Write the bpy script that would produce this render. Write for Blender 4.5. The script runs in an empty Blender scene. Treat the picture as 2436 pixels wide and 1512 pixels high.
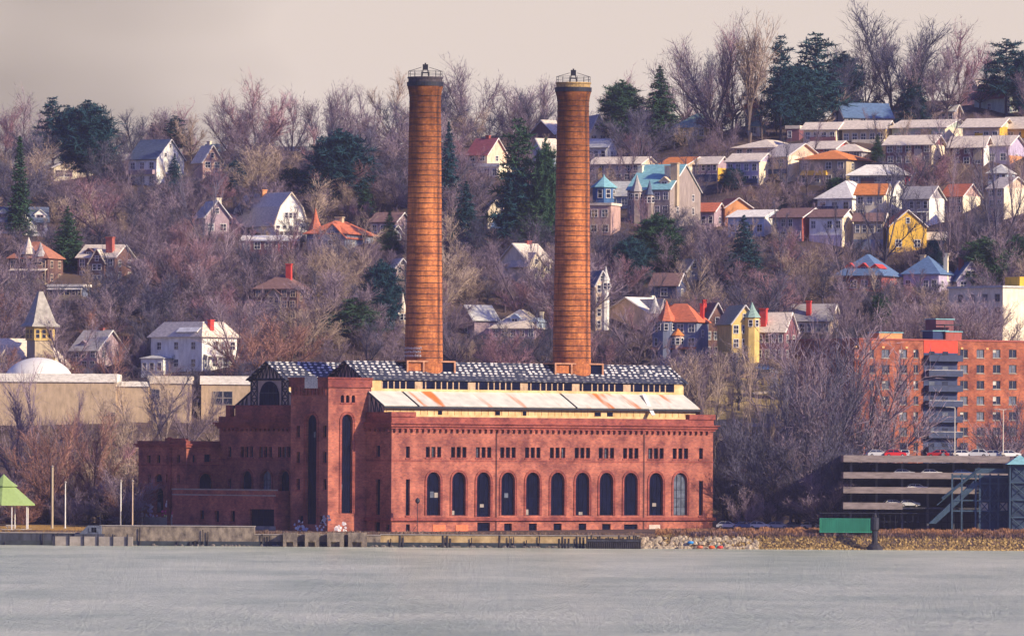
import bpy, math, random
from mathutils import Vector, Matrix
from mathutils.geometry import tessellate_polygon
PI = math.pi
sc = bpy.context.scene
COL = sc.collection

# ---------------------------------------------------------------- camera, sky, sun, exposure
FPX, CAMZ, VH, ROLL = 7500.0, 18.0, 457.0, math.radians(0.33)
cam = bpy.data.cameras.new('camera'); camo = bpy.data.objects.new('camera', cam); COL.objects.link(camo)
cam.sensor_width = 36; cam.lens = FPX*36/1024; cam.clip_start = 5; cam.clip_end = 60000
cam.shift_y = (VH-317.5)/1024*math.cos(ROLL); cam.shift_x = 0
camo.matrix_world = Matrix.Translation((0, 0, CAMZ)) @ Matrix.Rotation(PI/2, 4, 'X') @ Matrix.Rotation(ROLL, 4, 'Z')
sc.camera = camo

SAZ, SEL = 60.0, 27.0      # sun azimuth from the view axis towards the right behind the camera, elevation
sd = Vector((math.sin(math.radians(SAZ))*math.cos(math.radians(SEL)), -math.cos(math.radians(SAZ))*math.cos(math.radians(SEL)), math.sin(math.radians(SEL))))
sl = bpy.data.lights.new('sun', 'SUN'); sl.energy = 5.0; sl.angle = math.radians(0.6); sl.color = (1.0, 0.82, 0.53)
so = bpy.data.objects.new('sun', sl); COL.objects.link(so); so.rotation_euler = sd.to_track_quat('Z', 'Y').to_euler()

W = bpy.data.worlds.new('World'); sc.world = W; W.use_nodes = True
nt = W.node_tree; nt.nodes.clear()
def wn(t, **k):
    n = nt.nodes.new(t)
    for a, b in k.items(): setattr(n, a, b)
    return n
wo = wn('ShaderNodeOutputWorld'); bg = wn('ShaderNodeBackground'); sky = wn('ShaderNodeTexSky')
sky.sky_type = 'NISHITA'; sky.sun_disc = False
sky.sun_elevation = math.radians(SEL); sky.sun_rotation = math.atan2(sd.x, sd.y); sky.dust_density = 2.0
tc = wn('ShaderNodeTexCoord'); sep = wn('ShaderNodeSeparateXYZ')
mr = wn('ShaderNodeMapRange', interpolation_type='SMOOTHSTEP'); mr.inputs[1].default_value = 0.055; mr.inputs[2].default_value = 0.14
mr.inputs[3].default_value = 1; mr.inputs[4].default_value = 0
mp = wn('ShaderNodeMapping'); mp.inputs['Scale'].default_value = (9, 9, 26)
no = wn('ShaderNodeTexNoise'); no.inputs['Scale'].default_value = 1.0; no.inputs['Detail'].default_value = 3
cr = wn('ShaderNodeValToRGB')
cr.color_ramp.elements[0].position = 0.36; cr.color_ramp.elements[0].color = (3.3, 2.75, 2.35, 1)
cr.color_ramp.elements[1].position = 0.62; cr.color_ramp.elements[1].color = (6.1, 5.2, 4.55, 1)
mx = wn('ShaderNodeMix', data_type='RGBA')
L = nt.links.new
L(tc.outputs['Generated'], sep.inputs[0]); L(sep.outputs['Z'], mr.inputs[0]); L(tc.outputs['Generated'], mp.inputs[0])
L(mp.outputs[0], no.inputs['Vector'])
# brightest patch of the overcast: low over the middle of the hill
gs = wn('ShaderNodeMapping'); gs.inputs['Location'].default_value = (-.012, -1.0, -.052); gv = wn('ShaderNodeVectorMath', operation='MULTIPLY'); gv.inputs[1].default_value = (1, 0, 1.5)
gl = wn('ShaderNodeVectorMath', operation='LENGTH'); gm = wn('ShaderNodeMapRange', interpolation_type='SMOOTHSTEP'); gm.inputs[1].default_value = .012; gm.inputs[2].default_value = .085; gm.inputs[3].default_value = .22; gm.inputs[4].default_value = -.14
ga = wn('ShaderNodeMath', operation='ADD')
L(tc.outputs['Generated'], gs.inputs[0]); L(gs.outputs[0], gv.inputs[0]); L(gv.outputs[0], gl.inputs[0]); L(gl.outputs['Value'], gm.inputs[0]); L(no.outputs[0], ga.inputs[0]); L(gm.outputs[0], ga.inputs[1]); L(ga.outputs[0], cr.inputs[0])
tn = wn('ShaderNodeMix', data_type='RGBA', blend_type='MULTIPLY'); tn.inputs[0].default_value = 1; tn.inputs[7].default_value = (.50, .53, 1.28, 1)
L(sky.outputs[0], tn.inputs[6]); L(mr.outputs[0], mx.inputs[0]); L(tn.outputs[2], mx.inputs[6]); L(cr.outputs[0], mx.inputs[7])
L(mx.outputs[2], bg.inputs[0]); L(bg.outputs[0], wo.inputs[0]); bg.inputs[1].default_value = 0.10
sc.view_settings.view_transform = 'Standard'; sc.view_settings.look = 'None'
sc.view_settings.exposure = 0.42; sc.view_settings.gamma = 1.0

# ---------------------------------------------------------------- picture measurements (2435 px wide) to places
K5 = 2435/1024.0
def ray(u, v):
    du, dp = u/K5-512, VH-v/K5
    c, s = math.cos(ROLL), math.sin(ROLL)
    return (du*c-dp*s)/FPX, (du*s+dp*c)/FPX
def at(u, v, y):
    a, b = ray(u, v); return Vector((a*y, y, CAMZ+b*y))
def lerp(a, b, t): return a+(b-a)*t
PROF = [(1496, -3), (1500, -0.6), (1503, 2.3), (1508, 2.9), (1612, 4), (1625, 7.5), (1650, 15), (1680, 25), (1720, 35), (1800, 52), (1900, 70), (2000, 87),
        (2100, 101), (2180, 109), (2260, 112), (2400, 104), (3000, 60), (6000, 30)]
def prof(y):
    if y <= PROF[0][0]: return -3
    for (a, za), (b, zb) in zip(PROF, PROF[1:]):
        if y <= b: return lerp(za, zb, (y-a)/(b-a))
    return 30
def sst(a, b, x):
    t = min(1, max(0, (x-a)/(b-a))); return t*t*(3-2*t)
def terr(x, y):
    z = prof(y)
    if y > 1625:
        f = sst(1700, 2150, y)
        z += f*(13*sst(20, 150, x)-9*sst(-20, -140, x))
        g = sst(1640, 1720, y)*(1-sst(2300, 2500, y))
        z += g*(1.6*math.sin(x*.045+y*.02)+1.2*math.sin(x*.11-y*.05+1)+.9*math.sin(y*.13+x*.03))
    if y < 1512 and x < -38: z = min(z, 3)
    return z
def ground(u, v, y0=1506):
    a, b = ray(u, v); y = y0
    while y < 2300:
        if terr(a*y, y) >= CAMZ+b*y: break
        y += 2.0
    return Vector((a*y, y, terr(a*y, y)))
def mpp(y): return y/FPX/K5         # metres per 2435-picture pixel at distance y

# ---------------------------------------------------------------- materials
MATS = {}
def newmat(name):
    m = bpy.data.materials.new(name); m.use_nodes = True
    return m, m.node_tree, m.node_tree.nodes['Principled BSDF']
def mat(name, c, rough=.8, var=.25, scale=1.5, spec=.3, metal=0, bump=0, tint=None, detail=4, stretch=(1, 1, 1)):
    """colour mottled by noise in object space; tint = second colour"""
    if name in MATS: return MATS[name]
    m, t, b = newmat(name); N = t.nodes.new; Lk = t.links.new
    co = N('ShaderNodeTexCoord'); mpn = N('ShaderNodeMapping'); mpn.inputs['Scale'].default_value = stretch
    n = N('ShaderNodeTexNoise'); n.inputs['Scale'].default_value = scale; n.inputs['Detail'].default_value = detail; n.inputs['Roughness'].default_value = .65
    r = N('ShaderNodeValToRGB'); e = r.color_ramp.elements
    e[0].position = .3; e[1].position = .7
    c2 = tint or tuple(min(1, x*(1+var)) for x in c); c1 = tuple(x*(1-var) for x in c)
    e[0].color = (*c1, 1); e[1].color = (*c2, 1)
    Lk(co.outputs['Object'], mpn.inputs[0]); Lk(mpn.outputs[0], n.inputs['Vector']); Lk(n.outputs[0], r.inputs[0]); Lk(r.outputs[0], b.inputs['Base Color'])
    b.inputs['Roughness'].default_value = rough; b.inputs['Metallic'].default_value = metal
    b.inputs['Specular IOR Level'].default_value = spec
    if bump:
        bu = N('ShaderNodeBump'); bu.inputs['Strength'].default_value = bump; bu.inputs['Distance'].default_value = .2
        Lk(n.outputs[0], bu.inputs['Height']); Lk(bu.outputs[0], b.inputs['Normal'])
    MATS[name] = m; return m
def brickmat(name, c, mortar, dark=.55, soot=None):
    """brick courses plus large weather stains"""
    if name in MATS: return MATS[name]
    m, t, b = newmat(name); N = t.nodes.new; Lk = t.links.new
    co = N('ShaderNodeTexCoord'); s = N('ShaderNodeSeparateXYZ'); cb = N('ShaderNodeCombineXYZ'); ad = N('ShaderNodeMath'); ad.operation = 'ADD'
    Lk(co.outputs['Object'], s.inputs[0]); Lk(s.outputs[0], ad.inputs[0]); Lk(s.outputs[1], ad.inputs[1]); Lk(ad.outputs[0], cb.inputs[0]); Lk(s.outputs[2], cb.inputs[1])
    br = N('ShaderNodeTexBrick'); br.inputs['Scale'].default_value = 1; br.inputs['Brick Width'].default_value = .62; br.inputs['Row Height'].default_value = .3
    br.inputs['Mortar Size'].default_value = .025
    br.inputs['Color1'].default_value = (*c, 1); br.inputs['Color2'].default_value = (c[0]*.62, c[1]*.58, c[2]*.72, 1); br.inputs['Mortar'].default_value = (*mortar, 1)
    n = N('ShaderNodeTexNoise'); n.inputs['Scale'].default_value = .22; n.inputs['Detail'].default_value = 6; n.inputs['Roughness'].default_value = .7
    r = N('ShaderNodeValToRGB'); e = r.color_ramp.elements; e[0].position = .37; e[0].color = (dark, dark*.92, dark*1.15, 1); e[1].position = .62; e[1].color = (1.12, 1.1, 1.08, 1)
    if soot:
        zs_ = N('ShaderNodeMapRange'); zs_.inputs[1].default_value = soot[0]; zs_.inputs[2].default_value = soot[1]; zs_.inputs[3].default_value = 1; zs_.inputs[4].default_value = .38
        n5 = N('ShaderNodeTexNoise'); n5.inputs['Scale'].default_value = 1; n5.inputs['Detail'].default_value = 7; n5.inputs['Roughness'].default_value = .75; m5 = N('ShaderNodeMapping'); m5.inputs['Scale'].default_value = (1.1, 1.1, .16)
        r5 = N('ShaderNodeMapRange'); r5.inputs[1].default_value = .32; r5.inputs[2].default_value = .68; r5.inputs[3].default_value = .55; r5.inputs[4].default_value = 1.25
        f5 = N('ShaderNodeMath'); f5.operation = 'MULTIPLY'
        Lk(s.outputs[2], zs_.inputs[0]); Lk(co.outputs['Object'], m5.inputs[0]); Lk(m5.outputs[0], n5.inputs['Vector']); Lk(n5.outputs[0], r5.inputs[0]); Lk(zs_.outputs[0], f5.inputs[0]); Lk(r5.outputs[0], f5.inputs[1])
    mu = N('ShaderNodeMix'); mu.data_type = 'RGBA'; mu.blend_type = 'MULTIPLY'; mu.inputs[0].default_value = 1
    Lk(cb.outputs[0], br.inputs['Vector']); Lk(co.outputs['Object'], n.inputs['Vector']); Lk(n.outputs[0], r.inputs[0]); Lk(br.outputs['Color'], mu.inputs[6]); Lk(r.outputs[0], mu.inputs[7])
    if soot:
        h5 = N('ShaderNodeHueSaturation'); Lk(f5.outputs[0], h5.inputs['Value']); Lk(mu.outputs[2], h5.inputs['Color']); Lk(h5.outputs[0], b.inputs['Base Color'])
    else: Lk(mu.outputs[2], b.inputs['Base Color'])
    b.inputs['Roughness'].default_value = .9; b.inputs['Specular IOR Level'].default_value = .15
    MATS[name] = m; return m
def woodmat(name, c1, c2, amount=1.0):
    """bark and twigs, each tree its own shade between two colours"""
    if name in MATS: return MATS[name]
    m, t, b = newmat(name); N = t.nodes.new; Lk = t.links.new
    oi = N('ShaderNodeObjectInfo'); r = N('ShaderNodeValToRGB'); e = r.color_ramp.elements
    e[0].color = (*c1, 1); e[1].color = (*c2, 1)
    Lk(oi.outputs['Random'], r.inputs[0])
    co = N('ShaderNodeTexCoord'); n = N('ShaderNodeTexNoise'); n.inputs['Scale'].default_value = .8; Lk(co.outputs['Object'], n.inputs['Vector'])
    h = N('ShaderNodeHueSaturation'); mrr = N('ShaderNodeMapRange'); mrr.inputs[1].default_value = .3; mrr.inputs[2].default_value = .7; mrr.inputs[3].default_value = 1-.35*amount; mrr.inputs[4].default_value = 1+.45*amount
    Lk(n.outputs[0], mrr.inputs[0]); Lk(mrr.outputs[0], h.inputs['Value']); Lk(r.outputs[0], h.inputs['Color']); Lk(h.outputs[0], b.inputs['Base Color'])
    b.inputs['Roughness'].default_value = .9; b.inputs['Specular IOR Level'].default_value = .1
    MATS[name] = m; return m

# ---------------------------------------------------------------- mesh building
class MB:
    def __init__(s): s.v = []; s.f = []; s.mi = []; s.m = 0
    def add(s, vs, fs):
        o = len(s.v); s.v.extend([tuple(p) for p in vs])
        for f in fs: s.f.append([o+i for i in f]); s.mi.append(s.m)
        return s
    def box(s, x0, y0, z0, x1, y1, z1):
        vs = [(x, y, z) for z in (z0, z1) for y in (y0, y1) for x in (x0, x1)]
        return s.add(vs, [(0, 2, 3, 1), (4, 5, 7, 6), (0, 1, 5, 4), (2, 6, 7, 3), (0, 4, 6, 2), (1, 3, 7, 5)])
    def hexa(s, a, b):
        """two quads (lists of four points), joined"""
        return s.add(list(a)+list(b), [(3, 2, 1, 0), (4, 5, 6, 7), (0, 1, 5, 4), (1, 2, 6, 5), (2, 3, 7, 6), (3, 0, 4, 7)])
    def slab(s, q, t):
        """quad q thickened by t along its normal"""
        q = [Vector(p) for p in q]; n = (q[1]-q[0]).cross(q[3]-q[0]).normalized()*t
        return s.hexa(q, [p+n for p in q])
    def prism(s, pts, d):
        """planar polygon (3-d points) extruded by vector d"""
        k = len(pts); pts = [Vector(p) for p in pts]; d = Vector(d)
        return s.add(pts+[p+d for p in pts], [tuple(range(k))[::-1], tuple(range(k, 2*k))]+[(i, (i+1) % k, (i+1) % k+k, i+k) for i in range(k)])
    def tube(s, p0, p1, r0, r1=None, n=6, cap=True):
        r1 = r0 if r1 is None else r1; p0 = Vector(p0); p1 = Vector(p1); d = (p1-p0)
        if d.length < 1e-6: return s
        q = d.to_track_quat('Z', 'Y'); vs = []
        for p, r in ((p0, r0), (p1, r1)):
            for i in range(n):
                a = 2*PI*i/n; vs.append(p+q @ Vector((math.cos(a)*r, math.sin(a)*r, 0)))
        fs = [(i, (i+1) % n, (i+1) % n+n, i+n) for i in range(n)]
        if cap: fs += [tuple(range(n))[::-1], tuple(range(n, 2*n))]
        return s.add(vs, fs)
    def lathe(s, prof_, n=24, c=(0, 0, 0), cap=True):
        vs = []; fs = []
        for r, z in prof_:
            for i in range(n):
                a = 2*PI*i/n; vs.append((c[0]+math.cos(a)*r, c[1]+math.sin(a)*r, c[2]+z))
        for j in range(len(prof_)-1):
            for i in range(n): fs.append((j*n+i, j*n+(i+1) % n, (j+1)*n+(i+1) % n, (j+1)*n+i))
        if cap: fs += [tuple(range(n))[::-1], tuple(range((len(prof_)-1)*n, len(prof_)*n))]
        return s.add(vs, fs)
    def build(s, name, m, parent=None, smooth=False):
        me = bpy.data.meshes.new(name); me.from_pydata(s.v, [], s.f)
        for x in (m if isinstance(m, (list, tuple)) else [m]): me.materials.append(x)
        if isinstance(m, (list, tuple)): me.polygons.foreach_set('material_index', s.mi)
        if smooth: me.polygons.foreach_set('use_smooth', [True]*len(me.polygons))
        me.update(); o = bpy.data.objects.new(name, me); COL.objects.link(o)
        if parent is not None: o.parent = parent
        return o
def holewall(mb, o, ud, nd, outline, holes, depth):
    """vertical wall: points o + u*ud + z*Z, facing nd, with openings whose reveals go back by depth"""
    o = Vector(o); ud = Vector(ud); nd = Vector(nd); Z = Vector((0, 0, 1))
    polys = [outline]+holes
    tri = tessellate_polygon([[Vector((p[0], p[1], 0)) for p in q] for q in polys])
    flat = [p for q in polys for p in q]; pts = [o+ud*p[0]+Z*p[1] for p in flat]
    fs = []
    for t in tri:
        a, b, c = (pts[i] for i in t)
        fs.append(tuple(t) if (b-a).cross(c-a).dot(nd) > 0 else tuple(t)[::-1])
    mb.add(pts, fs)
    for h in holes:
        k = len(h); a = [o+ud*p[0]+Z*p[1] for p in h]; b = [p-nd*depth for p in a]
        mb.add(a+b, [(i, (i+1) % k, (i+1) % k+k, i+k) for i in range(k)])
def rect(u0, z0, u1, z1): return [(u0, z0), (u1, z0), (u1, z1), (u0, z1)]
def arch(u0, z0, u1, z1, n=10):
    r = (u1-u0)/2; c = (u0+u1)/2
    return [(u0, z0), (u1, z0)]+[(c+r*math.cos(PI*i/n), z1-r+r*math.sin(PI*i/n)) for i in range(n+1)]
def tag(o, label=None, cat=None, group=None, kind=None):
    if label: o['label'] = label
    if cat: o['category'] = cat
    if group: o['group'] = group
    if kind: o['kind'] = kind
    return o
def empty(name, loc, rz=0, label=None, cat=None, group=None):
    o = bpy.data.objects.new(name, None); COL.objects.link(o); o.location = loc; o.rotation_euler = (0, 0, rz)
    return tag(o, label, cat, group)
KIDS = {}
def copy_tree(o, parent=None):
    c = o.copy(); COL.objects.link(c); c.parent = parent
    for ch in list(o.children):
        d = ch.copy(); COL.objects.link(d); d.parent = c
        for g in list(ch.children):
            e = g.copy(); COL.objects.link(e); e.parent = d
    return c

# shared materials
M_glass = mat('dark_glass', (.012, .018, .045), .18, .5, .8, .6)
M_glass2 = mat('pale_glass', (.10, .12, .16), .25, .5, .8, .6)
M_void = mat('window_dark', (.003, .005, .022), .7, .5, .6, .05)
M_bar = mat('window_bar', (.012, .014, .035), .7, .4, 1, .05)
M_white = mat('white_paint', (.72, .70, .66), .6, .12, 1)
M_steel = mat('dark_steel', (.02, .022, .035), .6, .4, 1)
M_conc = mat('concrete', (.30, .27, .24), .9, .3, .5, bump=.2)
M_brick = brickmat('station_brick', (.48, .150, .095), (.32, .19, .14), .46)
M_brickd = brickmat('station_trim_brick', (.36, .09, .065), (.25, .13, .10), .5)
M_orange = brickmat('chimney_brick', (.70, .25, .075), (.42, .18, .09), .55, soot=(66, 90))

# ---------------------------------------------------------------- ground, water
xs = sorted(set([-6000, -3000, -1500, -800, -500, -300]+[i*6 for i in range(-38, 39)]+[300, 500, 800, 1500, 3000, 6000]))
ys = [1496, 1498, 1500, 1501.5, 1503, 1508, 1520, 1560, 1600]+[1612+i*6 for i in range(0, 128)]+[2400, 2600, 3000, 4000, 6000, 12000]
mb = MB(); nx = len(xs)
mb.v = [(x, y, terr(x, y)) for y in ys for x in xs]
mb.f = [(j*nx+i, j*nx+i+1, (j+1)*nx+i+1, (j+1)*nx+i) for j in range(len(ys)-1) for i in range(nx-1)]
M_ground = mat('leaf_litter', (.075, .055, .055), .95, .45, .09, .1, tint=(.15, .105, .085), detail=8)
g = mb.build('hillside', M_ground, smooth=True); tag(g, kind='structure')

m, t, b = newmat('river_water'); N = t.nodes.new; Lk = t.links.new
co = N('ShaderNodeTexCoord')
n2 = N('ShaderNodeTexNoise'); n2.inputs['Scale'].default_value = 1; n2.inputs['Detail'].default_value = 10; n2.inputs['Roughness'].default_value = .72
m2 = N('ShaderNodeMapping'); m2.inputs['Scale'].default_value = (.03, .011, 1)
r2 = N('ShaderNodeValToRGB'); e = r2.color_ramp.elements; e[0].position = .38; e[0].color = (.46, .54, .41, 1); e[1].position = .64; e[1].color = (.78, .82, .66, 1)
n3 = N('ShaderNodeTexNoise'); n3.inputs['Scale'].default_value = 1; n3.inputs['Detail'].default_value = 8; n3.inputs['Roughness'].default_value = .75
m3 = N('ShaderNodeMapping'); m3.inputs['Scale'].default_value = (.42, .10, 1)
n4 = N('ShaderNodeTexNoise'); n4.inputs['Scale'].default_value = 1; n4.inputs['Detail'].default_value = 3; m4 = N('ShaderNodeMapping'); m4.inputs['Scale'].default_value = (2.6, .45, 1); sm = N('ShaderNodeMath'); sm.operation = 'MULTIPLY_ADD'; sm.inputs[1].default_value = .22
Lk(co.outputs['Object'], m4.inputs[0]); Lk(m4.outputs[0], n4.inputs['Vector']); Lk(n4.outputs[0], sm.inputs[0]); Lk(n3.outputs[0], sm.inputs[2])
bu = N('ShaderNodeBump'); bu.inputs['Strength'].default_value = 1; bu.inputs['Distance'].default_value = 3.4
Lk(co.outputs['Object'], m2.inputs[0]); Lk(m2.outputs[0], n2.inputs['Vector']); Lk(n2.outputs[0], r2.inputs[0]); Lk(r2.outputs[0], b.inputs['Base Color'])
Lk(co.outputs['Object'], m3.inputs[0]); Lk(m3.outputs[0], n3.inputs['Vector']); Lk(sm.outputs[0], bu.inputs['Height']); Lk(bu.outputs[0], b.inputs['Normal'])
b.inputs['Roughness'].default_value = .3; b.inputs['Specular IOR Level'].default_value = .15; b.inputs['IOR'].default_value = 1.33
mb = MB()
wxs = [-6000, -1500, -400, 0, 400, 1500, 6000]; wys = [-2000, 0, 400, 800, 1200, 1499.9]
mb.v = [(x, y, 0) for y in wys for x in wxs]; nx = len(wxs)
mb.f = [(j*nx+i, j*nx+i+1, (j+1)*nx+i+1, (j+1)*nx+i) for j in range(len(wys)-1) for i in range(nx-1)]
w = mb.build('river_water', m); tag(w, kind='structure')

def drape(name, pts, m, dz=.06, kind='structure', nu=10, nv=8):
    """ground patch through four ground points, laid on the hillside"""
    a, b_, c, d = pts; mbb = MB()
    for j in range(nv+1):
        for i in range(nu+1):
            p = a.lerp(b_, i/nu).lerp(d.lerp(c, i/nu), j/nv); mbb.v.append((p.x, p.y, terr(p.x, p.y)+dz))
    for j in range(nv):
        for i in range(nu): k = j*(nu+1)+i; mbb.f.append((k, k+1, k+nu+2, k+nu+1))
    o = mbb.build(name, m, smooth=True); tag(o, kind=kind); return o
# ================================================================ the power station
TH = math.radians(40.0)
C0 = at(930, 1268, 1510); C0.z = 0
ct, st = math.cos(TH), math.sin(TH)
E1 = Vector((ct, st, 0)); E2 = Vector((-st, ct, 0)); N1 = Vector((st, -ct, 0)); N2 = Vector((-ct, -st, 0))
def plane_hit(u, v, p0, n):
    a, b = ray(u, v); d = Vector((a, 1, b)); o = Vector((0, 0, CAMZ))
    t = (p0-o).dot(n)/d.dot(n); return o+d*t
def PL(u, v, yb=0.0):      # on a plane parallel to the long front, yb metres behind it -> (x, z)
    h = plane_hit(u, v, C0+E2*yb, N1)-C0; return h.dot(E1), h.z
def PE(u, v, xa=0.0):      # on a plane parallel to the end wall at x = xa -> (b, z)
    h = plane_hit(u, v, C0+E1*xa, N2)-C0; return h.dot(E2), h.z
STN = empty('power_station', C0, TH, 'derelict red brick power station with arched windows on the riverbank under two tall chimneys', 'power station')
LX = PL(1695, 1150)[0]; LB = PE(521, 1150)[0]
PD = .55                    # window reveal
def window(parent, mapf, poly, bars, frame=None, surround=0.0, nm='window', pane=M_void, barm=M_bar, s=1):
    """mapf(u,z,out) -> local point. dark pane at the back of the opening, bars before it, brick surround outside"""
    us = [p[0] for p in poly]; zs = [p[1] for p in poly]; u0, u1, z0, z1 = min(us), max(us), min(zs), max(zs)
    f = MB(); w = .05
    for i in range(1, bars[0]):
        c = lerp(u0, u1, i/bars[0]); h = z1-z0 if len(poly) == 4 else (z1-z0)-(1-math.sqrt(max(0, 1-((c-(u0+u1)/2)/((u1-u0)/2))**2)))*(u1-u0)/2
        f.hexa([mapf(c-w/2, z0, -PD+.04), mapf(c+w/2, z0, -PD+.04), mapf(c+w/2, z0+h, -PD+.04), mapf(c-w/2, z0+h, -PD+.04)], [mapf(c-w/2, z0, -PD+.12), mapf(c+w/2, z0, -PD+.12), mapf(c+w/2, z0+h, -PD+.12), mapf(c-w/2, z0+h, -PD+.12)])
    for j in range(0, bars[1]):
        c = lerp(z0, z1, j/bars[1])
        if len(poly) > 4 and c > z1-(u1-u0)/2-.1: continue
        f.hexa([mapf(u0, c, -PD+.03), mapf(u1, c, -PD+.03), mapf(u1, c+w, -PD+.03), mapf(u0, c+w, -PD+.03)], [mapf(u0, c, -PD+.13), mapf(u1, c, -PD+.13), mapf(u1, c+w, -PD+.13), mapf(u0, c+w, -PD+.13)])
    o = f.build(nm, barm, parent)
    p = MB(); k = len(poly)
    p.add([mapf(a, b, -PD+.01) for a, b in poly], [tuple(range(k))]); p.build('pane', pane, o)
    if len(poly) > 4 and (z1-z0) > 4:
        rp = random.Random(int(u0*10)); nx_, nz_ = bars
        for _ in range(rp.choice((0, 1, 1, 2))):
            i, j = rp.randrange(nx_), rp.randrange(max(1, nz_-2)); a0, a1 = lerp(u0, u1, i/nx_)+.08, lerp(u0, u1, (i+1)/nx_)-.08; c0, c1 = lerp(z0, z1, j/nz_)+.1, lerp(z0, z1, (j+rp.uniform(.3, .9))/nz_)
            q_ = MB(); q_.add([mapf(a0, c0, -PD+.025), mapf(a1, c0, -PD+.025), mapf(a1, c1, -PD+.025), mapf(a0, c1, -PD+.025)], [(0, 1, 2, 3)]); q_.build('boarded_pane', M_glass2 if rp.random() < .6 else M_conc, o)
    if surround:
        r = MB(); n = len(poly); cu = (u0+u1)/2
        rr = (u1-u0)/2; zc = z1-rr; m_ = 12
        for (ra, rb, pr) in ((rr+.02, rr+surround, .10), (rr+surround, rr+surround*1.6, .18)):
            ring = [(-1, 0, z0)]+[(math.cos(PI-PI*i/m_), math.sin(PI-PI*i/m_), None) for i in range(m_+1)]+[(1, 0, z0)]
            prev = None
            for cx, sy, zz in ring:
                zi = zz if zz is not None else None
                pi_ = (cu+cx*ra, zi if zi is not None else zc+sy*ra); po = (cu+cx*rb, zi if zi is not None else zc+sy*rb)
                if prev: r.hexa([mapf(*prev[0], -.05), mapf(*pi_, -.05), mapf(*po, -.05), mapf(*prev[1], -.05)], [mapf(*prev[0], pr), mapf(*pi_, pr), mapf(*po, pr), mapf(*prev[1], pr)])
                prev = (pi_, po)
        r.build('archivolt', M_brickd, o)
    elif s:
        r = MB(); r.hexa([mapf(u0-.2, z0-.35, -.03), mapf(u1+.2, z0-.35, -.03), mapf(u1+.2, z0-.02, -.03), mapf(u0-.2, z0-.02, -.03)], [mapf(u0-.2, z0-.35, .14), mapf(u1+.2, z0-.35, .14), mapf(u1+.2, z0-.02, .14), mapf(u0-.2, z0-.02, .14)])
        r.build('sill', M_brickd, o)
    return o
mL = lambda u, z, o: Vector((u, -o, z))
mE = lambda u, z, o: Vector((-o, u, z))
def uz(fn, uc, w, va, vb, *a):
    """opening measured in the picture: centre u, width w, top va, bottom vb"""
    x0, _ = fn(uc-w/2, va, *a); x1, _ = fn(uc+w/2, va, *a); zt = fn(uc, va, *a)[1]; zb = fn(uc, vb, *a)[1]
    return (min(x0, x1), zb, max(x0, x1), zt)
# --- long front
ZB = 2.6; ZC = PL(1300, 1021)[1]; ZP = PL(1300, 995)[1]; ZBAND = PL(1300, 1233)[1]
holes = []; wins = []
for uc, va, vb in ((970, 1060, 1087), (1667, 1064, 1090)):
    q = rect(*uz(PL, uc, 9, va, vb)); holes.append(q); wins.append((q, (2, 2), 0, M_void))
for uc, va, vb in ((970, 1138, 1224), (1667, 1142, 1224)):
    q = rect(*uz(PL, uc, 9.5, va, vb)); holes.append(q); wins.append((q, (2, 6), 0, M_void))
AC = (1031, 1091, 1150, 1208, 1267, 1326, 1385, 1442, 1500, 1560, 1618)
for i, uc in enumerate(AC):
    for d in (-13.5, 0, 13.5):
        q = rect(*uz(PL, uc+d, 9.5, 1061+i*.35, 1086+i*.35)); holes.append(q); wins.append((q, (2, 2), 0, M_glass2 if (i*3+int(d)) % 7 == 0 else M_void))
    a = uz(PL, uc, 32, 1121+i*.2, 1224 if i != 2 else 1227)
    q = arch(*a); holes.append(q); wins.append((q, (3, 5), .34, M_glass2 if i == 10 else M_void))
for uc, va, vb, w_ in ((970, 1245, 1268, 9), (1150, 1241, 1270, 30), (1208, 1243, 1268, 18), (1267, 1243, 1268, 19), (1326, 1243, 1268, 19), (1385, 1243, 1268, 18), (1442, 1244, 1268, 20), (1500, 1245, 1266, 32)):
    q = rect(*uz(PL, uc, w_, va, vb)); holes.append(q); wins.append((q, (2, 2), 0, M_void))
body = MB()
holewall(body, (0, 0, 0), (1, 0, 0), (0, -1, 0), rect(0, ZB-3, LX, ZC), holes, PD+.3)
# --- end wall
hE = []; wE = []
def addE(uc, w_, va, vb, kind, bars, sur=0, pane=M_void):
    a = uz(PE, uc, w_, va, vb); q = arch(*a) if kind else rect(*a); hE.append(q); wE.append((q, bars, sur, pane))
addE(899, 9.5, 1058, 1084, 0, (2, 2)); addE(899, 10, 1138, 1222, 0, (2, 6)); addE(897, 13, 1240, 1262, 0, (2, 2)); addE(922, 8, 1246, 1258, 0, (2, 1))
addE(546, 8, 1061, 1085, 0, (2, 2)); addE(546, 7, 1137, 1160, 0, (2, 2))
for g0 in (586.6, 631.6, 676):
    for d in (-11, 0, 11): addE(g0+d, 8, 1061, 1085.5, 0, (2, 2), 0, M_glass2 if (int(g0)+d) % 4 == 0 else M_void)
addE(587, 24, 1118, 1163, 1, (3, 4), .3); addE(634, 23, 1118, 1163, 1, (3, 4), .3, M_glass2); addE(677, 23, 1118, 1166, 1, (3, 4), .3)
holewall(body, (0, 0, 0), (0, 1, 0), (-1, 0, 0), rect(0, ZB-3, LB, ZC), hE, PD+.3)
body.add([(LX, 0, ZB-3), (LX, LB, ZB-3), (LX, LB, ZC), (LX, 0, ZC)], [(0, 1, 2, 3)])
body.add([(0, LB, ZB-3), (LX, LB, ZB-3), (LX, LB, ZC), (0, LB, ZC)], [(3, 2, 1, 0)])
body.add([(.9, .9, ZC-2), (LX-.9, .9, ZC-2), (LX-.9, LB-.9, ZC-2), (.9, LB-.9, ZC-2)], [(0, 1, 2, 3)])
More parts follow.
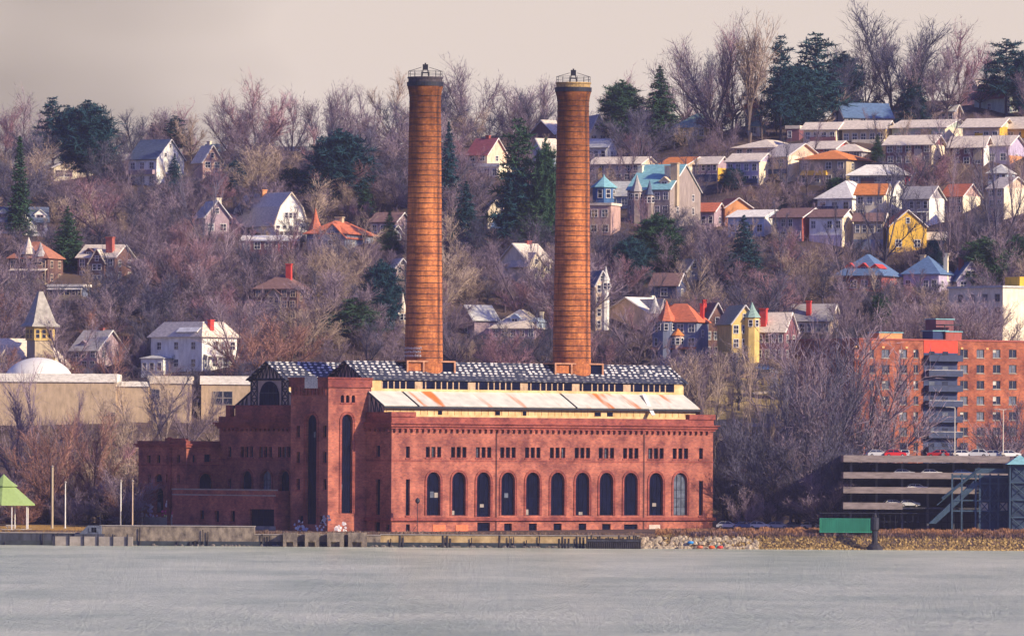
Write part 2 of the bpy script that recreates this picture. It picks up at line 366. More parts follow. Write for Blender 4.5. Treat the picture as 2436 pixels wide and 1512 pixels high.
# near-black pane colour stands for the shade behind the openings
body.build('wall', M_brick, STN)
for q, bars, sur, pn in wins: window(STN, mL, q, bars, None, sur, 'window', pn)
for q, bars, sur, pn in wE: window(STN, mE, q, bars, None, sur, 'window', pn)
# cornice, band, dentils
def ring_ledge(z0, z1, out, name=None, mbx=None):
    m_ = mbx or MB()
    m_.box(-out, -out, z0, LX+out, .0, z1); m_.box(-out, .0, z0, .0, LB+out, z1)
    m_.box(LX, 0, z0, LX+out, LB+out, z1); m_.box(0, LB, z0, LX, LB+out, z1)
    return m_
c_ = MB()
ring_ledge(ZC, ZC+.45, .35, mbx=c_); ring_ledge(ZC+.45, ZC+1.0, .7, mbx=c_); ring_ledge(ZC+1.0, ZC+1.25, 1.05, mbx=c_)
for i in range(int(LX/1.5)): c_.box(.5+i*1.5, -.62, ZC-.55, 1.05+i*1.5, -.002, ZC-.003)
for i in range(int(LB/1.5)): c_.box(-.62, .5+i*1.5, ZC-.55, -.002, 1.05+i*1.5, ZC-.003)
c_.build('cornice', M_brickd, STN)
pz = MB(); zp0 = ZC+1.25
pz.box(-.1, -.1, zp0, LX+.1, .6, ZP+.2); pz.box(-.1, .6, zp0, .6, LB+.1, ZP+.2); pz.box(LX-.6, .6, zp0, LX+.1, LB+.1, ZP+.2)
zh = PL(1670, 987)[1]
pz.box(PL(1637, 990)[0], -.35, ZP+.2, LX+.35, .9, zh+.2); pz.box(-.35, -.35, ZP+.2, PL(987, 985)[0], .9, PL(960, 978)[1]); pz.box(-.35, .9, ZP+.2, .7, 7.8, PL(960, 978)[1]-.05)
zl = PE(600, 962)[1]; zl2 = PE(530, 984)[1]
pz.box(-.3, LB-52*mpp(1530)/st*.55, ZP+.2, 1, LB-2.5, zl); 
bl = PE(562, 965)[0]
pz.box(-.32, 19.8, ZP+.21, .9, bl, zl-.02)
pz.build('parapet', M_brickd, STN)
bd = MB(); bd.box(-.5, -.5, ZBAND-.3, LX+.5, -.003, ZBAND+.35); bd.box(-.5, -.003, ZBAND-.3, -.003, LB, ZBAND+.35)
bd.box(-.12, -.12, ZB-3.2, LX+.12, -.004, ZB+.4); bd.box(-.12, -.004, ZB-3.2, -.004, LB, ZB+.4)
z_ = PL(1300, 1097)[1]; bd.box(-.08, -.08, z_, LX+.08, -.002, z_+.25); bd.box(-.08, -.002, z_, -.002, LB, z_+.25)
bd.build('string_course', M_brickd, STN)
# blocked basement bays and pale patches
bp = MB()
for uc in (1044, 1098): x0, z0, x1, z1 = uz(PL, uc, 30, 1246, 1266); bp.box(x0, -.10, z0, x1, -.004, z1)
bp.build('blocked_opening', mat('orange_infill_brick', (.60, .17, .08), .9, .3, 2), STN)
bp = MB()
x0, z0, x1, z1 = uz(PL, 1556, 26, 1246, 1260); bp.box(x0, -.11, z0, x1, -.004, z1); bp.build('pale_panel', mat('pale_board', (.5, .42, .36), .9, .2, 1), STN)
# front door strip: drainpipes
for uc in (1179, 1530):
    x, _ = PL(uc, 1150); dp = MB(); dp.tube((x, -.2, ZB), (x, -.2, ZC-.6), .08, .08, 6); dp.build('drainpipe', M_steel, STN)

# --- tower
B0 = PE(870, 1100)[0]
hx = plane_hit(780, 1100, C0+E2*B0, N1)-C0; XT = hx.dot(E1)      # negative
B1 = PE(691, 1100, XT)[0]
ZT = PE(735, 903, XT)[1]; ZTc = PE(735, 930, XT)[1]
tw = MB()
hTL = []; hTR = []; wT = []
def addT(face, uc, w_, va, vb, kind, bars, sur=0, pane=M_void):
    if face == 'L': a = uz(PE, uc, w_, va, vb, XT)
    else: a = uz(PL, uc, w_, va, vb, B0)
    q = arch(*a) if kind else rect(*a); (hTL if face == 'L' else hTR).append(q); wT.append((face, q, bars, sur, pane))
addT('L', 741, 25, 984, 1245, 1, (4, 14), .4)
for v0, v1 in ((1011, 1038), (1073, 1099), (1137, 1163)):
    addT('L', 709, 8, v0, v1, 0, (1, 3)); addT('L', 772, 8, v0, v1, 0, (1, 3))
addT('R', 825.5, 25, 984, 1219, 1, (4, 13), .4)
for uc in (814.5, 827, 840.5): addT('R', uc, 8.5, 938, 956, 1, (2, 1))
addT('L', 716, 11, 1225, 1242, 0, (1, 1)); addT('L', 765, 11, 1225, 1242, 0, (1, 1))
holewall(tw, (XT, 0, 0), (0, 1, 0), (-1, 0, 0), rect(B0, ZB-3, B1, ZT), hTL, PD+.3)
holewall(tw, (0, B0, 0), (1, 0, 0), (0, -1, 0), rect(XT, ZB-3, 1.0, ZT), hTR, PD+.3)
tw.add([(XT, B1, ZB-3), (1, B1, ZB-3), (1, B1, ZT), (XT, B1, ZT)], [(3, 2, 1, 0)]); tw.add([(1, B0, ZC), (1, B1, ZC), (1, B1, ZT), (1, B0, ZT)], [(0, 1, 2, 3)])
tw.add([(XT+.6, B0+.6, ZT-1.5), (.4, B0+.6, ZT-1.5), (.4, B1-.6, ZT-1.5), (XT+.6, B1-.6, ZT-1.5)], [(0, 1, 2, 3)])
two = tw.build('tower', M_brick, STN)
mTL = lambda u, z, o: Vector((XT-o, u, z)); mTR = lambda u, z, o: Vector((u, B0-o, z))
for face, q, bars, sur, pn in wT: window(two, mTL if face == 'L' else mTR, q, bars, None, sur, 'window', pn)
tt = MB()
tt.box(XT-.35, B0-.35, ZTc+.9, 1.3, B0-.003, ZT+.25); tt.box(XT-.35, B0-.003, ZTc+.9, XT-.003, B1+.35, ZT+.25); tt.box(XT-.35, B1, ZTc+.9, 1.3, B1+.35, ZT+.25); tt.box(1.0, B0, ZC+1.3, 1.3, B1, ZT+.25)
tt.box(XT-.5, B0-.5, ZT+.25, 1.4, B0+.4, ZT+.6); tt.box(XT-.5, B0+.4, ZT+.25, XT+.4, B1+.5, ZT+.6)
k = int((B1-B0)/1.2)
for i in range(k): tt.box(XT-.3, B0+.5+i*1.2, ZTc-.7, XT-.004, B0+1.0+i*1.2, ZTc+.9)
tt.build('corbel_table', M_brickd, two)
wp = MB(); a = uz(PE, 744, 30, 905, 922, XT); wp.box(XT-.5, a[0], a[1], XT-.352, a[2], a[3]+.9); wp.build('pale_wall_patch', mat('pale_patch_surface', (.55, .52, .47), .9, .4, 3), two)  # mottled pale patch at the tower top

# --- rooftop halls : two parallel monitors
M_patch, t, b = newmat('patched_station_roof'); N = t.nodes.new; Lk = t.links.new
co = N('ShaderNodeTexCoord'); mpn = N('ShaderNodeMapping'); mpn.inputs['Scale'].default_value = (.66, .92, .0)
vo = N('ShaderNodeTexVoronoi'); vo.voronoi_dimensions = '2D'; vo.inputs['Scale'].default_value = 1; vo.inputs['Randomness'].default_value = .38
wv = N('ShaderNodeTexNoise'); wv.inputs['Scale'].default_value = .35; wv.inputs['Detail'].default_value = 4
rr = N('ShaderNodeValToRGB'); e = rr.color_ramp.elements; e[0].position = .23; e[0].color = (1, 1, 1, 1); e[1].position = .33; e[1].color = (0, 0, 0, 1)
r3 = N('ShaderNodeValToRGB'); e = r3.color_ramp.elements; e[0].position = .33; e[0].color = (.03, .03, .04, 1); e[1].position = .5; e[1].color = (1, 1, 1, 1)
mu = N('ShaderNodeMix'); mu.data_type = 'RGBA'; mu.blend_type = 'MULTIPLY'; mu.inputs[0].default_value = 1
mm = N('ShaderNodeMix'); mm.data_type = 'RGBA'; mm.inputs[6].default_value = (.022, .028, .055, 1); mm.inputs[7].default_value = (.74, .72, .68, 1)
Lk(co.outputs['UV'], mpn.inputs[0]); Lk(mpn.outputs[0], vo.inputs['Vector']); Lk(vo.outputs['Distance'], rr.inputs[0]); Lk(co.outputs['UV'], wv.inputs['Vector'])
Lk(wv.outputs[0], r3.inputs[0]); Lk(rr.outputs[0], mu.inputs[6]); Lk(r3.outputs[0], mu.inputs[7]); sx_ = N('ShaderNodeSeparateXYZ'); ml = N('ShaderNodeMapRange'); ml.inputs[1].default_value = 4.6; ml.inputs[2].default_value = 6.2; ml.inputs[3].default_value = 1; ml.inputs[4].default_value = .22; fm = N('ShaderNodeMath'); fm.operation = 'MULTIPLY'
Lk(co.outputs['UV'], sx_.inputs[0]); Lk(sx_.outputs[1], ml.inputs[0]); Lk(mu.outputs[2], fm.inputs[0]); Lk(ml.outputs[0], fm.inputs[1])
Lk(fm.outputs[0], mm.inputs[0]); Lk(mm.outputs[2], b.inputs['Base Color'])
b.inputs['Roughness'].default_value = .8
def rust_roof():
    m, t, b = newmat('rust_streaked_white_roof'); N = t.nodes.new; Lk = t.links.new
    co = N('ShaderNodeTexCoord'); mpn = N('ShaderNodeMapping'); mpn.inputs['Scale'].default_value = (.3, .05, .05)
    n = N('ShaderNodeTexNoise'); n.inputs['Scale'].default_value = 1; n.inputs['Detail'].default_value = 6
    n2_ = N('ShaderNodeTexNoise'); n2_.inputs['Scale'].default_value = .5; n2_.inputs['Detail'].default_value = 8
    r = N('ShaderNodeValToRGB'); e = r.color_ramp.elements; e[0].position = .57; e[0].color = (0, 0, 0, 1); e[1].position = .66; e[1].color = (1, 1, 1, 1)
    q = N('ShaderNodeValToRGB'); e = q.color_ramp.elements; e[0].position = .3; e[0].color = (.46, .47, .41, 1); e[1].position = .7; e[1].color = (.66, .64, .56, 1)
    mm = N('ShaderNodeMix'); mm.data_type = 'RGBA'; mm.inputs[7].default_value = (.5, .15, .02, 1)
    Lk(co.outputs['Object'], mpn.inputs[0]); Lk(mpn.outputs[0], n.inputs['Vector']); Lk(n.outputs[0], r.inputs[0]); Lk(co.outputs['Object'], n2_.inputs['Vector']); Lk(n2_.outputs[0], q.inputs[0])
    Lk(r.outputs[0], mm.inputs[0]); Lk(q.outputs[0], mm.inputs[6]); Lk(mm.outputs[2], b.inputs['Base Color']); b.inputs['Roughness'].default_value = .7
    return m
M_rust = rust_roof()
M_yel = mat('yellow_clerestory_boards', (.62, .40, .16), .85, .3, .5, tint=(.74, .56, .30))
def monitor(bc, hw, x0, x1, zl_out, zl_in, hw_out, ze, zr, front, hidden_left=False):
    """central ridge b=bc; clerestory half width hw; lean-to from hw_out (height zl_out) to hw (zl_in); eave ze; ridge zr"""
    sgn = (-1, 1)
    # patched roof, uv = metres along and down the slope
    r = MB(); oh = .5
    for s in sgn:
        sl_ = (zr-ze)/(hw); d = Vector((0, s*hw, ze-zr)).normalized(); ln = math.hypot(hw, zr-ze)+oh
        a = Vector((x0-1.2, bc, zr)); b1 = Vector((x1+1.2, bc, zr)); q = [a, b1, b1+d*ln, a+d*ln]
        if s > 0: q = [a, a+d*ln, b1+d*ln, b1]
        r.slab([p for p in q][::-1], .18)
    o = r.build('monitor_roof', M_patch, STN)
    uvl = o.data.uv_layers.new(name='uv')
    for lp in o.data.loops:
        p = o.data.vertices[lp.vertex_index].co
        uvl.data[lp.index].uv = (p.x+.35*abs(p.y-bc)*1.3, math.hypot(p.y-bc, p.z-zr))
    # purlin / seam lines across the roof
    for s in sgn:
        wl = MB()
        zb = zl_in; y = bc+s*hw
        n = 27; step = (x1-x0)/n
        wl.box(x0, y-.15, zb-.3, x1, y+.15, zb+.6)
        wl.box(x0, y-.12, ze-.2, x1, y+.12, ze-.02)
        # yellow end bays
        wl.box(x0, y-.14, zb+.6, x0+3.6, y+.13, ze-.2); wl.box(x1-2.6, y-.14, zb+.6, x1, y+.13, ze-.2)
        wl.build('clerestory_wall', M_yel, STN)
        gb = MB(); gb.box(x0+3.6, y-.05, zb+.6, x1-2.6, y+.05, ze-.2); gb.build('clerestory_glazing', M_void, STN)
        X = x0+3.6; i = 0
        while X < x1-2.7 and front and s < 0:
            mu_ = MB()
            if i % 7 == 5: mu_.box(X-.1, y-.18, zb+.6, X+1.9, y+.18, ze-.5)
            else: mu_.box(X, y-.17, zb+.6, X+.28, y+.17, ze-.5)
            X += 1.55 if i % 7 < 4 else 2.6
            mu_.build('mullion' if i % 7 != 5 else 'brace_panel', mat('weathered_mullion', (.40, .28, .18), .8, .4, 1), STN); i += 1
        lr = MB(); yo = bc+s*hw_out; yi = bc+s*hw
        for xa, xb in ((x0, lerp(x0, x1, .105)-.3), (lerp(x0, x1, .105)+.3, lerp(x0, x1, .60)-.3), (lerp(x0, x1, .60)+.3, x1)):
            q = [Vector((xa, yi, zl_in)), Vector((xb, yi, zl_in)), Vector((xb, yo, zl_out)), Vector((xa, yo, zl_out))]
            lr.slab(q[::-1] if s < 0 else q, .16)
        lr.build('lean_to_roof', M_rust, STN)
        gm = MB()
        for xx in (lerp(x0, x1, .105), lerp(x0, x1, .60)):
            for dx in (-.28, .16): gm.slab([Vector((xx+dx, yi, zl_in+.18)), Vector((xx+dx+.14, yi, zl_in+.18)), Vector((xx+dx+.14, yo, zl_out+.18)), Vector((xx+dx, yo, zl_out+.18))], .14)
            gm.slab([Vector((xx-.28, yi, zl_in-.1)), Vector((xx+.28, yi, zl_in-.1)), Vector((xx+.28, yo, zl_out-.1)), Vector((xx-.28, yo, zl_out-.1))], .1)
        gm.box(x0-.2, min(yo, yo+s*.35), zl_out-.42, x1+.2, max(yo, yo+s*.35), zl_out-.06)
        gm.build('gutter', M_steel, STN)
        lw = MB(); yw = yo-s*.7
        lw.box(x0+.4, yw-.15, ZC-2, x1-.8, yw+.15, zl_out-.15); lw.build('lower_clerestory', M_yel, STN)
        if s < 0 and front:
            pn = MB()
            for i in range(46):
                xx = x0+1+i*(x1-x0-3)/46; pn.box(xx, yw-.19, zl_out-1.65, xx+.13, yw-.153, zl_out-.35)
            pn.box(x0+.5, yw-.2, zl_out-.62, x1-.9, yw-.155, zl_out-.5)
            pn.build('batten', mat('rusty_batten', (.35, .17, .06), .8, .3, 1), STN)
            for uc, w_ in ((1420, 15), (1449, 15), (1182, 12), (1045, 10), (1246, 9)):
                x_, _ = PL(uc, 985, yw); h = MB(); h.box(x_-w_*.052, yw-.22, zl_out-1.6, x_+w_*.052, yw-.156, zl_out-.75); h.build('hatch', M_void, STN)
    # gable truss at the end wall: half timber pattern over pale backing, and another at the far end
    for xg, sg in ((x0, -1), (x1, 1)):
        bk = MB(); bk.add([(xg, bc-hw_out, ZC-2), (xg, bc+hw_out, ZC-2), (xg, bc+hw_out, zl_out), (xg, bc+hw, zl_in), (xg, bc+hw, ze), (xg, bc, zr-.05), (xg, bc-hw, ze), (xg, bc-hw, zl_in), (xg, bc-hw_out, zl_out)], [tuple(range(9))[::-sg]])
        bk.build('gable_infill', mat('tan_gable_infill', (.42, .31, .27), .9, .3, .6), STN)
        tr = MB(); f = sg
        def bar(b0, z0, b1, z1, w_=.30):
            p = Vector((xg+f*.12, b0, z0)); q = Vector((xg+f*.12, b1, z1)); tr.tube(p, q, w_*.6, w_*.6, 4)
        bar(bc-hw-.6, ze-.3, bc, zr, .5); bar(bc+hw+.6, ze-.3, bc, zr, .5); bar(bc-hw, ze, bc+hw, ze, .4)
        bar(bc-hw_out, zl_out, bc-hw, zl_in, .4); bar(bc+hw_out, zl_out, bc+hw, zl_in, .4)
        for s in sgn:
            for q in (0, .33): bar(bc+s*hw*(1-q), ZP, bc+s*hw*(1-q), ze, .34)
            n = 4
            for i in range(n):
                za, zb_ = lerp(ZP, ze, i/n), lerp(ZP, ze, (i+1)/n); a_, b_ = bc+s*hw, bc+s*hw*.67
                bar(a_, za, b_, zb_, .2); bar(b_, za, a_, zb_, .2); bar(a_, zb_, b_, zb_, .2)
            for i in range(1, 5):
                q = i/5; zt = lerp(ze, zr, 1-q); bar(bc+s*hw*q, ze, bc+s*hw*q, zt, .22); bar(bc+s*hw*q, ze, bc+s*hw*(q-.2), lerp(ze, zr, 1-q+.2), .2)
            for i in range(1, 4):
                q = i/4; bb = bc+s*lerp(hw_out, hw, q); bar(bb, ZP, bb, lerp(zl_out, zl_in, q), .2); bar(bc+s*lerp(hw_out, hw, q-.25), ZP, bb, lerp(zl_out, zl_in, q), .2)
        bar(bc, ze, bc, zr, .25)
        tr.build('gable_truss', M_steel, STN)
        aw = MB(); q = arch(bc-hw*.52, ZP-.5, bc+hw*.52, ze-.4, 12)
        aw.prism([Vector((xg+f*.15, p[0], p[1])) for p in q], (f*.12, 0, 0)); awo = aw.build('gable_window', M_void, STN)
        ab = MB()
        for i in range(1, 4): c = lerp(bc-hw*.52, bc+hw*.52, i/4); ab.box(xg+min(f*.27, f*.33), c-.06, ZP, xg+max(f*.27, f*.33), c+.06, ze-1.2)
        ab.box(xg+min(f*.28, f*.34), bc-hw*.5, ze-2.9, xg+max(f*.28, f*.34), bc+hw*.5, ze-2.7); ab.build('glazing_bar', M_steel, awo)
ze2 = PE(868, 899)[1]; zr2 = PE(823, 858)[1]
bE = PE(868, 899)[0]; bR = PE(823, 858)[0]; hw2 = bR-bE
zli = PL(1250, 934, bE)[1]; bO = 3.2; zlo = PL(1250, 968, bO)[1]
monitor(bR, hw2, .6, LX-.8, zlo, zli, bR-bO, ze2, zr2, True)
bR1 = PE(637, 858)[0]; hw1 = min(hw2, 6.6)
monitor(bR1, hw1, .6, LX-.8, zlo, zli, min(bR-bO, LB-bR1-1.0), ze2, zr2, False)
# valley roof between
vr = MB(); vr.box(1.2, bR+hw2, ZC-1, LX-1.2, bR1-hw1, ZC-.6); vr.build('valley_roof', M_conc, STN)
# ladder/chute over the white roof
ch = MB(); x_, _ = PL(1533, 945, bE-1.5); x2, z2 = PL(1546, 985, 2.2)
ch.slab([Vector((x_-.5, bE-1.2, zli+.2)), Vector((x_+.5, bE-1.2, zli+.2)), Vector((x2+.9, 1.6, z2)), Vector((x2-.1, 1.6, z2))], .2); ch.build('sheet_metal_chute', M_white, STN)

# --- low wing and annex
XW = PE(0, 0)[0]*0 + (plane_hit(410, 1200, C0+E2*LB, N1)-C0).dot(E1)
ZW = PE(500, 1164, XW)[1]; BW0 = PE(656, 1200, XW)[0]
hw_ = []; ww = []
for uc, w_, va, vb in ((480, 10, 1212, 1232), (516, 10, 1213, 1239), (553.5, 10, 1213, 1239)):
    a = uz(PE, uc, w_, va, vb, XW); q = rect(*a); hw_.append(q); ww.append((q, (2, 2), M_void))
a = uz(PE, 623, 58, 1209, 1268, XW); q = rect(max(a[0], BW0+.6), a[1], a[2], a[3]); hw_.append(q); ww.append((q, (4, 3), M_void))
lwg = MB(); holewall(lwg, (XW, 0, 0), (0, 1, 0), (-1, 0, 0), rect(BW0, ZB-3, LB-.01, ZW), hw_, PD+.3)
lwg.add([(XW, BW0, ZB-3), (0, BW0, ZB-3), (0, BW0, ZW), (XW, BW0, ZW)], [(0, 1, 2, 3)]); lwg.add([(XW, LB-.01, ZB-3), (0, LB-.01, ZB-3), (0, LB-.01, ZW), (XW, LB-.01, ZW)], [(3, 2, 1, 0)])
lwg.add([(XW, BW0, ZW-.5), (0, BW0, ZW-.5), (0, LB, ZW-.5), (XW, LB, ZW-.5)], [(0, 1, 2, 3)])
lwo = lwg.build('low_wing', M_brick, STN)
mW = lambda u, z, o: Vector((XW-o, u, z))
for q, bars, pn in ww: window(lwo, mW, q, bars, None, 0, 'window', pn)
lt = MB(); lt.box(XW-.25, BW0-.2, ZW, XW+.3, LB, ZW+.3); lt.box(XW-.12, BW0, ZW-1.1, XW-.003, LB, ZW-.85); lt.box(XW-.2, BW0, ZB-3, XW-.004, LB, PE(500, 1247, XW)[1])
lt.build('coping', M_conc, lwo)
XA = (plane_hit(443, 1100, C0+E2*LB, N1)-C0).dot(E1); BA1 = PE(329, 1150, XA)[0]; ZA = PE(380, 1060, XA)[1]
hA = []; wA = []
for uc, w_, va, vb, kd in ((354, 8, 1081, 1099, 0), (377, 8, 1081, 1099, 0), (400, 8, 1081, 1099, 0), (377, 18, 1125, 1144, 1), (355, 6, 1127, 1146, 0), (398, 6, 1127, 1146, 0), (379, 19, 1158, 1217, 1), (424, 7, 1081, 1099, 0), (424, 6, 1127, 1146, 0)):
    a = uz(PE, uc, w_, va, vb, XA); q = arch(*a, 6) if kd else rect(*a); hA.append(q); wA.append(('L', q, kd))
hA2 = []
for uc, w_, va, vb, kd in ((490, 32, 1124, 1160, 1), (494, 16, 1079, 1097, 0), (462, 8, 1081, 1098, 0)):
    a = uz(PL, uc, w_, va, vb, LB); q = arch(*a, 8) if kd else rect(*a); hA2.append(q); wA.append(('R', q, kd))
an = MB(); holewall(an, (XA, 0, 0), (0, 1, 0), (-1, 0, 0), rect(LB, ZB-3, BA1, ZA), hA, PD+.3)
holewall(an, (0, LB, 0), (1, 0, 0), (0, -1, 0), rect(XA, ZB-3, 0, ZA), hA2, PD+.3)
an.add([(XA, BA1, ZB-3), (4, BA1, ZB-3), (4, BA1, ZA), (XA, BA1, ZA)], [(3, 2, 1, 0)]); an.add([(4, LB, ZB-3), (4, BA1, ZB-3), (4, BA1, ZA), (4, LB, ZA)], [(0, 1, 2, 3)])
an.add([(XA, LB, ZA-.6), (4, LB, ZA-.6), (4, BA1, ZA-.6), (XA, BA1, ZA-.6)], [(0, 1, 2, 3)])
ano = an.build('annex', M_brick, STN)
mA = lambda u, z, o: Vector((XA-o, u, z)); mA2 = lambda u, z, o: Vector((u, LB-o, z))
for fc, q, kd in wA: window(ano, mA if fc == 'L' else mA2, q, (2, 2), None, .25 if (kd and fc == 'R') else 0, 'window', M_void)
cc = MB()
for za, zb_, ou in ((ZA-.2, ZA+.25, .45), (ZA+.25, ZA+.55, .7), (ZA+.55, ZA+1.15, .2)):
    cc.box(XA-ou, LB-ou, za, 4+ou, LB-.002, zb_); cc.box(XA-ou, LB-.002, za, XA-.002, BA1+ou, zb_)
zz = PE(380, 1106, XA)[1]; cc.box(XA-.15, LB-.15, zz, 0, LB-.003, zz+.3); cc.box(XA-.15, LB-.003, zz, XA-.003, BA1, zz+.3)
bq = PE(405, 1100, XA)[0]; cc.box(XA-.4, bq-.5, ZB, XA-.004, bq+.5, ZA+1.9); cc.box(XA-.3, LB+.01, ZA+1.16, XA+.5, bq+1.5, ZA+1.7)
cc.build('cornice', M_brickd, ano)
pl = MB(); pl.box(XA-.22, LB, ZB-3, XA-.005, BA1+.2, PE(380, 1228, XA)[1]); pl.build('concrete_plinth', M_conc, ano)

# --- graffiti: painted bands and scrawls, on the walls they stand on
rg = random.Random(5)
def graffiti(parent, mapf, u0, z0, u1, z1, cols, n, seed):
    rg = random.Random(seed)
    for ci, c in enumerate(cols):
        gm_ = MB()
        for i in range(n):
            cu, cz = rg.uniform(u0, u1), rg.uniform(z0, z1); w_ = rg.uniform(.3, .8); pts = []
            kk = 9
            for j in range(kk):
                a = 2*PI*j/kk; rr_ = w_*rg.uniform(.35, .8); pts.append((cu+math.cos(a)*rr_, cz+math.sin(a)*rr_*.8))
            gm_.add([mapf(p[0], p[1], .012+.004*ci) for p in pts], [tuple(range(kk))])
        gm_.build('graffiti', mat('graffiti_'+str(cols[ci]), c, .7, .3, 3), parent)
def gpx(fn, mapf, parent, u0, v0, u1, v1, cols, n, seed, *a):
    p, q = fn(u0, v1, *a), fn(u1, v0, *a); graffiti(parent, mapf, min(p[0], q[0]), p[1], max(p[0], q[0]), q[1], cols, n, seed)
WH, PK, BL, YL, DK = (.88, .86, .9), (.75, .04, .30), (.04, .55, .9), (.85, .8, .3), (.05, .04, .09)
gpx(PE, mA, ano, 335, 1196, 362, 1222, [WH, (.6, .5, .7)], 14, 1, XA)
gpx(PE, mA, ano, 333, 1222, 384, 1243, [(.65, .55, .72), WH], 16, 2, XA)
gpx(PE, mA, ano, 394, 1190, 405, 1204, [WH], 16, 3, XA)
gpx(PE, mA, ano, 384, 1212, 412, 1220, [PK], 16, 4, XA)
gpx(PE, mA, ano, 390, 1224, 412, 1238, [YL, WH], 9, 5, XA)
gpx(PE, mA, ano, 392, 1238, 412, 1247, [BL], 12, 6, XA)
gpx(PE, mTL, two, 700, 1238, 732, 1262, [WH, (.6, .56, .7)], 12, 7, XT)
gpx(PE, mTL, two, 750, 1236, 776, 1262, [WH], 11, 8, XT)
gpx(PE, mTL, two, 764, 1225, 785, 1236, [(.6, .62, .66)], 14, 9, XT)
gpx(PL, mTR, two, 794, 1243, 822, 1262, [(.6, .58, .62), (.4, .38, .46)], 9, 10, B0)

# --- chimneys
def chimney(ub, ut, vb, vt, label, dark_cap, graf):
    bq = bR-.4; x, zb = PL(ub, 862, bq)
    wp_ = C0+E1*x+E2*bq; s = mpp(wp_.y)
    zt = CAMZ+ray(ut, vt)[1]*wp_.y
    root = empty('smokestack', (wp_.x, wp_.y, 0), 0, label, 'chimney', 'power station chimneys')
    H0 = ZC-3; zf = lambda v: CAMZ+ray((ub+ut)/2, v)[1]*wp_.y
    pr = [(45.5, zf(862)), (44, zf(760)), (42, zf(600)), (40.2, zf(450)), (38.6, zf(320)), (37.6, zf(vt+75)), (37.6, zf(vt+48)), (39.5, zf(vt+34)), (42.5, zf(vt+22))]
    pr = [(47*s, H0)]+[(r*s, z) for r, z in pr]
    m_ = MB(); m_.lathe(pr, 48); sh = m_.build('shaft', M_orange, root, smooth=True)
    m_ = MB(); m_.lathe([(43.5*s, zf(vt+22)), (44*s, zf(vt+12))], 40); m_.build('cap_ledge', M_steel, root, smooth=False)
    m_ = MB(); m_.lathe([(40.5*s, zf(vt+12)), (40.5*s, zt-.3), (42.5*s, zt-.3), (42.5*s, zt), (30*s, zt), (30*s, zt-2)], 40)
    m_.build('cap_ring', mat('capstone'+str(dark_cap), (.06, .05, .06) if dark_cap else (.34, .23, .10), .9, .5, 2), root)
    def rad(z):
        for (ra, za), (rb, zb_) in zip(pr, pr[1:]):
            if za <= z <= zb_: return lerp(ra, rb, (z-za)/(zb_-za))
        return pr[-1][0]
    z = zf(850); i = 0; rr_ = random.Random(int(ub))
    while z < zf(vt+40):
        h = MB(); r = rad(z); h.lathe([(r+.02, z-.045), (r+.09, z-.045), (r+.09, z+.045), (r+.02, z+.045)], 48, cap=False); h.build('iron_hoop', M_steel, root)
        z += rr_.uniform(.95, 1.45); i += 1
    ang = math.radians(-90+52); l = MB(); dx = Vector((math.cos(ang), math.sin(ang), 0)); tx = Vector((-dx.y, dx.x, 0))
    zs = [z for _, z in pr[1:]]
    for a, b in zip(zs, zs[1:]):
        for o in (-.2, .2): l.tube(dx*(rad(a)+.2)+tx*o+Vector((0, 0, a)), dx*(rad(b)+.2)+tx*o+Vector((0, 0, b)), .05, .05, 4)
    z = zs[0]
    while z < zs[-1]: l.tube(dx*(rad(z)+.2)-tx*.2+Vector((0, 0, z)), dx*(rad(z)+.2)+tx*.2+Vector((0, 0, z)), .035, .035, 3); z += .6
    l.build('ladder', M_steel, root)
    r = MB(); n = 14; R_ = 40*s
    for i in range(n):
        a = 2*PI*i/n; p = Vector((math.cos(a)*R_, math.sin(a)*R_, zt)); q = Vector((math.cos(2*PI*(i+1)/n)*R_, math.sin(2*PI*(i+1)/n)*R_, zt))
        r.tube(p, p+Vector((0, 0, 1.25)), .05, .05, 4)
        for h in (.6, 1.2): r.tube(p+Vector((0, 0, h)), q+Vector((0, 0, h)), .035, .035, 4)
    for a in (0, PI): r.tube((math.cos(a)*R_, 0, zt+1.2), (math.cos(a)*.8, 0, zt+2.0), .05, .05, 4)
    r.build('railing', M_steel, root)
    g_ = MB(); g_.tube((-.75, 0, zt-.3), (-.45, 0, zt+1.6), .12, .1, 4); g_.tube((.75, 0, zt-.3), (.45, 0, zt+1.6), .12, .1, 4); g_.tube((-.55, 0, zt+.9), (.55, 0, zt+.9), .08, .08, 4); g_.box(-.55, -.5, zt+1.5, .55, .5, zt+2.6); g_.box(-.15, -.15, zt+2.6, .15, .15, zt+2.9)
    g_.build('beacon_stand', M_steel, root)
    if graf:
        gm_ = MB(); rq = random.Random(3)
        for row in range(3):
            a = -165
            while a < -98:
                z0_ = zf(848-row*9); hgt = 5*s*rq.uniform(.8, 1.2); aw_ = rq.uniform(3, 5)
                for j in range(2):
                    a0 = math.radians(a+j*aw_*.5); a1 = math.radians(a+j*aw_*.5+aw_*rq.uniform(.18, .4)); R2 = rad(z0_)+.14
                    gm_.add([(math.cos(q_)*R2, math.sin(q_)*R2, z_2) for q_, z_2 in ((a0, z0_), (a1, z0_), (a1, z0_+hgt), (a0, z0_+hgt))], [(0, 1, 2, 3)])
                zz_ = z0_+hgt*rq.choice((.1, .5, .85)); a0 = math.radians(a); a1 = math.radians(a+aw_*.8)
                gm_.add([(math.cos(q_)*R2, math.sin(q_)*R2, z_2) for q_, z_2 in ((a0, zz_), (a1, zz_), (a1, zz_+.12), (a0, zz_+.12))], [(0, 1, 2, 3)])
                a += aw_+1.2
        gm_.build('painted_letters', mat('graffiti_white', (.6, .58, .6), .8, .2, 3), root)
